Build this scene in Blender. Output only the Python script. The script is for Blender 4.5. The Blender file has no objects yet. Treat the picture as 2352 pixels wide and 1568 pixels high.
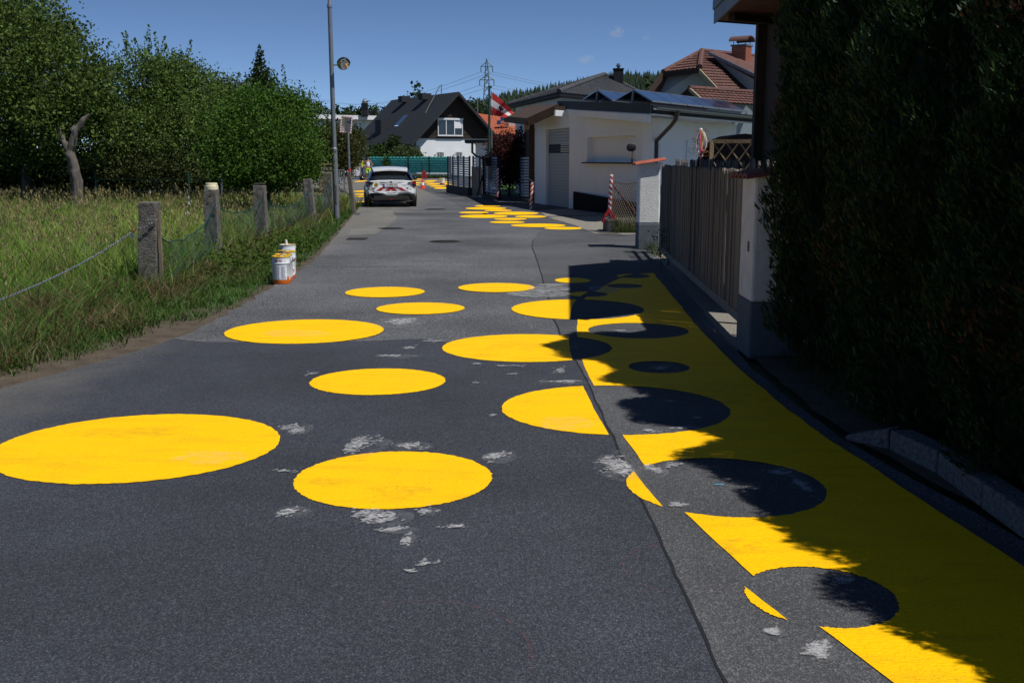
import bpy, math, random
import numpy as np
from mathutils import Vector, Matrix, noise as mnoise
from mathutils.geometry import delaunay_2d_cdt

scene = bpy.context.scene
rnd = random.Random(7)
rng = np.random.default_rng(7)

# ------------------------------------------------------------------ camera
FPX = 2400.0                     # focal length in units of a 2352 px wide picture
PITCH = math.atan(419 / FPX)
EYE = 1.7
cam_d = bpy.data.cameras.new('camera')
cam = bpy.data.objects.new('camera', cam_d)
scene.collection.objects.link(cam)
cam.location = (0, 0, EYE)
cam.rotation_euler = (math.pi / 2 - PITCH, 0, 0)
cam_d.sensor_width = 36
cam_d.lens = FPX / 2352 * 36
cam_d.clip_start = 0.05
cam_d.clip_end = 6000
scene.camera = cam

# ------------------------------------------------------------------ sky, sun, exposure
SUN_AZ = math.atan2(0.874, -0.486)      # from +Y towards +X
SUN_EL = math.radians(60)
world = bpy.data.worlds.new('World')
scene.world = world
world.use_nodes = True
wn = world.node_tree.nodes
wl = world.node_tree.links
sky = wn.new('ShaderNodeTexSky')
sky.sky_type = 'NISHITA'
sky.sun_disc = False
sky.sun_elevation = SUN_EL
sky.sun_rotation = SUN_AZ
sky.altitude = 9000         # thin, clear, polarised-looking air
sky.air_density = 1.0
sky.dust_density = 0.0
sky.ozone_density = 0.5
wn['Background'].inputs['Strength'].default_value = 0.11
hs = wn.new('ShaderNodeHueSaturation')      # the photograph's polarised, saturated blue, over the whole sky alike
hs.inputs['Saturation'].default_value = 1.1
wl.new(sky.outputs[0], hs.inputs['Color'])
wl.new(hs.outputs[0], wn['Background'].inputs['Color'])
sun_d = bpy.data.lights.new('sun', 'SUN')
sun_d.energy = 4.8
sun_d.angle = math.radians(0.53)
sun_d.color = (1.0, 0.965, 0.9)
sun = bpy.data.objects.new('sun', sun_d)
scene.collection.objects.link(sun)
S = Vector((math.sin(SUN_AZ) * math.cos(SUN_EL), math.cos(SUN_AZ) * math.cos(SUN_EL), math.sin(SUN_EL)))
sun.rotation_euler = S.to_track_quat('Z', 'Y').to_euler()
sun.location = S * 60
scene.view_settings.view_transform = 'Standard'
scene.view_settings.look = 'None'
scene.view_settings.exposure = 0.0
scene.view_settings.gamma = 1.0
scene.view_settings.use_curve_mapping = False
scene.cycles.max_bounces = 6
scene.cycles.transparent_max_bounces = 8

# ------------------------------------------------------------------ survey helpers: sight lines from the photographer's standpoint
def ray(px, py):
    x = (px - 1176) / FPX
    u = -(py - 784) / FPX
    return Vector((x, math.cos(PITCH) + u * math.sin(PITCH), -math.sin(PITCH) + u * math.cos(PITCH)))
def G(px, py, z=0.0):
    d = ray(px, py)
    t = (z - EYE) / d.z
    return Vector((d.x * t, d.y * t, z))
def At(px, py, Y):
    d = ray(px, py)
    t = Y / d.y
    return Vector((d.x * t, Y, EYE + d.z * t))
def onwall(px, py, A, B):
    d = ray(px, py)
    n = Vector((-(B[1] - A[1]), B[0] - A[0]))
    t = (n.x * A[0] + n.y * A[1]) / (n.x * d.x + n.y * d.y)
    return Vector((d.x * t, d.y * t, EYE + d.z * t))

# ------------------------------------------------------------------ materials
MATS = {}
def mat(name, col, rough=0.7, var=0.0, vscale=6.0, col2=None, bump=0.0, bscale=40.0, metallic=0.0, spec=0.4, detail=4.0, stretch=None, attr=False, transl=0.0, emit=None, coat=0.0):
    if name in MATS:
        return MATS[name]
    m = bpy.data.materials.new(name)
    m.use_nodes = True
    nt = m.node_tree
    N, L = nt.nodes, nt.links
    b = N['Principled BSDF']
    b.inputs['Roughness'].default_value = rough
    b.inputs['Metallic'].default_value = metallic
    b.inputs['Specular IOR Level'].default_value = spec
    if coat:
        b.inputs['Coat Weight'].default_value = coat
        b.inputs['Coat Roughness'].default_value = 0.08
    tc = N.new('ShaderNodeTexCoord')
    vec = tc.outputs['Object']
    if stretch:
        mp = N.new('ShaderNodeMapping')
        mp.inputs['Scale'].default_value = stretch
        L.new(vec, mp.inputs['Vector'])
        vec = mp.outputs['Vector']
    out_col = None
    if attr:
        at = N.new('ShaderNodeVertexColor')
        at.layer_name = 'Col'
        out_col = at.outputs['Color']
    if var or col2:
        nz = N.new('ShaderNodeTexNoise')
        nz.inputs['Scale'].default_value = vscale
        nz.inputs['Detail'].default_value = detail
        nz.inputs['Roughness'].default_value = 0.65
        L.new(vec, nz.inputs['Vector'])
        rp = N.new('ShaderNodeValToRGB')
        rp.color_ramp.elements[0].position = 0.3
        rp.color_ramp.elements[1].position = 0.7
        c2 = col2 if col2 else tuple(min(1, c * (1 + var)) for c in col)
        c1 = col if col2 else tuple(c * (1 - var) for c in col)
        rp.color_ramp.elements[0].color = (*c1, 1)
        rp.color_ramp.elements[1].color = (*c2, 1)
        L.new(nz.outputs['Fac'], rp.inputs['Fac'])
        if out_col is None:
            out_col = rp.outputs['Color']
    if out_col is None:
        b.inputs['Base Color'].default_value = (*col, 1)
    else:
        L.new(out_col, b.inputs['Base Color'])
    if bump:
        nb = N.new('ShaderNodeTexNoise')
        nb.inputs['Scale'].default_value = bscale
        nb.inputs['Detail'].default_value = 3
        L.new(vec, nb.inputs['Vector'])
        bp = N.new('ShaderNodeBump')
        bp.inputs['Strength'].default_value = min(1.0, bump)
        bp.inputs['Distance'].default_value = 0.02
        L.new(nb.outputs['Fac'], bp.inputs['Height'])
        L.new(bp.outputs['Normal'], b.inputs['Normal'])
    if transl:
        t = N.new('ShaderNodeBsdfTranslucent')
        if out_col is None:
            t.inputs['Color'].default_value = (*col, 1)
        else:
            L.new(out_col, t.inputs['Color'])
        mx = N.new('ShaderNodeMixShader')
        mx.inputs['Fac'].default_value = transl
        L.new(b.outputs[0], mx.inputs[1])
        L.new(t.outputs[0], mx.inputs[2])
        L.new(mx.outputs[0], N['Material Output'].inputs['Surface'])
    MATS[name] = m
    return m

def asphalt(name, dark, light, stone, sscale, dust=None):
    """aggregate asphalt: fine stones in bitumen with soft stains; dust = (axis value, colour) of a dirty margin"""
    m = bpy.data.materials.new(name)
    m.use_nodes = True
    N, L = m.node_tree.nodes, m.node_tree.links
    b = N['Principled BSDF']
    b.inputs['Roughness'].default_value = 0.85
    b.inputs['Specular IOR Level'].default_value = 0.35
    tc = N.new('ShaderNodeTexCoord')
    v = N.new('ShaderNodeTexVoronoi')
    v.inputs['Scale'].default_value = sscale
    L.new(tc.outputs['Object'], v.inputs['Vector'])
    bw = N.new('ShaderNodeRGBToBW')
    L.new(v.outputs['Color'], bw.inputs[0])
    r = N.new('ShaderNodeValToRGB')
    e = r.color_ramp.elements
    e[0].position, e[0].color = 0.3, (*dark, 1)
    e[1].position, e[1].color = 0.56, (*light, 1)
    k = e.new(0.74)
    k.color = (*stone, 1)
    nf = N.new('ShaderNodeTexNoise')
    nf.inputs['Scale'].default_value = sscale * 0.55
    nf.inputs['Detail'].default_value = 3
    L.new(tc.outputs['Object'], nf.inputs['Vector'])
    mf = N.new('ShaderNodeMix')
    mf.inputs['Factor'].default_value = 0.5
    L.new(bw.outputs[0], mf.inputs[2])
    L.new(nf.outputs['Fac'], mf.inputs[3])
    L.new(mf.outputs[0], r.inputs['Fac'])
    n = N.new('ShaderNodeTexNoise')
    n.inputs['Scale'].default_value = 0.4
    n.inputs['Detail'].default_value = 7
    n.inputs['Roughness'].default_value = 0.6
    L.new(tc.outputs['Object'], n.inputs['Vector'])
    mr = N.new('ShaderNodeMapRange')
    mr.inputs['From Min'].default_value = 0.3
    mr.inputs['From Max'].default_value = 0.7
    mr.inputs['To Min'].default_value = 0.62
    mr.inputs['To Max'].default_value = 1.36
    L.new(n.outputs['Fac'], mr.inputs['Value'])
    mx = N.new('ShaderNodeMix')
    mx.data_type = 'RGBA'
    mx.blend_type = 'MULTIPLY'
    mx.inputs['Factor'].default_value = 1
    L.new(r.outputs['Color'], mx.inputs[6])
    L.new(mr.outputs[0], mx.inputs[7])
    col = mx.outputs[2]
    if dust:
        sx = N.new('ShaderNodeSeparateXYZ')
        L.new(tc.outputs['Object'], sx.inputs[0])
        n2 = N.new('ShaderNodeTexNoise')
        n2.inputs['Scale'].default_value = 2.2
        n2.inputs['Detail'].default_value = 7
        n2.inputs['Roughness'].default_value = 0.7
        L.new(tc.outputs['Object'], n2.inputs['Vector'])
        ad = N.new('ShaderNodeMath')
        ad.operation = 'MULTIPLY_ADD'
        L.new(n2.outputs['Fac'], ad.inputs[0])
        ad.inputs[1].default_value = 1.3
        L.new(sx.outputs['X'], ad.inputs[2])
        m2 = N.new('ShaderNodeMapRange')
        m2.inputs['From Min'].default_value = dust[0] + 0.65
        m2.inputs['From Max'].default_value = dust[0] - 0.45
        m2.inputs['To Max'].default_value = 0.85
        L.new(ad.outputs[0], m2.inputs['Value'])
        md = N.new('ShaderNodeMix')
        md.data_type = 'RGBA'
        L.new(m2.outputs[0], md.inputs['Factor'])
        L.new(col, md.inputs[6])
        md.inputs[7].default_value = (*dust[1], 1)
        col = md.outputs[2]
    L.new(col, b.inputs['Base Color'])
    bp = N.new('ShaderNodeBump')
    bp.inputs['Strength'].default_value = 0.7
    bp.inputs['Distance'].default_value = 0.006
    L.new(v.outputs['Distance'], bp.inputs['Height'])
    L.new(bp.outputs['Normal'], b.inputs['Normal'])
    MATS[name] = m
    return m

def paint_yellow(name, base, thin):
    m = bpy.data.materials.new(name)
    m.use_nodes = True
    N, L = m.node_tree.nodes, m.node_tree.links
    b = N['Principled BSDF']
    b.inputs['Roughness'].default_value = 0.6
    b.inputs['Specular IOR Level'].default_value = 0.08
    tc = N.new('ShaderNodeTexCoord')
    mp = N.new('ShaderNodeMapping')
    mp.inputs['Scale'].default_value = (1.2, 5.0, 1)
    mp.inputs['Rotation'].default_value = (0, 0, 0.2)
    L.new(tc.outputs['Object'], mp.inputs['Vector'])
    n = N.new('ShaderNodeTexNoise')
    n.inputs['Scale'].default_value = 1.6
    n.inputs['Detail'].default_value = 6
    n.inputs['Roughness'].default_value = 0.62
    L.new(mp.outputs[0], n.inputs['Vector'])
    r = N.new('ShaderNodeValToRGB')
    e = r.color_ramp.elements
    e[0].position, e[0].color = 0.28, (*thin, 1)
    e[1].position, e[1].color = 0.52, (*base, 1)
    L.new(n.outputs['Fac'], r.inputs['Fac'])
    # pinholes where the asphalt texture shows through
    v = N.new('ShaderNodeTexVoronoi')
    v.inputs['Scale'].default_value = 170
    L.new(tc.outputs['Object'], v.inputs['Vector'])
    bw = N.new('ShaderNodeRGBToBW')
    L.new(v.outputs['Color'], bw.inputs[0])
    n3 = N.new('ShaderNodeTexNoise')
    n3.inputs['Scale'].default_value = 2.5
    L.new(tc.outputs['Object'], n3.inputs['Vector'])
    ad = N.new('ShaderNodeMath')
    ad.operation = 'MULTIPLY_ADD'
    L.new(n3.outputs['Fac'], ad.inputs[0])
    ad.inputs[1].default_value = 0.5
    L.new(bw.outputs[0], ad.inputs[2])
    gt = N.new('ShaderNodeMapRange')
    gt.inputs['From Min'].default_value = 1.06
    gt.inputs['From Max'].default_value = 1.2
    gt.inputs['To Max'].default_value = 0.45
    L.new(ad.outputs[0], gt.inputs['Value'])
    mx = N.new('ShaderNodeMix')
    mx.data_type = 'RGBA'
    L.new(gt.outputs[0], mx.inputs['Factor'])
    L.new(r.outputs['Color'], mx.inputs[6])
    mx.inputs[7].default_value = (0.16, 0.11, 0.02, 1)
    L.new(mx.outputs[2], b.inputs['Base Color'])
    # roller ridges
    mp2 = N.new('ShaderNodeMapping')
    mp2.inputs['Scale'].default_value = (9, 26, 1)
    mp2.inputs['Rotation'].default_value = (0, 0, 0.35)
    L.new(tc.outputs['Object'], mp2.inputs['Vector'])
    nb = N.new('ShaderNodeTexNoise')
    nb.inputs['Scale'].default_value = 3
    nb.inputs['Detail'].default_value = 5
    nb.inputs['Distortion'].default_value = 1.2
    L.new(mp2.outputs[0], nb.inputs['Vector'])
    bp = N.new('ShaderNodeBump')
    bp.inputs['Strength'].default_value = 0.7
    bp.inputs['Distance'].default_value = 0.012
    L.new(nb.outputs['Fac'], bp.inputs['Height'])
    L.new(bp.outputs['Normal'], b.inputs['Normal'])
    MATS[name] = m
    return m

def worn(name, col, scale=14.0, lo=0.45, hi=0.62, amount=0.9, stretch=(1, 1, 1)):
    """thin patchy film (chalk, dusty paint): noise decides where it still sticks"""
    m = bpy.data.materials.new(name)
    m.use_nodes = True
    N, L = m.node_tree.nodes, m.node_tree.links
    b = N['Principled BSDF']
    b.inputs['Base Color'].default_value = (*col, 1)
    b.inputs['Roughness'].default_value = 0.9
    tc = N.new('ShaderNodeTexCoord')
    mp = N.new('ShaderNodeMapping')
    mp.inputs['Scale'].default_value = stretch
    L.new(tc.outputs['Object'], mp.inputs['Vector'])
    n = N.new('ShaderNodeTexNoise')
    n.inputs['Scale'].default_value = scale
    n.inputs['Detail'].default_value = 8
    n.inputs['Roughness'].default_value = 0.75
    L.new(mp.outputs[0], n.inputs['Vector'])
    r = N.new('ShaderNodeMapRange')
    r.inputs['From Min'].default_value = lo
    r.inputs['From Max'].default_value = hi
    r.inputs['To Max'].default_value = amount
    L.new(n.outputs['Fac'], r.inputs['Value'])
    t = N.new('ShaderNodeBsdfTransparent')
    mx = N.new('ShaderNodeMixShader')
    L.new(r.outputs[0], mx.inputs['Fac'])
    L.new(t.outputs[0], mx.inputs[1])
    L.new(b.outputs[0], mx.inputs[2])
    L.new(mx.outputs[0], N['Material Output'].inputs['Surface'])
    MATS[name] = m
    return m

def striped(name, ca, cb, period, axis='Z', slant=0.0):
    """diagonal warning stripes of a plastic sleeve or sheet"""
    m = bpy.data.materials.new(name)
    m.use_nodes = True
    N, L = m.node_tree.nodes, m.node_tree.links
    b = N['Principled BSDF']
    b.inputs['Roughness'].default_value = 0.5
    tc = N.new('ShaderNodeTexCoord')
    sx = N.new('ShaderNodeSeparateXYZ')
    L.new(tc.outputs['Object'], sx.inputs[0])
    a = N.new('ShaderNodeMath')
    a.operation = 'MULTIPLY_ADD'
    L.new(sx.outputs['X'], a.inputs[0])
    a.inputs[1].default_value = slant
    L.new(sx.outputs[axis], a.inputs[2])
    d = N.new('ShaderNodeMath')
    d.operation = 'DIVIDE'
    L.new(a.outputs[0], d.inputs[0])
    d.inputs[1].default_value = period
    fr = N.new('ShaderNodeMath')
    fr.operation = 'FRACT'
    L.new(d.outputs[0], fr.inputs[0])
    g = N.new('ShaderNodeMath')
    g.operation = 'GREATER_THAN'
    L.new(fr.outputs[0], g.inputs[0])
    g.inputs[1].default_value = 0.5
    mx = N.new('ShaderNodeMix')
    mx.data_type = 'RGBA'
    L.new(g.outputs[0], mx.inputs['Factor'])
    mx.inputs[6].default_value = (*ca, 1)
    mx.inputs[7].default_value = (*cb, 1)
    L.new(mx.outputs[2], b.inputs['Base Color'])
    MATS[name] = m
    return m

# ------------------------------------------------------------------ objects and meshes
COL = scene.collection
ROOTM = {}
def tag(o, label=None, cat=None, group=None, kind=None):
    if label: o['label'] = label
    if cat: o['category'] = cat
    if group: o['group'] = group
    if kind: o['kind'] = kind
    return o
def thing(name, label, cat, loc=(0, 0, 0), rz=0.0, group=None, kind=None):
    o = bpy.data.objects.new(name, None)
    COL.objects.link(o)
    o.empty_display_size = 0.2
    o.location = loc
    o.rotation_euler = (0, 0, rz)
    ROOTM[o.name] = Matrix.Translation(Vector(loc)) @ Matrix.Rotation(rz, 4, 'Z')
    return tag(o, label, cat, group, kind)
def topof(o):
    while o.parent:
        o = o.parent
    return o
def link(name, me, m, parent=None):
    o = bpy.data.objects.new(name, me)
    COL.objects.link(o)
    if m is not None and not me.materials:
        me.materials.append(m)
    if parent:
        o.parent = parent
    return o
def copy_tree(o, parent=None):
    c = o.copy()
    COL.objects.link(c)
    c.parent = parent
    for ch in o.children:
        copy_tree(ch, c)
    return c

class MB:
    def __init__(s):
        s.v, s.f = [], []
    def add(s, vs, fs):
        k = len(s.v)
        s.v += [tuple(v) for v in vs]
        s.f += [tuple(i + k for i in f) for f in fs]
        return s
    def box(s, c, d, rz=0.0, M=None):
        hx, hy, hz = d[0] / 2, d[1] / 2, d[2] / 2
        vs = [Vector((x, y, z)) for x in (-hx, hx) for y in (-hy, hy) for z in (-hz, hz)]
        R = M if M is not None else Matrix.Rotation(rz, 3, 'Z')
        c = Vector(c)
        vs = [R @ v + c for v in vs]
        return s.add(vs, [(0, 1, 3, 2), (4, 6, 7, 5), (0, 4, 5, 1), (2, 3, 7, 6), (0, 2, 6, 4), (1, 5, 7, 3)])
    def bar(s, a, b, w, h, up=(0, 0, 1)):
        """rectangular bar from a to b, w sideways and h along up"""
        a, b = Vector(a), Vector(b)
        d = (b - a).normalized()
        side = d.cross(Vector(up))
        if side.length < 1e-4:
            side = d.cross(Vector((0, 1, 0)))
        side.normalize()
        u = side.cross(d).normalized()
        vs = []
        for p in (a, b):
            for i, j in ((-1, -1), (1, -1), (1, 1), (-1, 1)):
                vs.append(p + side * (i * w / 2) + u * (j * h / 2))
        return s.add(vs, [(3, 2, 1, 0), (4, 5, 6, 7), (0, 1, 5, 4), (1, 2, 6, 5), (2, 3, 7, 6), (3, 0, 4, 7)])
    def ext(s, poly, vec):
        """planar polygon (3D points) extruded by a vector"""
        n = len(poly)
        vec = Vector(vec)
        P = [Vector(p) for p in poly]
        nrm = Vector((0, 0, 0))
        for i in range(n):
            nrm += (P[i] - P[0]).cross(P[(i + 1) % n] - P[0])
        if nrm.dot(vec) > 0:
            P.reverse()
        vs = P + [p + vec for p in P]
        fs = [tuple(range(n)), tuple(range(2 * n - 1, n - 1, -1))]
        fs += [(i, i + n, (i + 1) % n + n, (i + 1) % n) for i in range(n)]
        return s.add(vs, fs)
    def prism(s, poly, z0, z1):
        return s.ext([(p[0], p[1], z0) for p in poly], (0, 0, z1 - z0))
    def quad(s, *p):
        return s.add(p, [tuple(range(len(p)))])
    def tube(s, pts, r, n=8, caps=True):
        pts = [Vector(p) for p in pts]
        rs = r if isinstance(r, (list, tuple)) else [r] * len(pts)
        rings = []
        ref = None
        for i, p in enumerate(pts):
            d = (pts[min(i + 1, len(pts) - 1)] - pts[max(i - 1, 0)]).normalized()
            if ref is None:
                ref = Vector((0, 0, 1)) if abs(d.z) < 0.9 else Vector((1, 0, 0))
            a = d.cross(ref)
            if a.length < 1e-5:
                a = d.cross(Vector((0, 1, 0)))
            a.normalize()
            b = a.cross(d).normalized()
            ref = b
            rings.append([p + (a * math.cos(t) + b * math.sin(t)) * rs[i] for t in [2 * math.pi * j / n for j in range(n)]])
        return s.loft(rings, caps)
    def loft(s, rings, caps=True):
        n = len(rings[0])
        vs = [p for r in rings for p in r]
        fs = []
        for i in range(len(rings) - 1):
            for j in range(n):
                k = (j + 1) % n
                fs.append((i * n + j, i * n + k, (i + 1) * n + k, (i + 1) * n + j))
        if caps:
            fs.append(tuple(range(n - 1, -1, -1)))
            fs.append(tuple(range((len(rings) - 1) * n, len(rings) * n)))
        return s.add(vs, fs)
    def lathe(s, prof, c=(0, 0, 0), n=20, axis='z', caps=True):
        rings = []
        for r, z in prof:
            ring = []
            for j in range(n):
                t = 2 * math.pi * j / n
                a, b = r * math.cos(t), r * math.sin(t)
                p = (a, b, z) if axis == 'z' else ((a, z, -b) if axis == 'y' else (z, a, b))
                ring.append((p[0] + c[0], p[1] + c[1], p[2] + c[2]))
            rings.append(ring)
        return s.loft(rings, caps)
    def ball(s, c, r, n=10, m=7):
        rr = r if isinstance(r, (list, tuple)) else (r, r, r)
        rings = []
        for i in range(1, m):
            a = math.pi * i / m
            rings.append([(c[0] + rr[0] * math.sin(a) * math.cos(2 * math.pi * j / n), c[1] + rr[1] * math.sin(a) * math.sin(2 * math.pi * j / n), c[2] - rr[2] * math.cos(a)) for j in range(n)])
        return s.loft(rings)
    def mesh(s, name, smooth=False, root=None):
        vs = s.v
        if root is not None:
            inv = ROOTM[root.name].inverted()
            vs = [tuple(inv @ Vector(v)) for v in vs]
        me = bpy.data.meshes.new(name)
        me.from_pydata(vs, [], s.f)
        if smooth:
            me.polygons.foreach_set('use_smooth', [True] * len(me.polygons))
        me.update()
        return me
    def build(s, name, m, parent=None, smooth=False, bevel=0.0, label=None):
        root = topof(parent) if parent else None
        if root is not None and root.name not in ROOTM:
            root = None
        me = s.mesh(name, smooth, root)
        o = link(name, me, m, parent)
        if bevel:
            bv = o.modifiers.new('bevel', 'BEVEL')
            bv.width = bevel
            bv.segments = 2
            bv.limit_method = 'ANGLE'
        if smooth:
            try:
                me.set_sharp_from_angle(angle=math.radians(42))
            except Exception:
                pass
        if label:
            o['label'] = label
        return o

def text(name, body, size, m, parent, loc, rot, align='CENTER', sx=1.0, depth=0.0015):
    cu = bpy.data.curves.new(name, 'FONT')
    cu.body = body
    cu.size = size
    cu.align_x = align
    cu.align_y = 'CENTER'
    cu.extrude = depth
    cu.resolution_u = 3
    t = bpy.data.objects.new(name + '_curve', cu)
    COL.objects.link(t)
    dg = bpy.context.evaluated_depsgraph_get()
    me = bpy.data.meshes.new_from_object(t.evaluated_get(dg))
    bpy.data.objects.remove(t)
    bpy.data.curves.remove(cu)
    me.materials.clear()
    o = link(name, me, m, parent)
    o.location = loc
    o.rotation_euler = rot
    o.scale = (sx, 1, 1)
    return o

def np_mesh(name, verts, faces, cols=None, k=4):
    """big mesh from numpy arrays; faces (N,k)"""
    me = bpy.data.meshes.new(name)
    nv, nf = len(verts), len(faces)
    me.vertices.add(nv)
    me.vertices.foreach_set('co', np.ascontiguousarray(verts, dtype=np.float32).ravel())
    me.loops.add(nf * k)
    me.loops.foreach_set('vertex_index', np.ascontiguousarray(faces, dtype=np.int32).ravel())
    me.polygons.add(nf)
    me.polygons.foreach_set('loop_start', np.arange(0, nf * k, k, dtype=np.int32))
    me.update(calc_edges=True)
    if cols is not None:
        a = me.attributes.new('Col', 'FLOAT_COLOR', 'POINT')
        c = np.ones((nv, 4), dtype=np.float32)
        c[:, :3] = cols
        a.data.foreach_set('color', c.ravel())
    return me

def sheet(name, poly, z, m, kind='structure', parent=None):
    """flat ground sheet, triangulated from its outline"""
    r = delaunay_2d_cdt([Vector((p[0], p[1])) for p in poly], [], [list(range(len(poly)))], 1, 1e-5)
    me = bpy.data.meshes.new(name)
    me.from_pydata([(v.x, v.y, z) for v in r[0]], [], r[2])
    me.update()
    o = link(name, me, m, parent)
    if kind and not parent:
        o['kind'] = kind
    if me.polygons and me.polygons[0].normal.z < 0:
        me.flip_normals()
    return o
# ================================================================== GROUND AND ROAD
M_soil = mat('soil', (0.045, 0.034, 0.024), 0.95, col2=(0.11, 0.085, 0.06), vscale=5, detail=9, bump=0.8, bscale=55)
M_meadow = mat('meadow_soil', (0.04, 0.05, 0.015), 0.95, col2=(0.09, 0.085, 0.035), vscale=1.2, detail=8, bump=0.8, bscale=20)
M_road = asphalt('asphalt_old', (0.034, 0.036, 0.043), (0.085, 0.089, 0.1), (0.25, 0.252, 0.255), 110, dust=(-3.1, (0.15, 0.14, 0.125)))
M_new = asphalt('asphalt_new', (0.0165, 0.0195, 0.028), (0.038, 0.042, 0.055), (0.082, 0.09, 0.108), 165, dust=(-3.0, (0.12, 0.113, 0.104)))
M_strip = asphalt('asphalt_strip', (0.041, 0.043, 0.049), (0.072, 0.074, 0.082), (0.15, 0.151, 0.155), 150)
M_pale = asphalt('asphalt_pale', (0.1, 0.097, 0.09), (0.14, 0.135, 0.126), (0.19, 0.185, 0.17), 100)
M_band = asphalt('asphalt_trench', (0.035, 0.036, 0.04), (0.06, 0.06, 0.064), (0.1, 0.1, 0.1), 110)
M_gravel = mat('gravel', (0.12, 0.105, 0.085), 0.95, col2=(0.32, 0.3, 0.26), vscale=60, detail=6, bump=1.0, bscale=70)
M_apron = asphalt('concrete_apron', (0.13, 0.125, 0.115), (0.19, 0.185, 0.17), (0.24, 0.235, 0.22), 60)
M_tar = mat('tar', (0.014, 0.014, 0.016), 0.6)

EDGE = [(-5.2, -6), (-4.6, 4), (-3.95, 7.2), (-3.62, 8.2), (-3.4, 8.9), (-3.2, 10.1), (-3.18, 12), (-3.23, 14), (-3.35, 17.6), (-3.8, 22), (-4.3, 26.8), (-4.85, 32), (-5.3, 36.3), (-6.9, 46), (-8.8, 56), (-13, 66), (-30, 74)]
def edge_x(y):
    for (x0, y0), (x1, y1) in zip(EDGE, EDGE[1:]):
        if y0 <= y <= y1:
            return x0 + (x1 - x0) * (y - y0) / (y1 - y0)
    return EDGE[-1][0]
def wob(pts, amp, step=0.25, seed=0.0):
    """resample an open outline and roughen it"""
    out = []
    for (x0, y0), (x1, y1) in zip(pts, pts[1:]):
        L = math.hypot(x1 - x0, y1 - y0)
        k = max(1, int(L / step))
        for i in range(k):
            t = i / k
            x, y = x0 + (x1 - x0) * t, y0 + (y1 - y0) * t
            n = mnoise.noise(Vector((x * 3.1 + seed, y * 3.1, seed)))
            n2 = mnoise.noise(Vector((x * 17 + seed, y * 17, seed)))
            nx, ny = -(y1 - y0) / max(L, 1e-6), (x1 - x0) / max(L, 1e-6)
            out.append((x + nx * amp * (n + 0.5 * n2), y + ny * amp * (n + 0.5 * n2)))
    out.append(pts[-1])
    return out

# terrain: a single sheet out to the horizon
gx = [-3000, -900, -300, -120, -60, -30, -15, 0, 15, 40, 120, 300, 900, 3000]
gy = [-800, -200, -40, -6, 20, 45, 80, 110, 160, 260, 420, 800, 3500]
tb = MB()
vs = [(x, y, -0.05) for y in gy for x in gx]
fs = [(j * len(gx) + i, j * len(gx) + i + 1, (j + 1) * len(gx) + i + 1, (j + 1) * len(gx) + i) for j in range(len(gy) - 1) for i in range(len(gx) - 1)]
tb.add(vs, fs)
tag(tb.build('ground', M_meadow), kind='structure')

RIGHT = [(3.4, -6), (2.9, 2.5), (2.36, 4.2), (2.24, 5.0), (2.13, 5.6), (2.04, 6.3), (2.0, 7.1), (1.98, 8.4), (2.02, 9.2), (2.08, 10.6), (2.2, 12.3), (2.4, 15.7), (2.6, 19), (3.6, 21.5), (7, 24), (7, 50), (6, 62), (4, 84), (-2, 96), (-45, 98), (-45, 76)]
sheet('road', wob(EDGE, 0.07) + list(reversed(RIGHT))[:7] + list(reversed(wob(RIGHT[:14], 0.02, seed=4))), 0.0, M_road)

SEAM = [(0.75, -6), (0.71, 2.5), (0.70, 3.2), (0.68, 4.11), (0.65, 5.27), (0.62, 6.48), (0.57, 8.37), (0.49, 9.4), (0.46, 11), (0.45, 12.64), (0.44, 15), (0.43, 17.6), (0.39, 20.4), (0.45, 22.3), (0.69, 25.6), (0.2, 28.0), (-0.6, 31.3), (-1.6, 36), (-2.6, 44), (-4.4, 55), (-6, 66)]
seam_w = wob(SEAM, 0.012, 0.12, 2.0)
right_in = [(6.9, 50), (6.9, 24.2), (3.5, 21.7), (2.5, 19), (2.3, 15.7), (2.1, 12.3), (1.98, 10.6), (1.92, 9.2), (1.88, 8.4), (1.9, 7.1), (1.94, 6.3), (2.03, 5.6), (2.14, 5.0), (2.26, 4.2), (2.8, 2.5), (3.3, -6)]
sheet('asphalt_strip', seam_w + [(5.5, 62)] + right_in, 0.004, M_strip)
new_top = wob([(0.49, 9.38), (0.2, 9.42), (-0.3, 9.5), (-0.9, 9.85), (-1.4, 9.72), (-2.2, 9.62), (-2.9, 9.68), (-3.25, 9.85)], 0.03, 0.08, 9.0)
new_l = [(-3.36, 9.2), (-3.6, 8.4), (-3.92, 7.4), (-4.5, 4.2), (-5.0, -6)]
sheet('asphalt_patch', wob(SEAM[:8], 0.012, 0.12, 2.0)[:-1] + new_top + new_l, 0.004, M_new)
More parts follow.
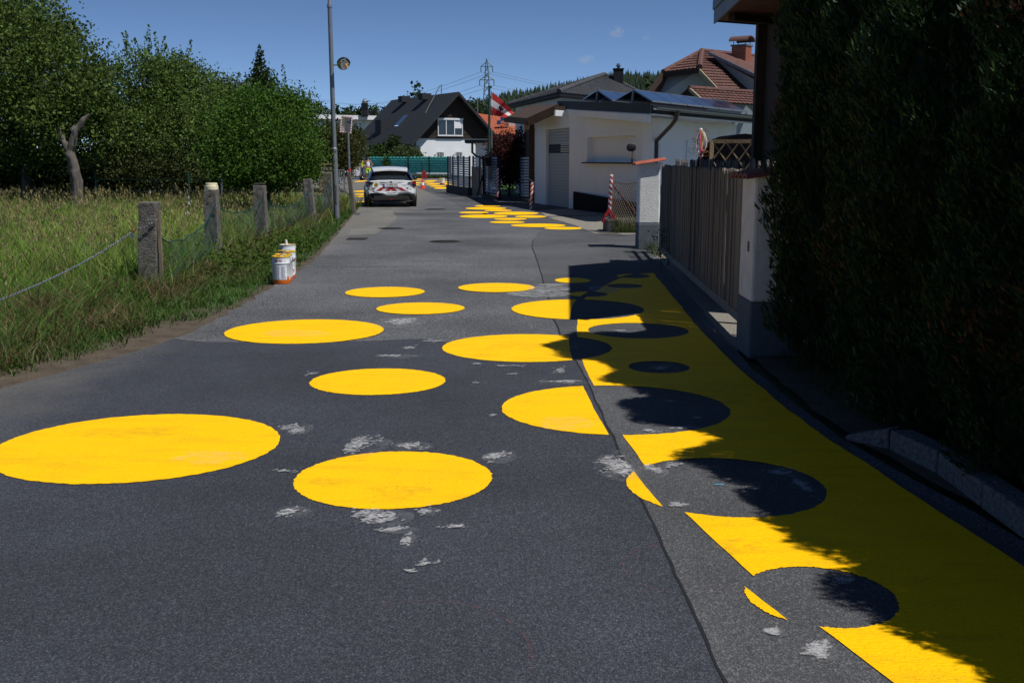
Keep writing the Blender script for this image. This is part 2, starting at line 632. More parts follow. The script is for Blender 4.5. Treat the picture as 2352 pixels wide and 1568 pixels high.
# thin tar joints
def ribbon(name, pts, w, z, m, parent=None, seed=1.0, var=0.6):
    mb = MB()
    vs = []
    for i, p in enumerate(pts):
        a, b = pts[max(0, i - 1)], pts[min(len(pts) - 1, i + 1)]
        d = Vector((b[0] - a[0], b[1] - a[1])).normalized()
        ww = w * (1 + var * mnoise.noise(Vector((p[0] * 9 + seed, p[1] * 9, seed))))
        vs += [(p[0] - d.y * ww / 2, p[1] + d.x * ww / 2, z), (p[0] + d.y * ww / 2, p[1] - d.x * ww / 2, z)]
    mb.add(vs, [(2 * i + 1, 2 * i + 3, 2 * i + 2, 2 * i) for i in range(len(pts) - 1)])
    return mb.build(name, m, parent)
ROAD = bpy.data.objects['road']
ribbon('tar_joint', wob([p for p in SEAM if p[1] < 23], 0.012, 0.1, 2.0), 0.013, 0.0062, M_tar, ROAD)
ribbon('tar_joint', wob([(-3.3, 16.55), (-1.5, 16.7), (-0.4, 16.55), (0.43, 16.75)], 0.05, 0.1, 5.0), 0.018, 0.006, M_tar, ROAD)
ribbon('tar_joint', [(p[0], p[1] + 0.005) for p in new_top], 0.015, 0.0062, M_tar, ROAD)
sheet('asphalt_trench', wob([(-4.85, 32.3), (-2, 32.5), (-0.75, 32.4)], 0.05) + wob([(-0.85, 33.7), (-2.5, 33.8), (-5.0, 33.6)], 0.05), 0.004, M_band)
def dz(pts, ox=1300, oy=780, s=2.352):
    return [((ox + x / s) / 1.6735, (oy + y / s) / 1.6735) for x, y in pts]
pale = [G(x, y) for x, y in dz([(215, 72), (488, 42), (497, 95), (525, 122), (523, 152), (450, 205), (340, 285), (200, 296), (85, 298), (130, 215), (180, 130)])]
sheet('asphalt_pale_patch', [(p.x, p.y) for p in pale], 0.006, M_pale)
sheet('gravel_patch', wob([tuple(G(x, y).xy) for x, y in [(1258, 500), (1300, 497), (1395, 497), (1475, 505), (1475, 538), (1420, 541), (1365, 537), (1320, 518), (1258, 500)]], 0.05, 0.2)[:-1], 0.010, M_gravel)
sheet('concrete_apron', [tuple(G(x, y).xy) for x, y in [(1237, 485), (1300, 481), (1410, 489), (1470, 492), (1475, 503), (1395, 496), (1300, 496), (1254, 498)]], 0.014, M_apron)
# yard behind the gate and planting strip under the hedge
sheet('yard', [(1.8, 9.3), (9, 9), (12, 30), (5.2, 29), (4.4, 22.0), (3.0, 21.2), (2.3, 18.8), (2.1, 15.7)], -0.004, M_gravel)
sheet('planting_strip', wob([(2.1, 9.4), (2.06, 7.1), (2.1, 6.4), (2.19, 5.6), (2.3, 5.0), (2.42, 4.2), (2.95, 2.5), (3.45, -6)], 0.03, 0.1, 3.0) + [(7, -6), (7, 9.3)], 0.012, M_soil)

# ------------------------------------------------------------------ yellow road paint
M_yel = paint_yellow('yellow_road_paint', (0.96, 0.53, 0.002), (0.8, 0.44, 0.006))
ZP = 0.008
def pix_circle(xl, xr, yt, yb):
    zt, zb = G(1176, yt).y, G(1176, yb).y
    cy = (zt + zb) / 2
    b = (zt - zb) / 2
    ym = (yt + yb) / 2
    s = (G(xr, ym).x - G(xl, ym).x) / 2 / G(1176, ym).y * cy
    cx = (xl + xr) / 2
    c = (G(cx, ym).x / G(cx, ym).y) * cy
    return c, cy, s, b
def circle_pts(c, n=96, seed=0.0, amp=0.009):
    cx, cy, a, b = c
    out = []
    for i in range(n):
        t = 2 * math.pi * i / n
        e = 1 + amp / max(a, 0.2) * (mnoise.noise(Vector((math.cos(t) * 22 + seed, math.sin(t) * 22, seed))) + 0.6 * mnoise.noise(Vector((math.cos(t) * 60, math.sin(t) * 60 + seed, 1))))
        out.append((cx + a * math.cos(t) * e, cy + b * math.sin(t) * e))
    return out
def inpoly(p, poly):
    x, y = p
    r = False
    j = len(poly) - 1
    for i in range(len(poly)):
        xi, yi = poly[i]
        xj, yj = poly[j]
        if (yi > y) != (yj > y) and x < (xj - xi) * (y - yi) / (yj - yi) + xi:
            r = not r
        j = i
    return r
def region(name, loops, test, z, m):
    """triangulate the arrangement of several outlines, keep the triangles that pass the test"""
    vs, es = [], []
    for lp in loops:
        k = len(vs)
        vs += [Vector(p) for p in lp]
        es += [(k + i, k + (i + 1) % len(lp)) for i in range(len(lp))]
    r = delaunay_2d_cdt(vs, es, [], 0, 1e-5)
    V, F = r[0], r[2]
    keep = []
    for f in F:
        c = sum((V[i] for i in f), Vector((0, 0))) / len(f)
        if test(c):
            keep.append(tuple(f))
    used = sorted({i for f in keep for i in f})
    idx = {u: i for i, u in enumerate(used)}
    me = bpy.data.meshes.new(name)
    me.from_pydata([(V[u].x, V[u].y, z) for u in used], [], [tuple(idx[i] for i in f) for f in keep])
    me.update()
    if len(me.polygons) and me.polygons[0].normal.z < 0:
        me.flip_normals()
    return link(name, me, m)

full = [((794, 975, 660, 684), 'flat yellow painted circle, left one of the farthest pair before the gate'),
        ((1053, 1228, 651, 672), 'yellow painted circle touching the grey chalky discs'),
        ((865, 1067, 696, 723), 'yellow painted circle between the bucket side and the half circle, mid road'),
        ((521, 880, 735, 791), 'wide yellow painted circle on the edge between coarse and dark asphalt'),
        ((714, 1023, 848, 909), 'yellow painted circle alone on dark asphalt in the road middle'),
        ((0, 637, 953, 1114), 'largest yellow painted circle at the left edge of the picture'),
        ((679, 1130, 1039, 1172), 'nearest yellow painted circle with a grey scuff on its left side'),
        ((1275, 1356, 639, 651), 'small yellow painted circle half in the roof shadow')]
for i, (e, lab) in enumerate(full):
    pts = circle_pts(pix_circle(*e), 240, i * 3.3)
    tag(sheet('painted_circle', pts, ZP, M_yel, kind=None), lab, 'painted circle', 'yellow circles on the near road')
STRIP_R = [(2.13, 15.69), (1.98, 12.25), (1.9, 10.62), (1.87, 9.15), (1.86, 8.37), (1.89, 7.08), (1.94, 6.22), (2.04, 5.38), (2.1, 4.7), (2.16, 4.18), (2.3, 3.0), (2.4, 1.6)]
STRIP_L = [(2.13, 15.69), (1.98, 15.62), (1.84, 15.45), (1.53, 14.94), (1.22, 13.96), (1.05, 13.35), (0.91, 12.84), (0.80, 12.2), (0.735, 11.5), (0.69, 10.91), (0.655, 10.4), (0.63, 9.9), (0.605, 9.2), (0.6, 8.74), (0.605, 8.2), (0.625, 7.7), (0.65, 7.0), (0.69, 6.3), (0.74, 5.7), (0.84, 4.86), (0.99, 4.11), (1.13, 3.6), (1.25, 3.2), (1.42, 2.6), (1.7, 1.6)]
sl, sr = wob(STRIP_L, 0.007, 0.08, 6.0), wob(STRIP_R, 0.012, 0.08, 8.0)
strip_poly = sl + list(reversed(sr))[:-1]
GAP = 0.085
gl = []
for i, p in enumerate(sl):
    a, b = sl[max(0, i - 2)], sl[min(len(sl) - 1, i + 2)]
    d = Vector((b[0] - a[0], b[1] - a[1])).normalized()
    gl.append((p[0] + d.y * GAP, p[1] - d.x * GAP))
gap_poly = gl + [(3.6, 1.2), (3.6, 16.2)]
halves = [((1175, 1478, 689, 735), 'yellow half circle left of the band, beside the house shadow'),
          ((1016, 1405, 769, 833), 'wide yellow half circle left of the band where coarse asphalt ends'),
          ((1152, 1673, 887, 1001), 'largest yellow half circle cut straight by the asphalt gap of the band'),
          ((1440, 1890, 1054, 1191), 'thin yellow crescent beside the big asphalt circle in the band'),
          ((1713, 2054, 1304, 1446), 'nearest and smallest yellow crescent at the band edge'),
          ((1307, 1395, 671, 683), 'small yellow half circle at the corner of the roof shadow'),
          ((1417, 1493, 630, 640), 'tiny shaded yellow half circle at the far tip of the band')]
hole_e = [h[0] for h in halves] + [(1351, 1580, 743, 779), (1444, 1583, 831, 859), (1394, 1476, 653, 663)]
hole_pts = [circle_pts(pix_circle(*e), 200, 40 + i * 2.7) for i, e in enumerate(hole_e)]
band = region('painted_band', [strip_poly] + hole_pts, lambda c: inpoly(c, strip_poly) and not any(inpoly(c, h) for h in hole_pts), ZP, M_yel)
tag(band, 'long yellow painted band with asphalt circles left out, along the right roadside', 'painted band')
for (e, lab), h in zip(halves, hole_pts):
    o = region('painted_half_circle', [h, gap_poly], lambda c: inpoly(c, h) and not inpoly(c, gap_poly), ZP, M_yel)
    if len(o.data.polygons) == 0:
        bpy.data.objects.remove(o)
        continue
    tag(o, lab, 'half circle', 'yellow half circles beside the band')
far_z = [(1235, 1470, 20, 37), (1150, 1520, 40, 62), (1320, 1570, 62, 78), (1092, 1360, 80, 98), (1405, 1810, 82, 110), (1100, 1530, 108, 138), (1598, 1880, 115, 136), (1410, 1705, 138, 157), (1370, 1685, 166, 187), (1560, 2055, 190, 221), (1865, 2210, 220, 243)]
far_lab = ['farthest yellow circle of the cluster before the white building', 'wide yellow circle second farthest in the cluster before the white building', 'narrow yellow circle third farthest in the cluster before the white building',
           'yellow circle at the left of the cluster, on the trench line', 'large yellow circle right of the trench line, by the striped pole', 'leftmost large yellow circle just in front of the trench line',
           'yellow circle at the edge of the concrete apron', 'small yellow circle in the middle of the far cluster', 'small yellow circle left in the near half of the far cluster',
           'longest yellow circle of the far cluster, near the gravel', 'nearest yellow circle of the far cluster, at the gravel edge']
for i, (e, lab) in enumerate(zip(far_z, far_lab)):
    (x0, y0), (x1, y1) = dz([(e[0], e[2]), (e[1], e[3])])
    pts = circle_pts(pix_circle(x0, x1, y0, y1), 64, i * 1.3)
    tag(sheet('painted_circle', pts, ZP, M_yel, kind=None), lab, 'painted circle', 'yellow circles before the white building')
plz = [(480, 1170, 490, 560), (360, 1050, 585, 640), (580, 1400, 670, 760), (1420, 2100, 545, 620), (1500, 2300, 650, 745), (770, 1620, 790, 870), (1000, 2000, 880, 980), (-500, 330, 405, 450), (-450, 330, 490, 530), (-500, 280, 610, 690), (-500, 210, 740, 790)]
plz_lab = ['yellow stripe-like circle right behind the cone', 'thin yellow circle just beyond the traffic cone', 'long yellow circle left of the single bucket', 'yellow circle behind the single bucket at the slat fence', 'bright yellow circle right of the single bucket', 'thin yellow circle in front of the single bucket', 'nearest yellow circle by the corner of the slat fence',
           'farthest yellow circle by the red bag', 'second farthest yellow circle right behind the car', 'yellow circle at the right tail light height of the car', 'pale yellow circle just right of the car']
for i, (e, lab) in enumerate(zip(plz, plz_lab)):
    (x0, y0), (x1, y1) = dz([(e[0], e[2]), (e[1], e[3])], 1600, 660, 14.7)
    tag(sheet('painted_circle', circle_pts(pix_circle(x0, x1, y0, y1), 48, i), ZP + 0.004 * (i % 3), M_yel, kind=None), lab, 'painted circle', 'yellow circles on the square')
lcar = [(60, 520, 1060, 1095), (80, 500, 1128, 1165), (100, 560, 1180, 1210), (140, 560, 1305, 1335), (120, 360, 835, 870)]
lcar_lab = ['yellow circle left of the car, upper of three close ones', 'pale yellow circle left of the car, middle of three close ones', 'yellow circle left of the car, lower of three close ones', 'yellow circle at the left rear wheel of the car', 'yellow circle in front of the advertising board']
for i, (e, lab) in enumerate(zip(lcar, lcar_lab)):
    (x0, y0), (x1, y1) = dz([(e[0], e[2]), (e[1], e[3])], 1350, 550, 5.807)
    tag(sheet('painted_circle', circle_pts(pix_circle(x0, x1, y0, y1), 48, i), ZP + 0.004 * (i % 2), M_yel, kind=None), lab, 'painted circle', 'yellow circles left of the car')

# chalky grey discs
M_chalk = worn('chalk_film', (0.42, 0.43, 0.45), 9, 0.36, 0.66, 0.55)
for e, lab in [((1165, 1312, 669, 684), 'pale grey chalky disc in front, overlapping another'), ((1212, 1313, 657, 671), 'pale grey chalky disc behind its overlapping twin'), ((1352, 1420, 658, 674), 'bluish grey chalky disc in the roof shadow')]:
    tag(sheet('chalk_disc', circle_pts(pix_circle(*e), 64, 3), 0.009 if '669' not in str(e) else 0.0105, M_chalk, kind=None), lab, 'chalk disc')

# brushed chalk scuffs: fans of short curved strokes
M_scuff = worn('chalk_strokes', (0.5, 0.5, 0.52), 110, 0.4, 0.66, 0.8)
M_smear = worn('chalk_dust', (0.34, 0.35, 0.37), 5, 0.42, 0.8, 0.28)
M_scrub = worn('chalk_scrub', (0.6, 0.6, 0.62), 30, 0.46, 0.64, 0.75, (1, 2.4, 1))
def scuff(px, py, w, h, n, ang=0.0, curve=0.25, seed=0):
    """w, h in picture units; n strokes"""
    r = random.Random(seed)
    c = G(px, py)
    sc = c.y / FPX * 1.03
    dep = G(px, py - h / 2).y - G(px, py + h / 2).y
    W, D = w * sc, dep
    mb = MB()
    for i in range(max(4, n // 2)):
        u, v = r.gauss(0, 0.24) * W, r.gauss(0, 0.22) * D
        v += u * 0.3 * D / W * (1 if seed % 2 else -1)
        L = r.uniform(0.015, 0.05)
        a = ang + 0.5 + r.uniform(-0.45, 0.45)
        ww = r.uniform(0.003, 0.008)
        pts = []
        for k in range(5):
            t = (k / 4 - 0.5) * L
            x = c.x + u + math.cos(a) * t - math.sin(a) * curve * (t * t / L * 4 - L / 4)
            y = c.y + v + math.sin(a) * t + math.cos(a) * curve * (t * t / L * 4 - L / 4)
            pts.append((x, y))
        vs = []
        for k, p in enumerate(pts):
            q, s = pts[max(0, k - 1)], pts[min(4, k + 1)]
            d = Vector((s[0] - q[0], s[1] - q[1])).normalized()
            wk = ww * (0.4 + math.sin(math.pi * (k + 0.5) / 5))
            z = 0.0125 + 0.00004 * i
            vs += [(p[0] - d.y * wk, p[1] + d.x * wk, z), (p[0] + d.y * wk, p[1] - d.x * wk, z)]
        mb.add(vs, [(2 * k + 1, 2 * k + 3, 2 * k + 2, 2 * k) for k in range(4)])
    o = mb.build('chalk_mark', M_scuff, ROAD)
    for q in range(1 + n // 22):
        ox, oy = r.uniform(-0.25, 0.25) * W, r.uniform(-0.25, 0.25) * D
        blob = [(c.x + ox + W * 0.3 * math.cos(t_) * (0.55 + 0.6 * r.random()), c.y + oy + D * 0.3 * math.sin(t_) * (0.55 + 0.6 * r.random()) + ang * 0.25 * W * math.cos(t_)) for t_ in [2 * math.pi * k_ / 22 for k_ in range(22)]]
        sheet('chalk_scrub', blob, 0.0118 + 0.0002 * q, M_scrub, parent=ROAD)
    o['kind'] = 'stuff'
    if n > 20:
        sheet('chalk_dust', circle_pts((c.x + W * 0.1, c.y - D * 0.05, W * 0.62, D * 0.6), 24, seed, 0.06), 0.0105, M_smear, parent=ROAD)
for i, a in enumerate([(670, 988, 70, 22, 34, 0.3), (835, 1022, 80, 42, 60, 0.5), (940, 1027, 75, 18, 34, 0.3), (1140, 1052, 66, 24, 30, 0.5), (655, 1086, 58, 8, 14, 0.0), (665, 1180, 70, 26, 34, 0.4),
                        (868, 1190, 118, 34, 70, 0.5), (905, 1220, 80, 14, 34, 0.2), (982, 1178, 44, 16, 22, 0.7), (1040, 1213, 66, 9, 24, 0.3), (935, 1246, 36, 30, 26, 1.0), (978, 1300, 40, 12, 18, 0.4), (945, 1316, 30, 12, 9, -0.4),
                        (1408, 1072, 88, 56, 70, -0.5), (1500, 1082, 46, 28, 26, -0.6), (1540, 1072, 50, 14, 20, -0.2), (1556, 1162, 46, 12, 22, -0.3), (1875, 1497, 66, 44, 70, 0.3), (1775, 1455, 44, 20, 22, -0.3), (1935, 1336, 44, 20, 26, 0.2),
                        (905, 742, 100, 20, 60, 0.4), (930, 800, 55, 9, 16, 0.2), (990, 785, 90, 7, 18, 0.1), (905, 820, 90, 8, 22, 0.1), (710, 862, 44, 10, 12, 0.2), (1105, 838, 40, 7, 10, 0), (1185, 842, 90, 6, 20, 0), (1280, 852, 44, 22, 20, 0.5),
                        (1290, 880, 100, 9, 40, 0.1), (1180, 862, 40, 5, 8, 0), (1092, 881, 30, 4, 7, 0), (1132, 957, 26, 10, 10, 0.2), (1490, 992, 50, 10, 20, 0.2), (1580, 985, 60, 8, 22, 0.2), (1430, 762, 50, 5, 16, 0), (1515, 846, 60, 16, 40, 0.4),
                        (1845, 1120, 30, 50, 60, -0.9), (1790, 1085, 70, 20, 40, -0.3), (1540, 925, 40, 8, 14, 0), (1605, 962, 40, 8, 14, -0.3), (1245, 655, 110, 5, 30, 0)]):
    scuff(*a, seed=i)
M_redch = worn('red_chalk', (0.22, 0.04, 0.05), 40, 0.48, 0.75, 0.55)
def arc_ribbon(c, t0, t1, w):
    pts = [(c[0] + c[2] * math.cos(t0 + (t1 - t0) * i / 40), c[1] + c[3] * math.sin(t0 + (t1 - t0) * i / 40)) for i in range(41)]
    return ribbon('chalk_line', pts, w, 0.0115, M_redch, ROAD)
arc_ribbon(pix_circle(700, 1222, 1385, 1680), -0.6, 2.2, 0.014)
arc_ribbon(pix_circle(1432, 1700, 1255, 1370), 1.7, 5.4, 0.01)
for a in [(1580, 1308, 22, 22), (1415, 937, 10, 4), (1457, 926, 8, 14)]:
    c = G(a[0], a[1])
    ribbon('chalk_line', [(c.x - 0.03, c.y), (c.x, c.y + 0.01), (c.x + 0.03, c.y - 0.01)], 0.014, 0.0115, M_redch, ROAD)
M_bluech = mat('blue_chalk', (0.05, 0.3, 0.5), 0.9)
c = G(1652, 1117)
ribbon('chalk_line', [(c.x - 0.025, c.y), (c.x, c.y + 0.006), (c.x + 0.025, c.y)], 0.018, 0.0115, M_bluech, ROAD)
# yellow drips
for i, (px, py) in enumerate([]):
    c = G(px, py)
    ribbon('paint_drip', [(c.x - 0.006, c.y), (c.x, c.y + 0.004), (c.x + 0.006, c.y + rnd.uniform(-0.006, 0.006))], 0.006, 0.0115, M_yel, ROAD)

# tyre and shoe stains on the fresh paint
M_stain = worn('paint_stain', (0.3, 0.21, 0.02), 12, 0.46, 0.8, 0.4, (1, 2, 1))
M_pale_smear = worn('pale_smear', (0.85, 0.62, 0.2), 8, 0.42, 0.75, 0.5, (1, 2, 1))
for e, m_ in (((712, 800, 1098, 1120), M_stain), ((760, 860, 1046, 1064), M_stain), ((400, 570, 1038, 1068), M_pale_smear), ((150, 420, 985, 1010), M_stain), ((840, 990, 1118, 1150), M_stain), ((1240, 1370, 960, 990), M_pale_smear), ((1120, 1260, 790, 806), M_stain), ((600, 760, 760, 776), M_pale_smear), ((1640, 1760, 1240, 1280), M_stain), ((1500, 1800, 880, 930), M_stain)):
    sheet('paint_stain', circle_pts(pix_circle(*e), 32, e[0], 0.08), 0.0105, m_, parent=ROAD)
# ------------------------------------------------------------------ manhole covers
M_iron = mat('cast_iron', (0.035, 0.03, 0.028), 0.7, var=0.3, vscale=30, bump=0.4, bscale=60, metallic=0.3)
def manhole(px, py, a_px, label, square=False):
    c = G(px, py)
    r = a_px / 2 * c.y / FPX
    t = thing('manhole_cover', label, 'manhole cover', (c.x, c.y, 0))
    if square:
        MB().box((c.x, c.y, 0.009), (2 * r, 0.5, 0.006)).build('frame', M_iron, t)
        for k in range(7):
            MB().box((c.x - r + (k + 0.5) * 2 * r / 7, c.y, 0.014), (r * 0.14, 0.44, 0.006)).build('grate_bar', M_iron, t)
    else:
        MB().lathe([(r, 0.0), (r, 0.009), (r * 0.9, 0.0095)], (c.x, c.y, 0), 36).build('frame', M_iron, t)
        MB().lathe([(r * 0.88, 0.0), (r * 0.88, 0.012)], (c.x, c.y, 0), 36).build('lid', M_iron, t)
        for k in range(-3, 4):
            w = math.sqrt(max(0, 1 - (k / 4) ** 2)) * r * 0.8
            MB().box((c.x, c.y + k * r * 0.2, 0.0135), (2 * w, r * 0.08, 0.004)).build('rib', M_iron, t)
manhole(1022, 555, 72, 'round iron manhole cover in the road middle, nearest one')
manhole(898, 525, 60, 'round iron manhole cover by the pale asphalt patch')
manhole(820, 549, 44, 'small iron drain grate at the left road edge by the verge', True)
manhole(1000, 481, 50, 'farthest round iron manhole cover behind the parked car')

# ------------------------------------------------------------------ granite kerb
M_granite = mat('granite', (0.06, 0.06, 0.064), 0.9, col2=(0.2, 0.2, 0.205), vscale=38, detail=6, bump=1.0, bscale=40)
kl = [G(px, py) for px, py in [(1938, 1010), (2040, 1035), (2150, 1090), (2250, 1165), (2352, 1240), (2480, 1340), (2700, 1500)]]
kt = thing('kerb', 'low granite kerb curving along the bed under the hedge', 'kerb', (kl[2].x, kl[2].y, 0))
for i in range(len(kl) - 1):
    a, b = kl[i], kl[i + 1]
    d = (b - a).normalized()
    side = Vector((d.y, -d.x, 0)) * (-1)
    if side.x < 0:
        side = -side
    h0, h1 = (0.03 if i == 0 else 0.13), 0.13
    a2, b2 = a + d * 0.006, b - d * 0.006
    mb = MB()
    vs = [a2, a2 + side * 0.14, b2 + side * 0.14, b2, a2 + Vector((0, 0, h0)), a2 + side * 0.14 + Vector((0, 0, h0)), b2 + side * 0.14 + Vector((0, 0, h1)), b2 + Vector((0, 0, h1))]
    mb.add(vs, [(0, 1, 2, 3), (7, 6, 5, 4), (4, 5, 1, 0), (6, 7, 3, 2), (5, 6, 2, 1), (7, 4, 0, 3)])
    mb.build('kerb_stone', M_granite, kt, bevel=0.012)
# ================================================================== VEGETATION
M_leaf = mat('leaves', (0.1, 0.1, 0.1), 0.6, attr=True, transl=0.3, spec=0.15)
M_grass = mat('grass_blades', (0.1, 0.1, 0.1), 0.55, attr=True, transl=0.35, spec=0.25)
M_bark = mat('bark', (0.05, 0.042, 0.036), 0.95, col2=(0.16, 0.145, 0.13), vscale=9, bump=1.0, bscale=22, stretch=(1, 1, 0.25), detail=7)
M_twig = mat('twigs', (0.07, 0.055, 0.04), 0.95)

def unit(n, r=None):
    v = rng.normal(size=(n, 3))
    return v / np.linalg.norm(v, axis=1, keepdims=True)
def leaf_quads(P, D, size, cols, aspect=0.5, fold=True):
    """one diamond leaf per row: centre P, axis D"""
    n = len(P)
    R = unit(n)
    Sd = np.cross(D, R)
    Sd /= np.linalg.norm(Sd, axis=1, keepdims=True) + 1e-9
    s = size[:, None]
    V = np.empty((n, 4, 3))
    V[:, 0] = P - D * s * 0.5
    V[:, 1] = P + Sd * s * aspect * 0.5
    V[:, 2] = P + D * s * 0.5
    V[:, 3] = P - Sd * s * aspect * 0.5
    Fc = np.arange(n * 4).reshape(n, 4)
    return V.reshape(-1, 3), Fc, np.repeat(cols, 4, axis=0)
def leaf_cols(n, base, var=0.24, warm=0.25):
    b = np.array(base)
    k = 1 + var * rng.normal(size=(n, 1)) * 0.6
    c = b[None, :] * np.clip(k, 0.35, 1.9)
    w = rng.random((n, 1)) * warm
    c[:, 0:1] *= 1 + w * 1.2
    c[:, 1:2] *= 1 + w * 0.4
    return np.clip(c, 0.002, 1)
def crown_pts(lobes, n, clump=0.35, per=26, shell=0.55):
    """points in leafy clumps spread over the shells of several ellipsoid lobes"""
    w = np.array([l[3] * l[4] + l[4] * l[5] + l[3] * l[5] for l in lobes])
    w = w / w.sum()
    ncl = max(1, n // per)
    which = rng.choice(len(lobes), ncl, p=w)
    L = np.array([l[:6] for l in lobes])[which]
    u = unit(ncl)
    rad = shell + (1 - shell) * rng.random((ncl, 1)) ** 0.55
    rad *= 1 + 0.13 * rng.normal(size=(ncl, 1))
    C = L[:, :3] + u * rad * L[:, 3:6]
    sz = clump * (0.5 + rng.random((ncl, 1)))
    P = np.repeat(C, per, 0) + rng.normal(size=(ncl * per, 3)) * np.repeat(sz, per, 0) * np.array([0.5, 0.5, 0.42])
    O = np.repeat(u, per, 0)
    tone = np.repeat(rng.normal(size=(ncl, 1)) * 0.34, per, 0)
    return P, O, tone
def shoots(bases, n_leaf, lean=0.15):
    """upright leafy shoots: (x, y, z, length)"""
    Ps, Os = [], []
    for x, y, z, h in bases:
        d = np.array([rng.normal() * lean, rng.normal() * lean, 1.0])
        t = rng.random(n_leaf)
        r = 0.09 * (1.25 - t)
        a = rng.random(n_leaf) * 6.283
        P = np.array([x, y, z]) + d[None, :] * (t * h)[:, None] + np.stack([np.cos(a) * r, np.sin(a) * r, t * 0], 1)
        Ps.append(P)
        Os.append(np.stack([np.cos(a), np.sin(a), 0.6 + t], 1))
    O = np.concatenate(Os)
    return np.concatenate(Ps), O / np.linalg.norm(O, axis=1, keepdims=True), np.zeros((len(O), 1))
def crown(root, lobes, n, base, size, clump=0.35, shoot=None, warm=0.25, aspect=0.55, name='crown', floor=0.15, droop=0.0):
    P, O, tone = crown_pts(lobes, n, clump)
    if shoot is not None and len(shoot):
        P2, O2, t2 = shoots(shoot, 60)
        P, O, tone = np.concatenate([P, P2]), np.concatenate([O, O2]), np.concatenate([tone, t2])
    keep = P[:, 2] > floor
    P, O, tone = P[keep], O[keep], tone[keep]
    D = O * 0.6 + unit(len(P)) * 0.9 + np.array([0, 0, 0.15 - droop])
    D /= np.linalg.norm(D, axis=1, keepdims=True)
    c = leaf_cols(len(P), base, warm=warm) * np.clip(1 + tone, 0.4, 1.7)
    V, F, C = leaf_quads(P, D, size * (0.7 + 0.6 * rng.random(len(P))), c, aspect)
    loc = np.array(root.location)
    return link(name, np_mesh(name, V - loc, F, C), M_leaf, root)
def limbs(root, trunk, lobes, r0, n=3, m=None, name='trunk'):
    """trunk polyline plus limbs towards each lobe"""
    mb = MB()
    pts = [Vector(p) for p in trunk]
    k = len(pts)
    mb.tube(pts, [r0 * (1 - 0.55 * i / max(1, k - 1)) * (1.25 if i == 0 else 1) for i in range(k)], 9)
    top = pts[-1]
    for l in lobes:
        for j in range(n):
            e = Vector((l[0], l[1], l[2])) + Vector((rnd.uniform(-1, 1) * l[3], rnd.uniform(-1, 1) * l[4], rnd.uniform(-0.3, 1) * l[5])) * 0.75
            mid = top.lerp(e, 0.5) + Vector((rnd.uniform(-.2, .2), rnd.uniform(-.2, .2), rnd.uniform(0, .25)))
            mb.tube([top - Vector((0, 0, 0.1)), mid, e], [r0 * 0.36, r0 * 0.2, r0 * 0.05], 5)
    return mb.build(name, m or M_bark, root, smooth=True)

# ------------------------------------------------------------------ meadow and verge grass
def grass_mesh(name, X, Y, Hh, W, cbase, ctip, lean=0.35, m=M_grass, z0=-0.04, kind=True):
    n = len(X)
    a = rng.random(n) * 6.283
    side = np.stack([np.cos(a), np.sin(a), a * 0], 1)
    b = rng.random(n) * 6.283
    ld = np.stack([np.cos(b), np.sin(b), b * 0], 1) * (Hh * lean * (0.3 + rng.random(n)))[:, None]
    B = np.stack([X, Y, np.full(n, z0)], 1)
    up = np.array([0, 0, 1.0])
    V = np.empty((n, 5, 3))
    V[:, 0] = B - side * W[:, None] * 0.5
    V[:, 1] = B + side * W[:, None] * 0.5
    mid = B + ld * 0.3 + up * (Hh * 0.55)[:, None]
    V[:, 2] = mid + side * W[:, None] * 0.42
    V[:, 3] = mid - side * W[:, None] * 0.42
    V[:, 4] = B + ld + up * (Hh * (1 - 0.18 * rng.random(n)))[:, None]
    base = np.arange(n) * 5
    tri = np.stack([np.stack([base, base + 1, base + 2], 1), np.stack([base, base + 2, base + 3], 1), np.stack([base + 3, base + 2, base + 4], 1)], 1).reshape(-1, 3)
    C = np.empty((n, 5, 3))
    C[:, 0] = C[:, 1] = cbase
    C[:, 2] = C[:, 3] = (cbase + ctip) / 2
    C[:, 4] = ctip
    me = np_mesh(name, V.reshape(-1, 3), tri, C.reshape(-1, 3), 3)
    o = link(name, me, m)
    if kind:
        o['kind'] = 'stuff'
    return o
def nz2(x, y, s, o=0.0):
    return np.array([mnoise.noise(Vector((a * s + o, b * s, o))) for a, b in zip(x, y)])
EX = np.array([e[0] for e in EDGE])
EY = np.array([e[1] for e in EDGE])
def ex(y):
    return np.interp(y, EY, EX)
def fence_x(y):
    return np.interp(y, [8, 13, 17, 20, 26, 30, 36], [-4.45, -4.55, -4.86, -4.9, -5.1, -5.35, -5.6])
def scatter(dens, y0, y1, wide=0.53, xmax=None):
    out_x, out_y = [], []
    for ya in np.arange(y0, y1, 1.0):
        yb = min(y1, ya + 1)
        xl = -(wide * yb + 1.2)
        xr = float(ex((ya + yb) / 2)) + 0.4
        k = int(dens(ya) * (xr - xl) * (yb - ya))
        out_x.append(xl + rng.random(k) * (xr - xl))
        out_y.append(ya + rng.random(k) * (yb - ya))
    return np.concatenate(out_x), np.concatenate(out_y)
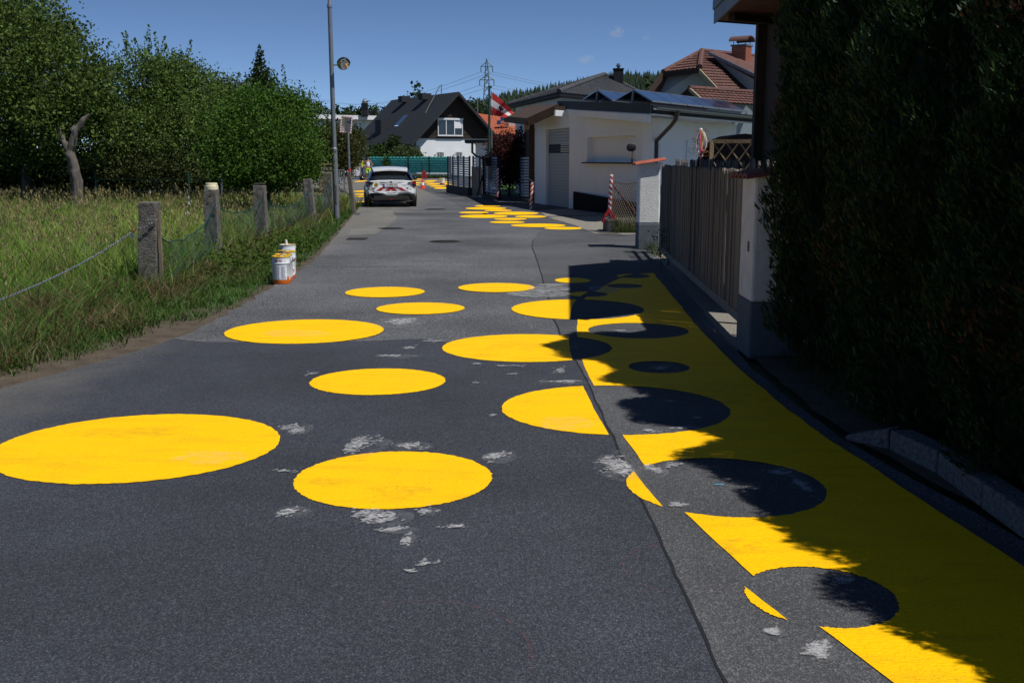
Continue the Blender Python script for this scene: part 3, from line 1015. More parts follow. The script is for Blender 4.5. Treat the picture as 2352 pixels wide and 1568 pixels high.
# tall flowering meadow behind the post line
X, Y = scatter(lambda y: max(420, 1500 - 45 * y), 6.5, 38)
fx = fence_x(Y)
keep = (X < fx - 0.15 + 0.25 * rng.normal(size=len(X)))
X, Y = X[keep], Y[keep]
pn = nz2(X, Y, 0.35, 3)
pm = nz2(X, Y, 1.3, 8)
n = len(X)
Hh = (0.52 + 0.16 * pn + 0.16 * pm) * (0.4 + 0.95 * rng.random(n))
Hh = np.where((Y < 12.9) & (X > -6.2), Hh * np.clip(0.35 + 0.65 * (-4.6 - X) / 1.6, 0.4, 1), Hh)
W = 0.005 + 0.00055 * Y * (0.7 + 0.6 * rng.random(n))
dry = np.clip(0.42 + 0.5 * pn + 0.25 * rng.normal(size=n), 0, 1)[:, None]
near = np.clip((17 - Y) / 8, 0, 1)[:, None]
dry = dry * (1 - 0.55 * near)
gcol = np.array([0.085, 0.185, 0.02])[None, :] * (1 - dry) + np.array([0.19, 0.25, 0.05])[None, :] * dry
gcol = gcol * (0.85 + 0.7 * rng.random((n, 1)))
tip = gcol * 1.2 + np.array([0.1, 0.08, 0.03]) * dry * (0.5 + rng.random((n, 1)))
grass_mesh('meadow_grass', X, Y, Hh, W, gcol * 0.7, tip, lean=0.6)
# seed heads: a second layer of thin straw-coloured stems
X, Y = scatter(lambda y: max(20, 60 - 1.5 * y), 8, 38)
keep = (X < fence_x(Y) - 0.25)
X, Y = X[keep], Y[keep]
n = len(X)
straw = np.array([0.25, 0.21, 0.11])[None, :] * (0.7 + 0.6 * rng.random((n, 1)))
grass_mesh('seed_stems', X, Y, 0.55 + 0.4 * rng.random(n), 0.004 + 0.0004 * Y, np.tile(np.array([[0.12, 0.15, 0.05]]), (n, 1)), straw, lean=0.5)
# panicles of ripe grass and a few white flowers standing above the blades
X, Y = scatter(lambda y: max(7, 26 - 0.7 * y), 8, 37)
keep = (X < fence_x(Y) - 0.2)
X, Y = X[keep], Y[keep]
n = len(X)
per = 7
zt_p = 0.5 + 0.4 * rng.random(n)
Pp_ = np.repeat(np.stack([X, Y, zt_p], 1), per, 0)
Pp_[:, 2] += (rng.random(n * per) - 0.5) * 0.16
Pp_[:, :2] += rng.normal(size=(n * per, 2)) * 0.022
Dp_ = unit(n * per) * 0.5 + np.array([0, 0, 1.0])
Dp_ /= np.linalg.norm(Dp_, axis=1, keepdims=True)
cp_ = leaf_cols(n * per, (0.24, 0.22, 0.1))
wh = np.repeat(rng.random(n) < 0.006, per)
cp_[wh] = np.array([0.7, 0.7, 0.68])
Vp, Fp, Cp = leaf_quads(Pp_, Dp_, (0.03 + 0.0016 * np.repeat(Y, per)) * (0.6 + 0.8 * rng.random(n * per)), cp_, 0.28)
tag(link('seed_heads', np_mesh('seed_heads', Vp, Fp, Cp), M_grass), kind='stuff')
# lush arching blades at the near corner of the meadow
X, Y = scatter(lambda y: 260, 7, 16)
keep = (X < fence_x(Y) + 0.25) & (ex(Y) - X > 0.5)
X, Y = X[keep], Y[keep]
n = len(X)
cb_ = np.array([0.06, 0.14, 0.02])[None, :] * (0.6 + 0.8 * rng.random((n, 1)))
grass_mesh('arching_grass', X, Y, 0.2 + 0.4 * rng.random(n), 0.008 + 0.006 * rng.random(n), cb_ * 0.8, cb_ * 1.4, lean=1.1)
# verge between posts and road: green by the road, dry and brown around the post feet
X, Y = scatter(lambda y: max(700, 2600 - 60 * y), 6.3, 46)
d = ex(Y) - X
fx = fence_x(Y)
pn = nz2(X, Y, 0.9, 15)
pm = nz2(X, Y, 3.0, 19)
bare = np.where(Y < 11, 0.28 + 0.22 * pn + 0.12 * pm, 0.02)
keep = (d > 0.02 + 0.16 * rng.random(len(X)) + 0.14 * pm + 0.1 * pn + bare) & (X > fx - 0.6)
keep &= (pm + 0.5 * rng.normal(size=len(X)) > -0.45)
keep &= ~((d < 0.55) & (Y < 12) & (pn + 0.6 * pm + 0.4 * rng.normal(size=len(X)) < 0.12))
X, Y, d, fx, pn, pm = X[keep], Y[keep], d[keep], fx[keep], pn[keep], pm[keep]
n = len(X)
rel = np.clip((d) / np.maximum(0.5, ex(Y) - fx), 0, 1)
Hh = (0.06 + 0.2 * rel ** 1.4 + 0.1 * pn + 0.06 * pm) * (0.35 + 1.2 * rng.random(n)) + 0.02
Hh *= np.where(Y > 22, 1.35, 1.0)
W = 0.005 + 0.0005 * Y * (0.7 + 0.6 * rng.random(n))
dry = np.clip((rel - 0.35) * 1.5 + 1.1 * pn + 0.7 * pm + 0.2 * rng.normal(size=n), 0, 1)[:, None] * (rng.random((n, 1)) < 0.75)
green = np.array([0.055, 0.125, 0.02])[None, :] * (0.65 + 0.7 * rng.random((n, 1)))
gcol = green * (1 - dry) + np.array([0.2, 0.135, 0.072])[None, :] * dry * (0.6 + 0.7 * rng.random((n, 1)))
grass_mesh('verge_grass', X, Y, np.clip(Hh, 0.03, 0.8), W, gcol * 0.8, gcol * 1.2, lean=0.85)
# broad-leaved weeds along the verge
def weeds(name, X, Y, Hh, size, base, per=16):
    n = len(X)
    P = np.repeat(np.stack([X, Y, X * 0], 1), per, 0)
    P[:, 2] = np.repeat(Hh, per) * rng.random(n * per) - 0.02
    P[:, :2] += rng.normal(size=(n * per, 2)) * np.repeat(Hh, per)[:, None] * 0.35
    D = unit(n * per)
    D[:, 2] = np.abs(D[:, 2]) * 0.7
    V, F, C = leaf_quads(P, D, size * (0.6 + 0.8 * rng.random(n * per)), leaf_cols(n * per, base), 0.6)
    o = link(name, np_mesh(name, V, F, C), M_leaf)
    o['kind'] = 'stuff'
X, Y = scatter(lambda y: max(5, 16 - y), 7, 40)
keep = (ex(Y) - X > 0.35) & (X > fence_x(Y) - 0.7)
X, Y = X[keep], Y[keep]
weeds('verge_weeds', X, Y, 0.1 + 0.3 * rng.random(len(X)) ** 1.5, 0.045, (0.04, 0.085, 0.015))
# brambles in front of the posts beside the paint tins
bx = rng.uniform(-4.6, -3.75, 170)
by = rng.uniform(14.6, 21, 170)
weeds('bramble_tangle', bx, by, 0.16 + 0.3 * rng.random(170), 0.055, (0.05, 0.1, 0.015), 26)
# strip of soil under the verge
sheet('verge', [(-9, 5.5), (-4.4, 5.5)] + [(x + 0.06, y) for x, y in EDGE if 6 < y < 40] + [(-6.1, 40), (-7.6, 40), (-6.0, 20), (-5.3, 12)], -0.012, M_soil)
# litter of small stones and straw on the dusty margin
mb = MB()
for i in range(420):
    y = rnd.uniform(6.6, 12.5)
    x = float(ex(np.array([y]))[0]) + rnd.uniform(-0.35, 0.35)
    r = rnd.uniform(0.003, 0.009)
    mb.ball((x, y, 0.006), (r, r * rnd.uniform(0.6, 1), r * 0.6), 5, 4)
o = mb.build('loose_stones', mat('pebbles', (0.12, 0.112, 0.1), 0.9, var=0.4, vscale=3))
o['kind'] = 'stuff'
# dark weeds in the shaded bed under the hedge
X = rng.uniform(2.25, 3.0, 2600)
Y = rng.uniform(3.6, 9.2, 2600)
keep = X > np.interp(Y, [3.6, 4.2, 5, 5.6, 6.4, 7.1, 9.4], [2.72, 2.6, 2.5, 2.4, 2.3, 2.12, 2.14])
X, Y = X[keep], Y[keep]
n = len(X)
grass_mesh('bed_grass', X, Y, 0.05 + 0.14 * rng.random(n), np.full(n, 0.006), np.tile([[0.04, 0.07, 0.015]], (n, 1)), np.tile([[0.09, 0.09, 0.03]], (n, 1)), lean=0.7, z0=0.0)

# ------------------------------------------------------------------ orchard trees on the left
def ell(px, py, wpx, hpx, Y, dpt=None):
    c = At(px, py, Y)
    k = Y / FPX
    return (c.x, c.y, c.z, wpx / 2 * k, dpt or wpx / 2 * k, hpx / 2 * k)
def top_shoots(lobes, n, h0, h1):
    out = []
    for _ in range(n):
        l = lobes[rnd.randrange(len(lobes))]
        a = rnd.uniform(0, 6.283)
        r = rnd.uniform(0, 0.75)
        x, y = l[0] + l[3] * r * math.cos(a), l[1] + l[4] * r * math.sin(a)
        z = l[2] + l[5] * math.sqrt(max(0.05, 1 - r * r)) * 0.88
        out.append((x, y, z, rnd.uniform(h0, h1)))
    return out
DG = (0.056, 0.104, 0.023)
MG = (0.076, 0.136, 0.03)
BG = (0.047, 0.112, 0.016)
def tree(name, label, base, trunk_h, r0, lobes, n, col, size, nsh=0, sh=(0.4, 0.9), lean=0.0, warm=0.3, clump=0.35, group='trees and bushes behind the meadow', cat='tree', nl=3):
    root = thing(name, label, cat, (base[0], base[1], -0.05), group=group)
    limbs(root, [(base[0], base[1], -0.05), (base[0] + lean * 0.5, base[1], trunk_h * 0.5), (base[0] + lean, base[1], trunk_h)], lobes, r0, nl)
    crown(root, lobes, n, col, size, clump, top_shoots(lobes, nsh, *sh) if nsh else None, warm)
    return root
lb = [ell(40, 150, 330, 280, 34), ell(130, 190, 240, 220, 32), ell(30, 290, 300, 190, 33), ell(170, 290, 170, 150, 31), ell(70, 70, 190, 150, 36), ell(200, 235, 120, 120, 31), ell(-60, 200, 260, 420, 35)]
tree('cherry_tree', 'tallest dark leafy tree at the left edge of the picture', At(60, 400, 34), 2.0, 0.2, lb, 64000, DG, 0.12, 14, (0.5, 1.0), warm=0.5, clump=0.42)
lb = [ell(330, 215, 230, 170, 35), ell(400, 200, 180, 130, 36), ell(440, 240, 170, 140, 35), ell(300, 300, 150, 140, 34), ell(370, 320, 260, 170, 34), ell(460, 330, 180, 200, 34)]
tree('apple_tree', 'apple tree with upright water shoots, middle of the orchard row', At(360, 405, 35), 1.4, 0.13, lb, 60000, MG, 0.095, 34, (0.5, 1.1), warm=0.25, clump=0.32)
lb = [ell(530, 260, 150, 130, 37), ell(560, 310, 190, 190, 37), ell(620, 290, 110, 100, 38)]
tree('pear_tree', 'slightly greyer fruit tree between the apple tree and the bright bush', At(540, 405, 37), 1.4, 0.12, lb, 34000, (0.07, 0.11, 0.035), 0.095, 16, (0.3, 0.8))
lb = [ell(603, 235, 64, 130, 33), ell(600, 190, 44, 80, 33), ell(608, 290, 90, 120, 33)]
tree('slender_tree', 'slender pointed tree top rising above the bright green bush', At(603, 405, 33), 1.6, 0.08, lb, 9000, (0.03, 0.06, 0.018), 0.1, 4, (0.4, 0.7), clump=0.22)
lb = [ell(600, 300, 210, 170, 28.5), ell(640, 345, 190, 130, 27.5), ell(560, 350, 160, 130, 28), ell(670, 270, 120, 110, 29), ell(610, 392, 215, 80, 27.5), ell(690, 350, 90, 120, 28), ell(640, 250, 100, 80, 29)]
tree('round_bush', 'large bright green round bush left of the lamp post', At(615, 420, 28.4), 0.7, 0.07, lb, 66000, BG, 0.075, 12, (0.3, 0.8), warm=0.35, clump=0.3, cat='bush')
lb = [ell(300, 365, 200, 110, 33), ell(400, 380, 200, 100, 33), ell(455, 385, 120, 80, 33)]
tree('undergrowth_bush', 'thin twiggy bush with bare branches under the apple tree', At(380, 425, 33), 0.4, 0.05, lb, 12000, (0.05, 0.07, 0.022), 0.08, 0, cat='bush', nl=9)
lb = [ell(x, 388 + (x % 3) * 4, 120, 90, 37.5, 1.0) for x in range(-90, 580, 55)]
tree('shade_fill_bush', 'undergrowth hedge filling the orchard foot, leaves coloured dark for the shade there', At(240, 420, 37.5), 0.4, 0.05, lb, 42000, (0.02, 0.04, 0.011), 0.13, 0, cat='bush', nl=1)  # fill row; leaf colour darkened to stand for black shade under the trees
lb = [ell(760, 350, 100, 100, 58), ell(738, 365, 100, 80, 57), ell(788, 348, 56, 70, 57), ell(792, 322, 66, 56, 60), ell(755, 322, 60, 50, 60)]
tree('dark_bush', 'dark olive bush behind the lamp post and the square mirror', At(770, 400, 58), 0.8, 0.1, lb, 24000, (0.045, 0.06, 0.02), 0.15, 6, (0.5, 1.0), warm=0.5, clump=0.5, cat='bush')
# forked dead trunk in front of the tall tree
b0 = At(175, 432, 30)
def rough_limb(pts, rs, n=14):
    """knotty limb: resampled path, ridged and swollen by noise"""
    pts = [Vector(p) for p in pts]
    P2, R2 = [], []
    for i in range(len(pts) - 1):
        for k in range(7):
            f = k / 7
            P2.append(pts[i].lerp(pts[i + 1], f) + Vector((mnoise.noise(Vector((i + f, 3, 1))) * 0.03, 0, 0)))
            R2.append(rs[i] + (rs[i + 1] - rs[i]) * f)
    P2.append(pts[-1])
    R2.append(rs[-1])
    mb = MB()
    mb.tube(P2, R2, n)
    out = []
    for i, v in enumerate(mb.v):
        ctr = P2[min(len(P2) - 1, i // n)]
        d = Vector(v) - ctr
        k = 1 + 0.28 * mnoise.noise(Vector((v[0] * 7, v[1] * 7, v[2] * 2.2))) + 0.16 * mnoise.noise(Vector((v[0] * 22, v[1] * 22, v[2] * 7)))
        out.append(tuple(ctr + d * k))
    mb.v = out
    return mb
dt = thing('forked_trunk', 'bare forked grey trunk of a lopped tree in the meadow', 'tree trunk', (b0.x, b0.y, -0.05))
P = lambda x, y, Y=30: At(x, y, Y)
rough_limb([(b0.x, b0.y, -0.05), P(176, 415), P(170, 385), P(161, 357), P(157, 345)], [0.2, 0.165, 0.15, 0.14, 0.12]).build('trunk', M_bark, dt, smooth=True)
rough_limb([P(158, 352), P(148, 330), P(139, 306), P(135, 290)], [0.1, 0.08, 0.07, 0.035]).build('branch', M_bark, dt, smooth=True)
rough_limb([P(158, 354), P(168, 326), P(174, 302), P(190, 278), P(205, 262)], [0.11, 0.1, 0.11, 0.085, 0.02]).build('branch', M_bark, dt, smooth=True)
MB().tube([P(173, 306), P(168, 296), P(172, 290)], [0.1, 0.09, 0.05], 8).build('stub', M_bark, dt, smooth=True)
# apples
M_apple = mat('apple', (0.45, 0.09, 0.02), 0.4)
M_yapple = mat('yellow_apple', (0.6, 0.45, 0.05), 0.4)
# ================================================================== LEFT ROADSIDE FURNITURE
M_conc = mat('weathered_concrete', (0.05, 0.047, 0.043), 0.95, col2=(0.2, 0.188, 0.168), vscale=11, detail=9, bump=0.9, bscale=60)
M_moss = mat('moss', (0.03, 0.03, 0.02), 0.98, var=0.4, vscale=20, bump=0.8, bscale=50)
M_net = mat('green_net', (0.012, 0.05, 0.045), 0.6)
M_galv = mat('galvanised_steel', (0.2, 0.22, 0.245), 0.5, var=0.16, vscale=14, detail=6, metallic=0.45)
M_rust = mat('rusty_wire', (0.12, 0.045, 0.025), 0.9, var=0.4, vscale=20)
M_chain = mat('zinc_chain', (0.35, 0.38, 0.42), 0.35, metallic=0.9, var=0.2, vscale=30)
M_wood = mat('old_timber', (0.07, 0.058, 0.05), 0.9, col2=(0.17, 0.15, 0.135), vscale=5, bump=0.7, bscale=30, stretch=(1, 1, 0.15), detail=7)
def conc_post(px, ytop, Y, wpx, label, lean=(0, 0), wood=False, chip=0):
    top = At(px, ytop, Y)
    w = wpx * Y / FPX
    bx, by = top.x - lean[0], top.y - lean[1]
    t = thing('fence_post', label, 'fence post', (bx, by, -0.1), group='old posts along the meadow')
    rings = []
    for k in range(9):
        f = k / 8
        ww = w * (1.1 - 0.14 * f)
        cx, cy = bx + lean[0] * f, by + lean[1] * f
        z = -0.1 + (top.z + 0.1) * f
        rings.append([(cx + sx * ww / 2 + rnd.uniform(-1, 1) * 0.005, cy + sy * ww / 2 + rnd.uniform(-1, 1) * 0.005, z - (0.03 * chip if (k == 8 and sx > 0) else 0)) for sx, sy in ((-1, -1), (0, -1.0), (1, -1), (1, 1), (-1, 1))])
    MB().loft(rings).build('shaft', M_wood if wood else M_conc, t, bevel=0.012)
    return t, top, w
p1, t1, w1 = conc_post(343, 464, 13.1, 40, 'nearest concrete fence post, tall and chained, with lichen', (0.06, 0))
p2, t2, w2 = conc_post(485, 436, 17.2, 30, 'concrete fence post carrying a cream cup on top', (0.0, 0))
p3, t3, w3 = conc_post(596, 425, 20.5, 26, 'concrete fence post with mossy top, third from the front', (-0.02, 0), chip=0.5)
p4, t4, w4 = conc_post(706, 411, 26.2, 19, 'leaning concrete fence post, fourth from the front', (-0.1, 0))
p5, t5, w5 = conc_post(753, 397, 30.5, 19, 'far concrete fence post just left of the lamp post', (-0.03, 0))
p6, t6, w6 = conc_post(801, 394, 33.5, 9, 'dark wooden fence post right of the lamp post, last in the row', (-0.14, 0), wood=True)
MB().box((t3.x, t3.y, t3.z + 0.015), (w3 * 0.9, w3 * 0.9, 0.05)).build('moss_cap', M_moss, p3, bevel=0.02)
MB().bar((t1.x + w1 * 0.55, t1.y - 0.05, 0.15), (t1.x + w1 * 0.55, t1.y - 0.05, t1.z - 0.1), 0.035, 0.03, up=(0, 1, 0)).build('timber_batten', mat('grey_batten', (0.2, 0.16, 0.12), 0.9, var=0.3, vscale=8), p1)
for k, (dx, dz_) in enumerate([(0.0, -0.1), (-0.05, -0.22)]):
    MB().lathe([(0.013, 0), (0.013, 0.004)], (t2.x + dx, t2.y - w2 * 0.49, t2.z + dz_), 10, 'y').build('bolt_hole', M_tar, p2)
MB().tube([(t2.x + 0.0, t2.y - w2 * 0.52, t2.z - 0.36), (t2.x + 0.03, t2.y - w2 * 0.6, t2.z - 0.34), (t2.x + 0.08, t2.y - w2 * 0.56, t2.z - 0.38)], 0.008, 5).build('wire_tie', M_rust, p2)
# cream plastic cup on the second post
M_cream = mat('cream_plastic', (0.72, 0.66, 0.45), 0.45)
cup = thing('plastic_cup', 'cream plastic cup with a wide rim upside down on a post', 'cup', (t2.x, t2.y, t2.z))
MB().lathe([(0.1, 0.0), (0.105, 0.005), (0.105, 0.06), (0.095, 0.065), (0.092, 0.105), (0.085, 0.11)], (t2.x + 0.01, t2.y, t2.z), 24).build('rim', M_cream, cup, smooth=True)
MB().box((t2.x + 0.09, t2.y - 0.03, t2.z + 0.075), (0.03, 0.03, 0.02)).build('lug', M_cream, cup)

# sagging green net between the posts
def net(a, b, sag, drop, label, cell=0.11, skew=0.0):
    t = thing('net_fence', label, 'net fence', ((a.x + b.x) / 2, (a.y + b.y) / 2, 0), group='sagging green nets between the posts')
    L = (b - a).length
    nu = int(L / cell)
    nv = int(drop / cell)
    def pt(u, v):
        s = 4 * u * (1 - u)
        p = a.lerp(b, u)
        z = p.z - sag * (s ** 0.75) - v * drop * (0.92 - 0.2 * s)
        j = 0.03 * mnoise.noise(Vector((u * 9, v * 7, a.y)))
        bulge = 0.12 * s * math.sin(v * 3.0)
        return Vector((p.x + bulge + j, p.y + j, max(0.0, z + 0.04 * mnoise.noise(Vector((u * 7, v * 5, a.x))))))
    MB().tube([pt(i / 24, 0) for i in range(25)], 0.009, 5).build('rope', M_net, t)
    mb = MB()
    for i in range(nu * 2):
        for sgn in (1, -1):
            pts = []
            for k in range(nv + 1):
                u = i / (nu * 2) + sgn * (k * 0.5 / nu)
                if 0 <= u <= 1:
                    pts.append(pt(u, k / nv))
            if len(pts) > 2:
                mb.tube(pts, 0.0013, 3, False)
    o = mb.build('mesh_wires', M_net, t)
    o['kind'] = 'stuff'
def pp(t, w, dz_=-0.22, sx=0.4):
    return Vector((t.x + w * sx, t.y - w * 0.62, t.z + dz_))
net(Vector((t1.x + w1 * 0.6, t1.y, t1.z - 0.45)), pp(t2, w2), 0.22, 0.72, 'sagging dark green net between the two nearest posts')
net(pp(t2, w2), pp(t3, w3), 0.22, 0.7, 'sagging green net between the cup post and the mossy post')
net(pp(t3, w3), pp(t4, w4), 0.3, 0.6, 'green net half sunk in grass beside the paint tins')
net(pp(t4, w4), pp(t5, w5), 0.3, 0.6, 'green net between the leaning post and the lamp post')
# chain with padlock
ca = Vector((t1.x + w1 * 0.5, t1.y - w1 * 0.6, t1.z - 0.22))
cb = Vector((t1.x - w1 * 0.55, t1.y - w1 * 0.75, t1.z - 0.33))
cc = At(-60, 712, 9.0)
ch = thing('barrier_chain', 'zinc chain with padlock hung from the nearest concrete post', 'chain', (t1.x, t1.y, 0))
def link_mesh():
    pts = []
    for i in range(16):
        t = 2 * math.pi * i / 16
        pts.append((0.009 * math.cos(t), 0, 0.012 * math.sin(t) + (0.011 if math.sin(t) > 0 else -0.011)))
    mb = MB()
    n = 5
    rings = []
    for i, p in enumerate(pts):
        a, b = Vector(pts[i - 1]), Vector(pts[(i + 1) % 16])
        d = (b - a).normalized()
        s = Vector((0, 1, 0))
        u = d.cross(s)
        rings.append([Vector(p) + (s * math.cos(q) + u * math.sin(q)) * 0.0036 for q in [2 * math.pi * j / n for j in range(n)]])
    rings.append(rings[0])
    mb.loft(rings, False)
    return mb.mesh('chain_link', True)
lm = link_mesh()
lm.materials.append(M_chain)
lr = lm.copy()
lr.materials.clear()
lr.materials.append(M_rust)
path = [ca.lerp(cb, i / 20) + Vector((0, 0, -0.02 * math.sin(math.pi * i / 20))) for i in range(20)] + [cb.lerp(cc, i / 60) + Vector((0, 0, -0.07 * math.sin(math.pi * i / 60))) for i in range(61)]
acc, cum = 0.0, [0.0]
for i in range(1, len(path)):
    acc += (path[i] - path[i - 1]).length
    cum.append(acc)
pitch = 0.037
k = 0
for q in range(int(acc / pitch)):
    s = q * pitch
    while cum[k + 1] < s:
        k += 1
    f = (s - cum[k]) / (cum[k + 1] - cum[k])
    p = path[k].lerp(path[k + 1], f)
    d = (path[k + 1] - path[k]).normalized()
    rusty = 6 < q < 12 or (mnoise.noise(Vector((q * 0.17, 0, 3))) > 0.42)
    o = bpy.data.objects.new('chain_link', lr if rusty else lm)
    COL.objects.link(o)
    o.parent = ch
    o.location = p - Vector(ch.location)
    o.rotation_euler = (d.to_track_quat('Z', 'Y') @ Matrix.Rotation(q % 2 * math.pi / 2, 3, 'Z').to_quaternion()).to_euler()
lk = cb.lerp(cc, 0.03)
pl = MB().box((lk.x, lk.y - 0.02, lk.z - 0.055), (0.05, 0.022, 0.045)).build('padlock', M_chain, ch, bevel=0.006)
MB().tube([(lk.x - 0.016, lk.y - 0.02, lk.z - 0.035), (lk.x - 0.016, lk.y - 0.02, lk.z), (lk.x, lk.y - 0.02, lk.z + 0.014), (lk.x + 0.016, lk.y - 0.02, lk.z), (lk.x + 0.016, lk.y - 0.02, lk.z - 0.035)], 0.0045, 6).build('shackle', M_rust, pl)

# ------------------------------------------------------------------ paint tins
M_tin = mat('white_tin', (0.62, 0.66, 0.7), 0.3, spec=0.5, var=0.04, vscale=5)
M_tin_or = mat('orange_print', (0.62, 0.13, 0.01), 0.35)
M_label = mat('paper_label', (0.78, 0.79, 0.84), 0.6)
M_print = mat('fine_print', (0.36, 0.39, 0.5), 0.7)
M_wire = mat('wire_handle', (0.25, 0.25, 0.26), 0.4, metallic=0.8)
M_black = mat('black_plastic', (0.012, 0.012, 0.013), 0.5)
M_lidy = mat('yellow_lid', (0.75, 0.45, 0.004), 0.4)
M_red = mat('signal_red', (0.5, 0.02, 0.02), 0.5)
def tin(base, r, h, label, lid=True, sheet_label=True, name_print=True, face=-1.35, handle_up=False, hz=False, stick=False):
    x, y, z = base
    t = thing('paint_bucket', label, 'paint bucket', (x, y, z), group='paint buckets at the verge')
    MB().lathe([(r * 0.97, 0), (r * 0.985, 0.012), (r, 0.02), (r, h * 0.155)], (x, y, z), 36, caps=True).build('base_print', M_tin_or, t, smooth=True)
    MB().lathe([(r * 0.999, h * 0.155), (r, h * 0.74), (r * 1.025, h * 0.75), (r * 1.025, h * 0.765), (r, h * 0.775), (r, h * 0.97), (r * 1.03, h * 0.975), (r * 1.03, h), (r * 0.96, h), (r * 0.95, h * 0.95)], (x, y, z), 36, caps=False).build('drum', M_tin, t, smooth=True)
    if lid:
        ld = MB().lathe([(r * 1.04, h * 0.985), (r * 1.06, h * 1.0), (r * 1.04, h * 1.025), (r * 0.8, h * 1.03), (r * 0.78, h * 1.005), (0.01, h * 1.005)], (x, y, z), 36).build('lid', M_lidy, t, smooth=True)
        MB().tube([(x + r * 0.45 * math.cos(q), y + r * 0.45 * math.sin(q), z + h * 1.02) for q in [i * 0.4 for i in range(17)]], 0.005, 5).build('pull_ring', M_wire, ld)
    else:
        MB().lathe([(r * 0.955, h * 0.9), (r * 0.965, h * 0.985), (r * 1.035, h * 1.004), (r * 1.035, h * 0.994)], (x, y, z), 36, caps=False).build('paint_rim', M_lidy, t, smooth=True)
        MB().lathe([(r * 0.95, h * 0.93), (0.01, h * 0.93)], (x, y, z), 36, caps=False).build('paint_surface', M_lidy, t)
    def patch(a0, a1, z0, z1, off):
        mb = MB()
        n = 14
        vs = []
        for i in range(n + 1):
            a = a0 + (a1 - a0) * i / n
            vs += [(x + (r + off) * math.cos(a), y + (r + off) * math.sin(a), z + z0), (x + (r + off) * math.cos(a), y + (r + off) * math.sin(a), z + z1)]
        mb.add(vs, [(2 * i, 2 * i + 2, 2 * i + 3, 2 * i + 1) for i in range(n)])
        return mb
    if sheet_label:
        lo = patch(face - 0.78, face + 0.62, h * 0.16, h * 0.7, 0.002).build('label', M_label, t, smooth=True)
        for col in range(2):
            for row in range(16):
                wd = rnd.uniform(0.7, 1.0)
                a0 = face - 0.7 + col * 0.66
                mb = patch(a0, a0 + 0.56 * wd, h * (0.19 + row * 0.0305), h * (0.205 + row * 0.0305), 0.0035)
                mb.build('print_line', M_print, lo)
        mb = patch(face + 0.62, face + 0.95, h * 0.155, h * 0.27, 0.001)
        mb.build('orange_flash', M_tin_or, t)
    if hz:
        lo = patch(face - 0.1, face + 0.6, h * 0.1, h * 0.72, 0.002).build('label', M_label, t, smooth=True)
        patch(face - 0.08, face + 0.58, h * 0.64, h * 0.71, 0.0035).build('print_line', M_tin_or, lo)
        a = face + 0.2
        px_, py_ = x + (r + 0.004) * math.cos(a), y + (r + 0.004) * math.sin(a)
        tn = Vector((-math.sin(a), math.cos(a), 0))
        c0 = Vector((px_, py_, z + h * 0.28))
        for q in range(4):
            p0 = [Vector((0, 0, 0.035)), tn * 0.035, Vector((0, 0, -0.035)), tn * -0.035][q]
            p1_ = [tn * 0.035, Vector((0, 0, -0.035)), tn * -0.035, Vector((0, 0, 0.035))][q]
            MB().bar(c0 + p0, c0 + p1_, 0.004, 0.006).build('hazard_diamond', M_red, lo)
        for row in range(5):
            patch(face + 0.0, face + 0.5, h * (0.42 + row * 0.035), h * (0.43 + row * 0.035), 0.0035).build('print_line', M_print, lo)
    for a in (face + 1.5, face - 1.64):
        e = Vector((x + r * 1.0 * math.cos(a), y + r * math.sin(a), z + h * 0.87))
        MB().ball(e, 0.014, 8, 6).build('handle_ear', M_wire, t)
    e0 = Vector((x + r * 1.05 * math.cos(face + 1.5), y + r * 1.05 * math.sin(face + 1.5), z + h * 0.87))
    e1 = Vector((x + r * 1.05 * math.cos(face - 1.64), y + r * 1.05 * math.sin(face - 1.64), z + h * 0.87))
    pts = []
    for i in range(13):
        q = math.pi * i / 12
        c = (e0 + e1) / 2
        rad = (e0 - e1) / 2
        off = Vector((0, 0, 1)) if handle_up else Vector((math.cos(face), math.sin(face), -0.55))
        pts.append(c + rad * math.cos(q) + off * (r * (0.95 if handle_up else 1.12)) * math.sin(q))
    hd = MB().tube(pts, 0.004, 6).build('handle', M_wire, t)
    MB().tube(pts[5:8], 0.011, 8).build('grip', M_black, hd)
    if name_print:
        for i, chx in enumerate('ENVIRO'):
            a = face - 0.62 + i * 0.13
            text('brand_print', chx, 0.036, mat('dark_red_print', (0.3, 0.03, 0.06), 0.5), t, Vector((x + (r + 0.001) * math.cos(a), y + (r + 0.001) * math.sin(a), z + h * 0.865)) - Vector((x, y, z)), (math.pi / 2, 0, a + math.pi / 2))
        patch(face + 0.16, face + 0.5, h * 0.85, h * 0.858, 0.002).build('print_line', M_print, t)
    return t
tb0 = G(643, 653)
px1 = tb0.y / FPX
tin((tb0.x, tb0.y + 0.12, 0.004), 20.5 * px1, 62 * px1, 'front white paint bucket with printed label, orange foot and yellow lid', handle_up=True)
tin((tb0.x - 0.03, tb0.y + 0.42, 0.004), 20 * px1, 62 * px1, 'white paint bucket half hidden between the front bucket and the stack', handle_up=False, sheet_label=False, name_print=False)
rb = (tb0.x - 0.075, tb0.y + 0.86, 0.004)
hb = 63 * px1
tin(rb, 20.5 * px1, hb, 'white paint bucket with hazard diamond on its label, third from the front', lid=True, sheet_label=False, name_print=False, hz=True, face=-1.0)
rb = (-3.52, 16.4, 0.004)
tin(rb, 20.5 * px1, hb, 'open white paint bucket rimmed with yellow, rearmost of the buckets', lid=False, sheet_label=False, name_print=False)
so = thing('roller_handle', 'white roller handle sticking out of the rearmost open paint bucket', 'roller handle', (rb[0], rb[1], 0.9))
zt = 0.004
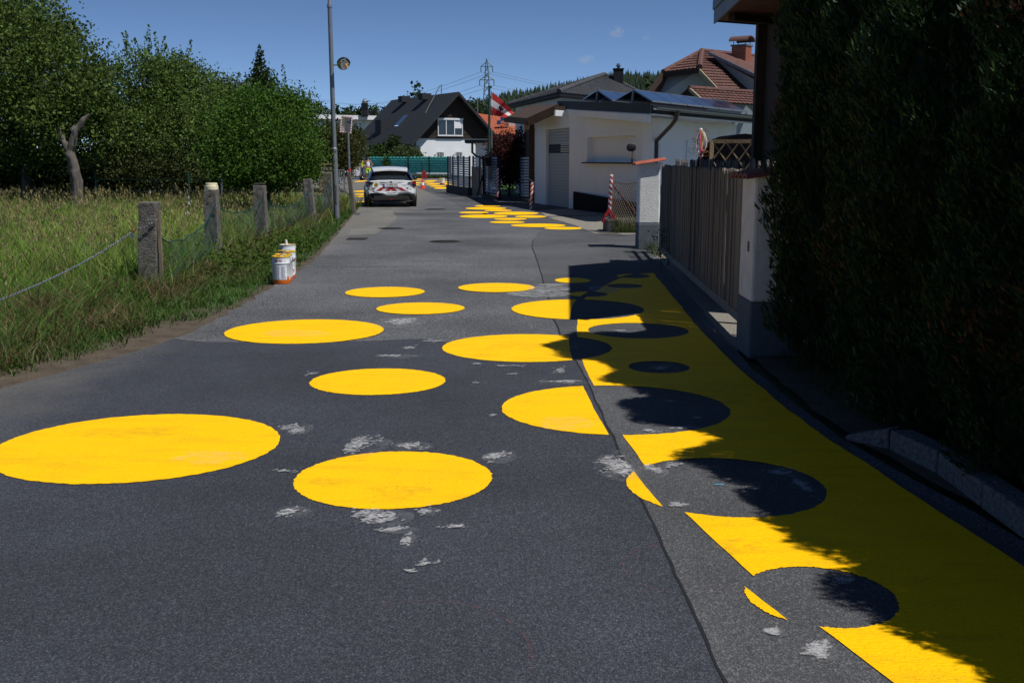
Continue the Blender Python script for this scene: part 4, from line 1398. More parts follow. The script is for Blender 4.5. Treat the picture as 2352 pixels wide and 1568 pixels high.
MB().tube([(rb[0] + 0.0, rb[1] - 0.02, zt + hb * 0.55), (rb[0] - 0.01, rb[1] - 0.03, zt + hb * 1.02)], [0.022, 0.022], 10).build('rod', mat('white_grip', (0.75, 0.77, 0.8), 0.4), so, smooth=True)
MB().tube([(rb[0] - 0.01, rb[1] - 0.03, zt + hb * 1.02), (rb[0] - 0.012, rb[1] - 0.032, zt + hb * 1.2)], [0.021, 0.015], 10).build('tip', mat('white_grip', (0.75, 0.77, 0.8), 0.4), so, smooth=True)

# ------------------------------------------------------------------ lamp post with round mirror
M_mirror = mat('mirror_glass', (0.75, 0.76, 0.78), 0.03, metallic=1.0)
M_mback = mat('mirror_back', (0.5, 0.52, 0.55), 0.5)
YP = 29.0
lp = At(772, 500, YP)
lt = thing('lamp_post', 'tall galvanised grey lamp post standing in the verge', 'lamp post', (lp.x, lp.y, -0.05))
kk = YP / FPX
zc = At(772, 344, YP).z
MB().tube([(lp.x + 0.02, lp.y, -0.05), (lp.x + 0.005, lp.y, zc)], 6.6 * kk, 16).build('sleeve', M_galv, lt, smooth=True)
MB().lathe([(6.6 * kk, 0), (7.2 * kk, 0.02), (6.9 * kk, 0.06), (5.4 * kk, 0.09)], (lp.x + 0.005, lp.y, zc - 0.03), 16).build('collar', M_galv, lt, smooth=True)
zt = At(772, 18, YP).z
MB().tube([(lp.x + 0.005, lp.y, zc), (lp.x - 0.012, lp.y, zt)], [5.4 * kk, 4.8 * kk], 16).build('pole', M_galv, lt, smooth=True)
MB().lathe([(5.6 * kk, 0), (5.8 * kk, 0.05), (4 * kk, 0.12), (3 * kk, 0.3)], (lp.x - 0.012, lp.y, zt), 14).build('cap', M_galv, lt, smooth=True)
for z_ in (At(0, 425, YP).z, At(0, 437, YP).z):
    MB().lathe([(7.0 * kk, 0), (7.1 * kk, 0.03)], (lp.x + 0.01, lp.y, z_), 16).build('strap', M_galv, lt)
MB().box((lp.x + 0.04, lp.y - 0.075, At(0, 446, YP).z), (0.05, 0.03, 0.5)).build('inspection_door', M_galv, lt, bevel=0.006)
mc = At(789, 147, YP - 0.1)
mt = thing('traffic_mirror', 'round convex traffic mirror with hood on the lamp post', 'traffic mirror', (mc.x, mc.y, mc.z))
rr = 14.5 * kk
ydir = Vector((0.35, -0.85, -0.42)).normalized()
q = ydir.to_track_quat('-Y', 'Z').to_matrix()
def disc_lathe(prof, n=28):
    mb = MB()
    mb.lathe(prof, (0, 0, 0), n, 'y')
    mb.v = [tuple(q @ Vector(v) + mc) for v in mb.v]
    return mb
disc_lathe([(rr * 0.2, 0.1), (rr * 0.8, 0.07), (rr, 0.02), (rr, 0.0)]).build('shell', M_mback, mt, smooth=True)
disc_lathe([(rr * 0.93, 0.0), (rr * 0.8, -0.018), (rr * 0.5, -0.036), (0.01, -0.045)]).build('glass', M_mirror, mt, smooth=True)
mb = MB()
vs = []
for i in range(15):
    a = math.pi * (0.02 + 0.96 * i / 14)
    for d_, s_ in ((0.02, 1.0), (-0.1, 1.02)):
        vs.append(tuple(q @ Vector((rr * s_ * math.cos(a), d_ if s_ == 1.0 else -0.1 * math.sin(a) - 0.01, rr * s_ * math.sin(a))) + mc))
mb.add(vs, [(2 * i, 2 * i + 1, 2 * i + 3, 2 * i + 2) for i in range(14)])
ho = mb.build('hood', M_black, mt, smooth=True)
sd = ho.modifiers.new('thick', 'SOLIDIFY')
sd.thickness = 0.006
MB().tube([(lp.x, lp.y, mc.z - 0.02), mc + Vector((0, 0.08, -0.02))], 0.02, 8).build('bracket', M_galv, mt)
# square mirror farther on
YM = 50.0
sc_ = At(795, 286, YM)
sm = thing('square_mirror', 'square traffic mirror with red and white border on a thin pole', 'traffic mirror', (At(803, 400, YM).x, YM, 0))
k6 = YM / FPX
qm = Matrix.Rotation(0.35, 3, 'Z') @ Matrix.Rotation(0.06, 3, 'X') @ Matrix.Rotation(0.1, 3, 'Y')
W6 = 12.5 * k6
MB().box(sc_, (2 * W6, 0.05, 2.9 * W6 / 1.0 * 0.98), M=qm).build('back', M_mback, sm, bevel=0.02)
M_pink = mat('border_pink', (0.55, 0.2, 0.18), 0.5)
M_wht = mat('white_paint', (0.75, 0.76, 0.78), 0.5)
for sx in range(-4, 5):
    for sz in range(-6, 7):
        if abs(sx) == 4 or abs(sz) == 6:
            p = qm @ Vector((sx * W6 * 0.235, -0.03, sz * W6 * 0.227)) + sc_
            MB().box(p, (W6 * 0.22, 0.012, W6 * 0.21), M=qm).build('border_block', M_pink if (sx + sz) % 2 else M_wht, sm)
MB().box(qm @ Vector((0, -0.03, 0)) + sc_, (W6 * 1.62, 0.012, W6 * 2.48), M=qm).build('glass', M_mirror, sm)
pb = At(803, 400, YM)
MB().tube([(pb.x, pb.y, -0.05), (pb.x - 0.02, pb.y, At(0, 303, YM).z)], 2.6 * k6, 10).build('pole', M_galv, sm, smooth=True)
MB().bar((pb.x - 0.02, pb.y, At(0, 304, YM).z), (pb.x - 0.42, pb.y, At(0, 302, YM).z), 0.06, 0.06).build('arm', M_galv, sm)
MB().lathe([(3.4 * k6, 0), (3.4 * k6, 0.2)], (pb.x, pb.y, At(0, 398, YM).z), 10).build('red_band', M_red, sm)

# low stone wall and iron garden gate beyond the posts
YW = 44.0
wl0, wl1 = At(732, 400, YW), At(768, 400, YW)
ws = thing('stone_wall', 'short rough stone wall piece behind the lamp post', 'stone wall', ((wl0.x + wl1.x) / 2, YW, 0))
M_stone = mat('field_stone', (0.13, 0.11, 0.095), 0.95, col2=(0.26, 0.22, 0.18), vscale=3, bump=0.8, bscale=12)
zt_ = At(0, 379, YW).z
MB().box(((wl0.x + wl1.x) / 2, YW + 0.15, zt_ / 2), (wl1.x - wl0.x, 0.22, zt_ - 0.05)).build('core', M_conc, ws)
row = 0
z_ = 0.0
while z_ < zt_ - 0.1:
    x_ = wl0.x
    hh = rnd.uniform(0.16, 0.24)
    while x_ < wl1.x - 0.05:
        ww = min(rnd.uniform(0.18, 0.36), wl1.x - x_)
        MB().box((x_ + ww / 2, YW + rnd.uniform(-0.02, 0.02), z_ + hh / 2), (ww - 0.025, 0.14, hh - 0.025)).build('stone', M_stone, ws, bevel=0.015)
        x_ += ww
    z_ += hh
MB().box(((wl0.x + wl1.x) / 2, YW + 0.1, zt_ + 0.03), (wl1.x - wl0.x + 0.1, 0.4, 0.07)).build('coping', mat('coping_tile', (0.3, 0.17, 0.1), 0.8, var=0.2, vscale=5), ws, bevel=0.01)
g0, g1 = At(768, 430, 44.5), At(791, 430, 46.5)
ig = thing('iron_gate', 'grey ornamental iron garden gate behind the lamp post', 'garden gate', ((g0.x + g1.x) / 2, 45.5, 0))
zg = At(0, 391, 45).z
u_ = (g1 - g0)
u_.z = 0
for f in (0.0, 0.5, 1.0):
    p = g0 + u_ * f
    MB().bar((p.x, p.y, 0.1), (p.x, p.y, zg), 0.05, 0.05, up=(0, 1, 0)).build('stile', M_galv, ig)
for z_ in (0.15, 0.6, zg):
    MB().bar((g0.x, g0.y, z_), (g0.x + u_.x, g0.y + u_.y, z_), 0.04, 0.04).build('rail', M_galv, ig)
for i in range(4):
    for sgn in (1, -1):
        a = g0 + u_ * (0.12 + 0.22 * i)
        pts = [Vector((a.x, a.y, zg - 0.08)), a + u_ * 0.1 * sgn + Vector((0, 0, zg - 0.2 - a.z)), a + u_ * 0.12 * sgn + Vector((0, 0, zg - 0.38 - a.z)), a + u_ * 0.0 + Vector((0, 0, zg - 0.5 - a.z))]
        MB().tube(pts, 0.018, 5).build('scroll', M_galv, ig)
# green stakes and thin wire at the back of the meadow
M_stake = mat('green_stake', (0.008, 0.05, 0.042), 0.6)
st = []
for px, yt in ((218, 395), (432, 396), (638, 393), (507, 384)):
    p = At(px, yt, 31.5)
    s_ = thing('fence_stake', {218: 'thin green stake right of the forked trunk', 432: 'thin green stake in front of the twiggy bush', 638: 'thin green stake below the bright bush', 507: 'pale metal stake behind the cup post'}[px], 'fence stake', (p.x, p.y, -0.05), group='stakes at the back of the meadow')
    MB().tube([(p.x, p.y, -0.05), p], 0.025, 7).build('stake', M_galv if px == 507 else M_stake, s_)
    MB().ball(p, 0.032, 8, 6).build('cap', M_galv if px == 507 else M_stake, s_)
    st.append(p)
wf = thing('wire_fence', 'thin green wires strung between the stakes behind the meadow', 'wire fence', (st[1].x, st[1].y, 0))
for z_ in (0.35, 0.75, 1.1):
    MB().tube([At(-80, 400, 31.5).xy.to_3d() + Vector((0, 0, z_)), st[0].xy.to_3d() + Vector((0, 0, z_)), st[1].xy.to_3d() + Vector((0, 0, z_)), st[2].xy.to_3d() + Vector((0, 0, z_))], 0.003, 4).build('wire', M_stake, wf)
# ================================================================== RIGHT SIDE: HEDGE, GATE, PILLARS
M_thuja = mat('thuja_scales', (0.1, 0.1, 0.1), 0.55, attr=True, transl=0.22, spec=0.3)
def thuja_mesh(name, h, r, n, seed):
    """column of upright flat sprays over a dense dark core, foot at the origin"""
    g = np.random.default_rng(seed)
    t = g.random(n) ** 0.85
    a = g.random(n) * 6.283
    def rad(tt, aa):
        prof = np.interp(tt, [0, 0.06, 0.3, 0.6, 0.82, 0.93, 1.0], [0.7, 0.86, 0.94, 0.98, 0.92, 0.66, 0.08])
        lump = 0.12 * np.sin(aa * 5 + np.sin(tt * 7) + seed) + 0.05 * np.sin(aa * 3 + tt * 9 + seed) + 0.08 * np.sin(aa * 7 - tt * 23 + seed * 2) + 0.05 * np.sin(aa * 13 + tt * 41)
        return r * prof * (1 + lump)
    R = rad(t, a) * (0.8 + 0.24 * g.random(n))
    P = np.stack([R * np.cos(a), R * np.sin(a), 0.02 + t * h], 1)
    out = np.stack([np.cos(a), np.sin(a), a * 0], 1)
    D = out * (0.35 + 0.5 * g.random((n, 1))) + np.array([0, 0, 1.0]) * (0.6 + 0.5 * g.random((n, 1))) + g.normal(size=(n, 3)) * 0.3
    D /= np.linalg.norm(D, axis=1, keepdims=True)
    k = 0.7 + 0.6 * g.random((n, 1))
    cols = np.array([[0.014, 0.04, 0.01]]) * k
    tipm = g.random(n) < 0.12
    cols[tipm] = cols[tipm] * np.array([2.2, 1.8, 1.0])
    brown = (np.sin(a * 2 + seed) + np.sin(t * 11 + seed) + 0.3 * g.normal(size=n) > 1.98) & (g.random(n) < 0.7)
    cols[brown] = np.array([0.12, 0.05, 0.02])
    # each spray: stem leaf and two side leaflets
    Vs, Fs, Cs = [], [], []
    off = 0
    sd = np.cross(D, out)
    sd /= np.linalg.norm(sd, axis=1, keepdims=True) + 1e-9
    L = (0.011 + 0.011 * g.random(n))
    for sgn, sc, sh in ((0, 1.0, 0.0), (1, 0.7, -0.2), (-1, 0.7, -0.2)):
        DD = D + sd * 0.75 * sgn
        DD /= np.linalg.norm(DD, axis=1, keepdims=True)
        V, F, C = leaf_quads(P + D * (L * sh)[:, None] + DD * (L * sc * 0.4)[:, None], DD, L * sc, cols, 0.24)
        Vs.append(V)
        Fs.append(F + off)
        Cs.append(C)
        off += len(V)
    # solid core added inside to block light through the sprays
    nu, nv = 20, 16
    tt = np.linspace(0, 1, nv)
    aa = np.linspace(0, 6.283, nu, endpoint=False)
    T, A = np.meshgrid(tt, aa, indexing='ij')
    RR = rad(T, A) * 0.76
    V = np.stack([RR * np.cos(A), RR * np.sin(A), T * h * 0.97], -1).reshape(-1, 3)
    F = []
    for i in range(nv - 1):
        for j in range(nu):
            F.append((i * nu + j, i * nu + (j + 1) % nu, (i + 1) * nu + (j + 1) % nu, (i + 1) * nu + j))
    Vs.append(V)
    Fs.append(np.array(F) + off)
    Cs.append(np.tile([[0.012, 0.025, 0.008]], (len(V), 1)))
    return np_mesh(name, np.concatenate(Vs), np.concatenate(Fs), np.concatenate(Cs))
hv = [thuja_mesh('crown', 1.0, 0.28, 84000, 3), thuja_mesh('crown', 1.0, 0.28, 84000, 11)]
# meshes have unit height; built at 3 m and scaled only slightly per plant
hedge_spec = [(3.03, 8.5, 4.2, 0.89, 0, 'tallest thuja of the hedge, right behind the gate pillar'), (3.06, 7.35, 3.55, 0.86, 1, 'thuja of the dark hedge, second from the gate pillar'), (3.02, 6.25, 3.2, 0.88, 0, 'thuja of the dark hedge, third from the gate pillar'),
              (3.08, 5.2, 2.85, 0.84, 1, 'thuja of the dark hedge above the kerb, fourth from the gate pillar'), (3.14, 4.2, 2.7, 0.84, 0, 'thuja of the dark hedge with brown tips at the right picture edge'), (3.2, 3.2, 2.45, 0.82, 1, 'thuja of the dark hedge at the right picture border'), (3.35, 2.2, 2.4, 0.84, 0, 'nearest thuja of the hedge, beside the photographer')]
for i, (x, y, h, r, v, lab) in enumerate(hedge_spec):
    t = thing('thuja', lab, 'hedge plant', (x, y, 0.0), i * 1.7, group='thuja hedge along the right roadside')
    o = link('crown', hv[v], M_thuja, t)
    o.scale = (r / 0.28, r / 0.28, h)
    MB().tube([(x, y, -0.05), (x, y, h * 0.6)], [0.06, 0.02], 7).build('trunk', M_twig, t)

# ------------------------------------------------------------------ gate pillars
M_render = mat('rough_render', (0.6, 0.6, 0.59), 0.95, col2=(0.76, 0.76, 0.74), vscale=7, detail=8, bump=0.6, bscale=70)
M_plinth = mat('grey_plinth', (0.1, 0.12, 0.14), 0.9, var=0.15, vscale=8, bump=0.4, bscale=60)
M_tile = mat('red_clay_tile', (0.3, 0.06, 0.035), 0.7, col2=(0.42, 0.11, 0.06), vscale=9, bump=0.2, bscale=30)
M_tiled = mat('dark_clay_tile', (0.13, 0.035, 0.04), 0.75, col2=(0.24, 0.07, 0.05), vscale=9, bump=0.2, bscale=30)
def pillar(c, d, h, label, tile, rz=0.0, slope=0.22):
    t = thing('gate_pillar', label, 'gate pillar', (c[0], c[1], 0), group='gate pillars')
    MB().box((c[0], c[1], 0.23), (d[0] + 0.012, d[1] + 0.012, 0.5), rz).build('plinth', M_plinth, t, bevel=0.02)
    MB().box((c[0], c[1], 0.48 + (h - 0.48) / 2), (d[0], d[1], h - 0.48), rz).build('shaft', M_render, t, bevel=0.025)
    R = Matrix.Rotation(rz, 3, 'Z')
    n = 4
    w = (d[1] + 0.16) / n
    for i in range(n):
        yy = -d[1] / 2 - 0.08 + (i + 0.5) * w
        mb = MB()
        rings = []
        for s_ in (-1, 1):
            x_ = s_ * (d[0] / 2 + 0.09)
            z_ = h + 0.035 + s_ * slope * d[0] * 0.5
            ring = []
            for j in range(9):
                a = math.pi * j / 8
                ring.append(R @ Vector((x_, yy - math.cos(a) * w * 0.52, z_ + math.sin(a) * 0.045)) + Vector((c[0], c[1], 0)))
            for j in range(8, -1, -1):
                a = math.pi * j / 8
                ring.append(R @ Vector((x_, yy - math.cos(a) * w * 0.42, z_ + math.sin(a) * 0.03 - 0.008)) + Vector((c[0], c[1], 0)))
            rings.append(ring)
        mb.loft(rings)
        mb.build('cap_tile', tile, t, smooth=True)
    MB().box((c[0], c[1], h + 0.012), (d[0] + 0.06, d[1] + 0.06, 0.03), rz).build('mortar_bed', M_render, t)
    return t
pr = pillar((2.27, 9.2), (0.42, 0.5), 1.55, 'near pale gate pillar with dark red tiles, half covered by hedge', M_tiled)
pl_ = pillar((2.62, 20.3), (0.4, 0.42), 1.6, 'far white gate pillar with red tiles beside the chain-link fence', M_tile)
MB().box((2.06 - 0.003, 9.1, 0.95), (0.006, 0.05, 0.09)).build('name_plate', M_conc, pr)
# round mirror on a rod fixed to the far pillar
cm = At(1450, 339, 20.3)
rm = thing('round_mirror', 'small black-backed mirror on a thin rod above the far pillar', 'mirror', (cm.x, cm.y, 1.64))
MB().tube([(cm.x + 0.02, cm.y, 1.6), (cm.x + 0.02, cm.y, cm.z)], 0.009, 7).build('rod', M_rust, rm)
MB().tube([(cm.x + 0.02, cm.y, 1.62), (cm.x + 0.02, cm.y, 1.7)], 0.018, 7).build('clamp', M_black, rm)
rings = []
for y_, s_ in ((-0.02, 0.85), (-0.012, 1.0), (0.012, 1.0), (0.035, 0.7)):
    ring = []
    for j in range(20):
        a = 2 * math.pi * j / 20
        e = 2.6
        cx = math.copysign(abs(math.cos(a)) ** (2 / e), math.cos(a))
        cz = math.copysign(abs(math.sin(a)) ** (2 / e), math.sin(a))
        ring.append((cm.x + 0.09 * s_ * cx, cm.y + y_, cm.z + 0.075 * s_ * cz))
    rings.append(ring)
MB().loft(rings).build('head', M_black, rm, smooth=True)

# ------------------------------------------------------------------ timber sliding gate
M_slat = mat('weathered_pickets', (0.062, 0.053, 0.045), 0.9, col2=(0.21, 0.185, 0.16), vscale=5, detail=9, bump=0.6, bscale=25, stretch=(3, 3, 0.14))
M_slat2 = mat('weathered_pickets_dark', (0.06, 0.055, 0.05), 0.9, col2=(0.15, 0.14, 0.13), vscale=3.5, detail=9, bump=0.6, bscale=25, stretch=(3, 3, 0.14))
M_slat3 = mat('weathered_pickets_pale', (0.14, 0.12, 0.1), 0.9, col2=(0.27, 0.24, 0.2), vscale=3.5, detail=9, bump=0.6, bscale=25, stretch=(3, 3, 0.14))
M_frame = mat('grey_steel', (0.13, 0.15, 0.165), 0.55, var=0.1, vscale=4)
gA, gB = Vector((2.12, 9.45, 0)), Vector((2.46, 17.4, 0))
gd = (gB - gA).normalized()
gn = Vector((gd.y, -gd.x, 0))
gate = thing('sliding_gate', 'long weathered wooden picket gate between the two pillars', 'gate', ((gA.x + gB.x) / 2, (gA.y + gB.y) / 2, 0))
L = (gB - gA).length
x_ = 0.0
i = 0
while x_ < L - 0.04:
    w = rnd.uniform(0.06, 0.088)
    p = gA + gd * (x_ + w / 2)
    h = 1.6 + rnd.uniform(-0.012, 0.012)
    z0 = 0.27 + rnd.uniform(-0.006, 0.006)
    th = 0.022
    off = gn * rnd.uniform(-0.012, 0.012)
    a = p - gd * w / 2 + off
    b = p + gd * w / 2 + off
    poly = [(a.x, a.y, z0), (b.x, b.y, z0), (b.x, b.y, h - 0.03), (p.x + off.x + gd.x * w * 0.2, p.y + off.y + gd.y * w * 0.2, h), (p.x + off.x - gd.x * w * 0.2, p.y + off.y - gd.y * w * 0.2, h), (a.x, a.y, h - 0.03)]
    MB().ext(poly, gn * th).build('picket', (M_slat, M_slat2, M_slat, M_slat3)[rnd.randrange(4)], gate)
    x_ += w + (rnd.uniform(0.002, 0.007) if rnd.random() < 0.86 else rnd.uniform(0.01, 0.018))
    i += 1
q0, q1 = gA + gn * 0.055, gB + gn * 0.055
for z_ in (0.45, 1.36):
    MB().bar((q0.x, q0.y, z_), (q1.x, q1.y, z_), 0.05, 0.07).build('cross_rail', M_frame, gate)
MB().bar((q0.x, q0.y, 0.215), (q1.x + gd.x * 0.15, q1.y + gd.y * 0.15, 0.215), 0.08, 0.09).build('bottom_rail', M_frame, gate)
for f in (0.0, 0.5, 1.0):
    p = q0.lerp(q1, f)
    MB().bar((p.x, p.y, 0.26), (p.x, p.y, 1.45), 0.05, 0.05, up=(0, 1, 0)).build('upright', M_frame, gate)
for f in (0.06, 0.9):
    p = q0.lerp(q1, f)
    MB().lathe([(0.07, -0.02), (0.07, 0.02)], (p.x, p.y, 0.1), 16, 'x').build('roller', M_frame, gate)
# guide post with latch by the far pillar
lt_ = thing('gate_stop', 'dark steel gate stop post right beside the far pillar', 'gate post', (2.72, 19.0, 0))
MB().box((2.72, 19.0, 0.62), (0.09, 0.1, 1.24)).build('post', mat('dark_steel', (0.03, 0.04, 0.05), 0.5), lt_, bevel=0.008)
MB().box((2.72, 18.93, 0.95), (0.1, 0.05, 0.12)).build('latch', M_black, lt_, bevel=0.005)
# taller old picket fence inside the yard, seen over the gate
yf = thing('picket_fence', 'taller weathered picket fence standing behind the gate', 'picket fence', (2.8, 14.5, 0))
fA, fB = Vector((2.58, 10.5, 0)), Vector((2.95, 19.2, 0))
fd = (fB - fA).normalized()
fn = Vector((fd.y, -fd.x, 0))
x_ = 0.0
while x_ < (fB - fA).length:
    p = fA + fd * x_
    h = 1.69 + rnd.uniform(-0.015, 0.02)
    w = 0.085
    a, b = p - fd * w / 2, p + fd * w / 2
    MB().ext([(a.x, a.y, 1.05), (b.x, b.y, 1.05), (b.x, b.y, h - 0.045), (p.x + fd.x * 0.018, p.y + fd.y * 0.018, h), (p.x - fd.x * 0.018, p.y - fd.y * 0.018, h), (a.x, a.y, h - 0.045)], fn * 0.022).build('picket', (M_slat2, M_slat)[rnd.randrange(2)], yf)
    x_ += rnd.choice((0.19, 0.22, 0.26, 0.3, 0.45))
for z_ in (1.12, 1.45):
    MB().bar((fA.x + fn.x * 0.05, fA.y + fn.y * 0.05, z_), (fB.x + fn.x * 0.05, fB.y + fn.y * 0.05, z_), 0.04, 0.07).build('rail', M_slat, yf)
for f in (0.02, 0.34, 0.66, 0.98):
    p = fA.lerp(fB, f) + fn * 0.11
    MB().bar((p.x, p.y, 0), (p.x, p.y, 1.55), 0.07, 0.07, up=(0, 1, 0)).build('post', M_slat2, yf)

# ------------------------------------------------------------------ timber building behind the hedge
M_brownw = mat('dark_brown_timber', (0.025, 0.016, 0.012), 0.85, col2=(0.06, 0.036, 0.026), vscale=4, bump=0.4, bscale=25, stretch=(6, 6, 1))
M_soff = mat('soffit_boards', (0.12, 0.05, 0.035), 0.8, col2=(0.2, 0.09, 0.06), vscale=4, stretch=(1, 8, 1))
M_zinc = mat('painted_fascia', (0.16, 0.18, 0.22), 0.6, var=0.1, vscale=4)
hb_ = thing('timber_house', 'dark timber building with wide eaves behind the hedge', 'house', (5, 13, 0))
zE = 3.68
e0 = Vector((2.95, 15.75))
dn = Vector((-0.052, -1)).normalized()
df = Vector((1, 0.72)).normalized()
e1 = e0 + dn * 5.75
e2 = e0 + df * 3.6
e3 = e1 + df * 3.6
def V3(p, z):
    return Vector((p.x, p.y, z))
# soffit planks, roof deck and fascia
npl = 22
for k in range(npl):
    a, b = k / npl, (k + 0.94) / npl
    lo, hi = e0.lerp(e1, a), e0.lerp(e1, b)
    MB().ext([V3(lo + df * 0.04, zE), V3(hi + df * 0.04, zE), V3(hi + df * 3.5, zE + 0.1), V3(lo + df * 3.5, zE + 0.1)], (0, 0, 0.02)).build('soffit_board', M_soff, hb_)
MB().ext([V3(e0 - df * 0.02, zE + 0.1), V3(e1 - df * 0.02, zE + 0.1), V3(e3, zE + 0.5), V3(e2, zE + 0.5)], (0, 0, 0.06)).build('roof', mat('dark_roof', (0.06, 0.05, 0.05), 0.8), hb_)
MB().ext([V3(e0, zE - 0.05), V3(e1, zE - 0.05), V3(e1, zE + 0.16), V3(e0, zE + 0.16)], V3(df * -0.03, 0)).build('fascia_board', M_zinc, hb_)
MB().ext([V3(e0 + dn * 0.0 - df * 0.035, zE + 0.14), V3(e1 - df * 0.035, zE + 0.14), V3(e1 - df * 0.035, zE + 0.27), V3(e0 - df * 0.035, zE + 0.27)], V3(df * -0.025, 0)).build('fascia_board', M_zinc, hb_)
MB().ext([V3(e0, zE - 0.02), V3(e2, zE + 0.06), V3(e2, zE + 0.5), V3(e0, zE + 0.2)], V3(dn * -0.03, 0)).build('rake_board', M_brownw, hb_)
bm_ = e0 + dn * 0.9
MB().bar(V3(bm_ + df * 0.15, zE - 0.06), V3(bm_ + df * 3.4, zE + 0.0), 0.12, 0.1).build('beam', M_brownw, hb_)
w0 = e0 + df * 0.93 + dn * 0.35
MB().bar(V3(w0, 0), V3(w0, zE + 0.03), 0.16, 0.16, up=(0, 1, 0)).build('corner_post', M_brownw, hb_)
w1_ = w0 + dn * 5.0
MB().ext([V3(w0 + df * 0.07, 0), V3(w1_ + df * 0.07, 0), V3(w1_ + df * 0.07, zE), V3(w0 + df * 0.07, zE)], V3(df * 1.6, 0)).build('wall', M_brownw, hb_)

# ------------------------------------------------------------------ lattice screen, arched canopy, decorated little tree
M_latt = mat('lattice_wood', (0.2, 0.14, 0.075), 0.85, col2=(0.32, 0.225, 0.125), vscale=6, bump=0.4, bscale=25)
YL = 19.2
la, lb_ = At(1631, 330, YL), At(1745, 330, YL - 0.3)
ls = thing('lattice_screen', 'brown diagonal lattice screen above the gate', 'lattice screen', ((la.x + lb_.x) / 2, YL, 0))
lz0, lz1 = 1.35, At(0, 325, YL).z
lu = (lb_ - la)
lu.z = 0
Ll = lu.length
lu.normalize()
def lp3(s, z, o=0.0):
    return Vector((la.x + lu.x * s, la.y + lu.y * s - o, z))
for s_ in (0.03, Ll):
    MB().bar(lp3(s_, 0.0), lp3(s_, lz1 + 0.02), 0.07, 0.07, up=(0, 1, 0)).build('post', M_latt, ls)
for z_ in (lz0, lz1):
    MB().bar(lp3(0.07, z_), lp3(Ll - 0.04, z_), 0.05, 0.07).build('rail', M_latt, ls)
hh = lz1 - lz0
for k in range(-3, 6):
    for sgn, off in ((1, 0.012), (-1, -0.012)):
        s0 = 0.05 + k * 0.235
        s1 = s0 + sgn * hh * 0.72
        (za, zb) = (lz0, lz1)
        def clip(s, z, s2, z2):
            if s < 0.07:
                f = (0.07 - s) / (s2 - s)
                return 0.07, z + (z2 - z) * f
            if s > Ll - 0.04:
                f = (Ll - 0.04 - s) / (s2 - s)
                return Ll - 0.04, z + (z2 - z) * f
            return s, z
        if max(s0, s1) < 0.12 or min(s0, s1) > Ll - 0.1:
            continue
        A = clip(s0, za, s1, zb)
        B = clip(s1, zb, s0, za)
        MB().bar(lp3(A[0], A[1], off), lp3(B[0], B[1], off), 0.02, 0.04, up=(0, 1, 0)).build('lath', M_latt, ls)
cp = thing('arched_canopy', 'black arched canopy showing above the lattice screen', 'canopy', (At(1690, 330, 20.6).x, 20.6, 0))
ca_, cb_ = At(1632, 326, 20.4), At(1790, 326, 20.4)
rings = []
cz_ = (ca_.x + cb_.x) / 2
hw = (cb_.x - ca_.x) / 2
ztop = At(0, 307, 20.4).z
for j in range(13):
    a = math.pi * j / 12
    x_ = cz_ - hw * math.cos(a)
    z_ = 1.2 + (ztop - 1.2) * (math.sin(a) ** 0.6 if math.sin(a) > 0 else 0)
    rings.append((x_, z_))
mb = MB()
poly = [(x_, 20.4, z_) for x_, z_ in rings]
mb.ext(poly, (0, 1.6, 0))
mb.build('cover', mat('black_tarp', (0.006, 0.006, 0.008), 1.0, spec=0.0), cp)
for x_ in (ca_.x + 0.05, cb_.x - 0.05):
    MB().bar((x_, 20.5, 0), (x_, 20.5, 1.25), 0.04, 0.04, up=(0, 1, 0)).build('leg', M_black, cp)
# decorated dry spruce top on a stick
YD = 19.4
ds = At(1609, 372, YD)
dtr = thing('decorated_tree_top', 'dry brown tree top on a stick hung with coloured ribbons', 'decoration', (ds.x, YD, 0))
MB().tube([(ds.x, YD, 0), (ds.x, YD, At(0, 300, YD).z)], [0.022, 0.012], 8).build('stick', mat('bare_wood', (0.42, 0.24, 0.1), 0.7), dtr)
n = 260
tt = rng.random(n)
zz = At(0, 372, YD).z + tt * 0.5 + 0.1
aa = rng.random(n) * 6.283
rr_ = (0.05 + 0.2 * rng.random(n)) * (1.1 - tt * 0.7)
Pn = np.stack([ds.x + rr_ * np.cos(aa), YD + rr_ * np.sin(aa), zz], 1)
Dn = np.stack([np.cos(aa), np.sin(aa), 0.3 + aa * 0], 1)
Dn /= np.linalg.norm(Dn, axis=1, keepdims=True)
Vn, Fn, Cn = leaf_quads(Pn, Dn, np.full(n, 0.07), leaf_cols(n, (0.3, 0.13, 0.055)), 0.13)
tag(link('dry_twigs', np_mesh('dry_twigs', Vn - np.array(dtr.location), Fn, Cn), M_leaf, dtr), kind='stuff')
for k, c in enumerate([(0.8, 0.8, 0.82), (0.75, 0.6, 0.2), (0.55, 0.05, 0.12), (0.8, 0.78, 0.7), (0.7, 0.1, 0.25), (0.75, 0.7, 0.3)]):
    a = k * 1.05
    pts = []
    for j in range(9):
        f = j / 8
        r_ = 0.02 + 0.075 * math.sin(math.pi * min(1, f * 1.1)) + 0.01 * rnd.random()
        pts.append((ds.x + r_ * math.cos(a + 0.3 * f), YD + r_ * math.sin(a) - 0.02, At(0, 302, YD).z - 0.46 * f + 0.01 * rnd.random()))
    MB().tube(pts, 0.011, 4).build('ribbon', mat('ribbon_%d' % k, c, 0.5), dtr)
MB().ball((ds.x - 0.01, YD, At(0, 298, YD).z), 0.03, 8, 6).build('bow', mat('ribbon_0', (0.8, 0.8, 0.82)), dtr)
MB().ball((ds.x + 0.02, YD - 0.03, At(0, 347, YD).z), 0.035, 8, 6).build('bow', mat('ribbon_2', (0.55, 0.05, 0.12)), dtr)

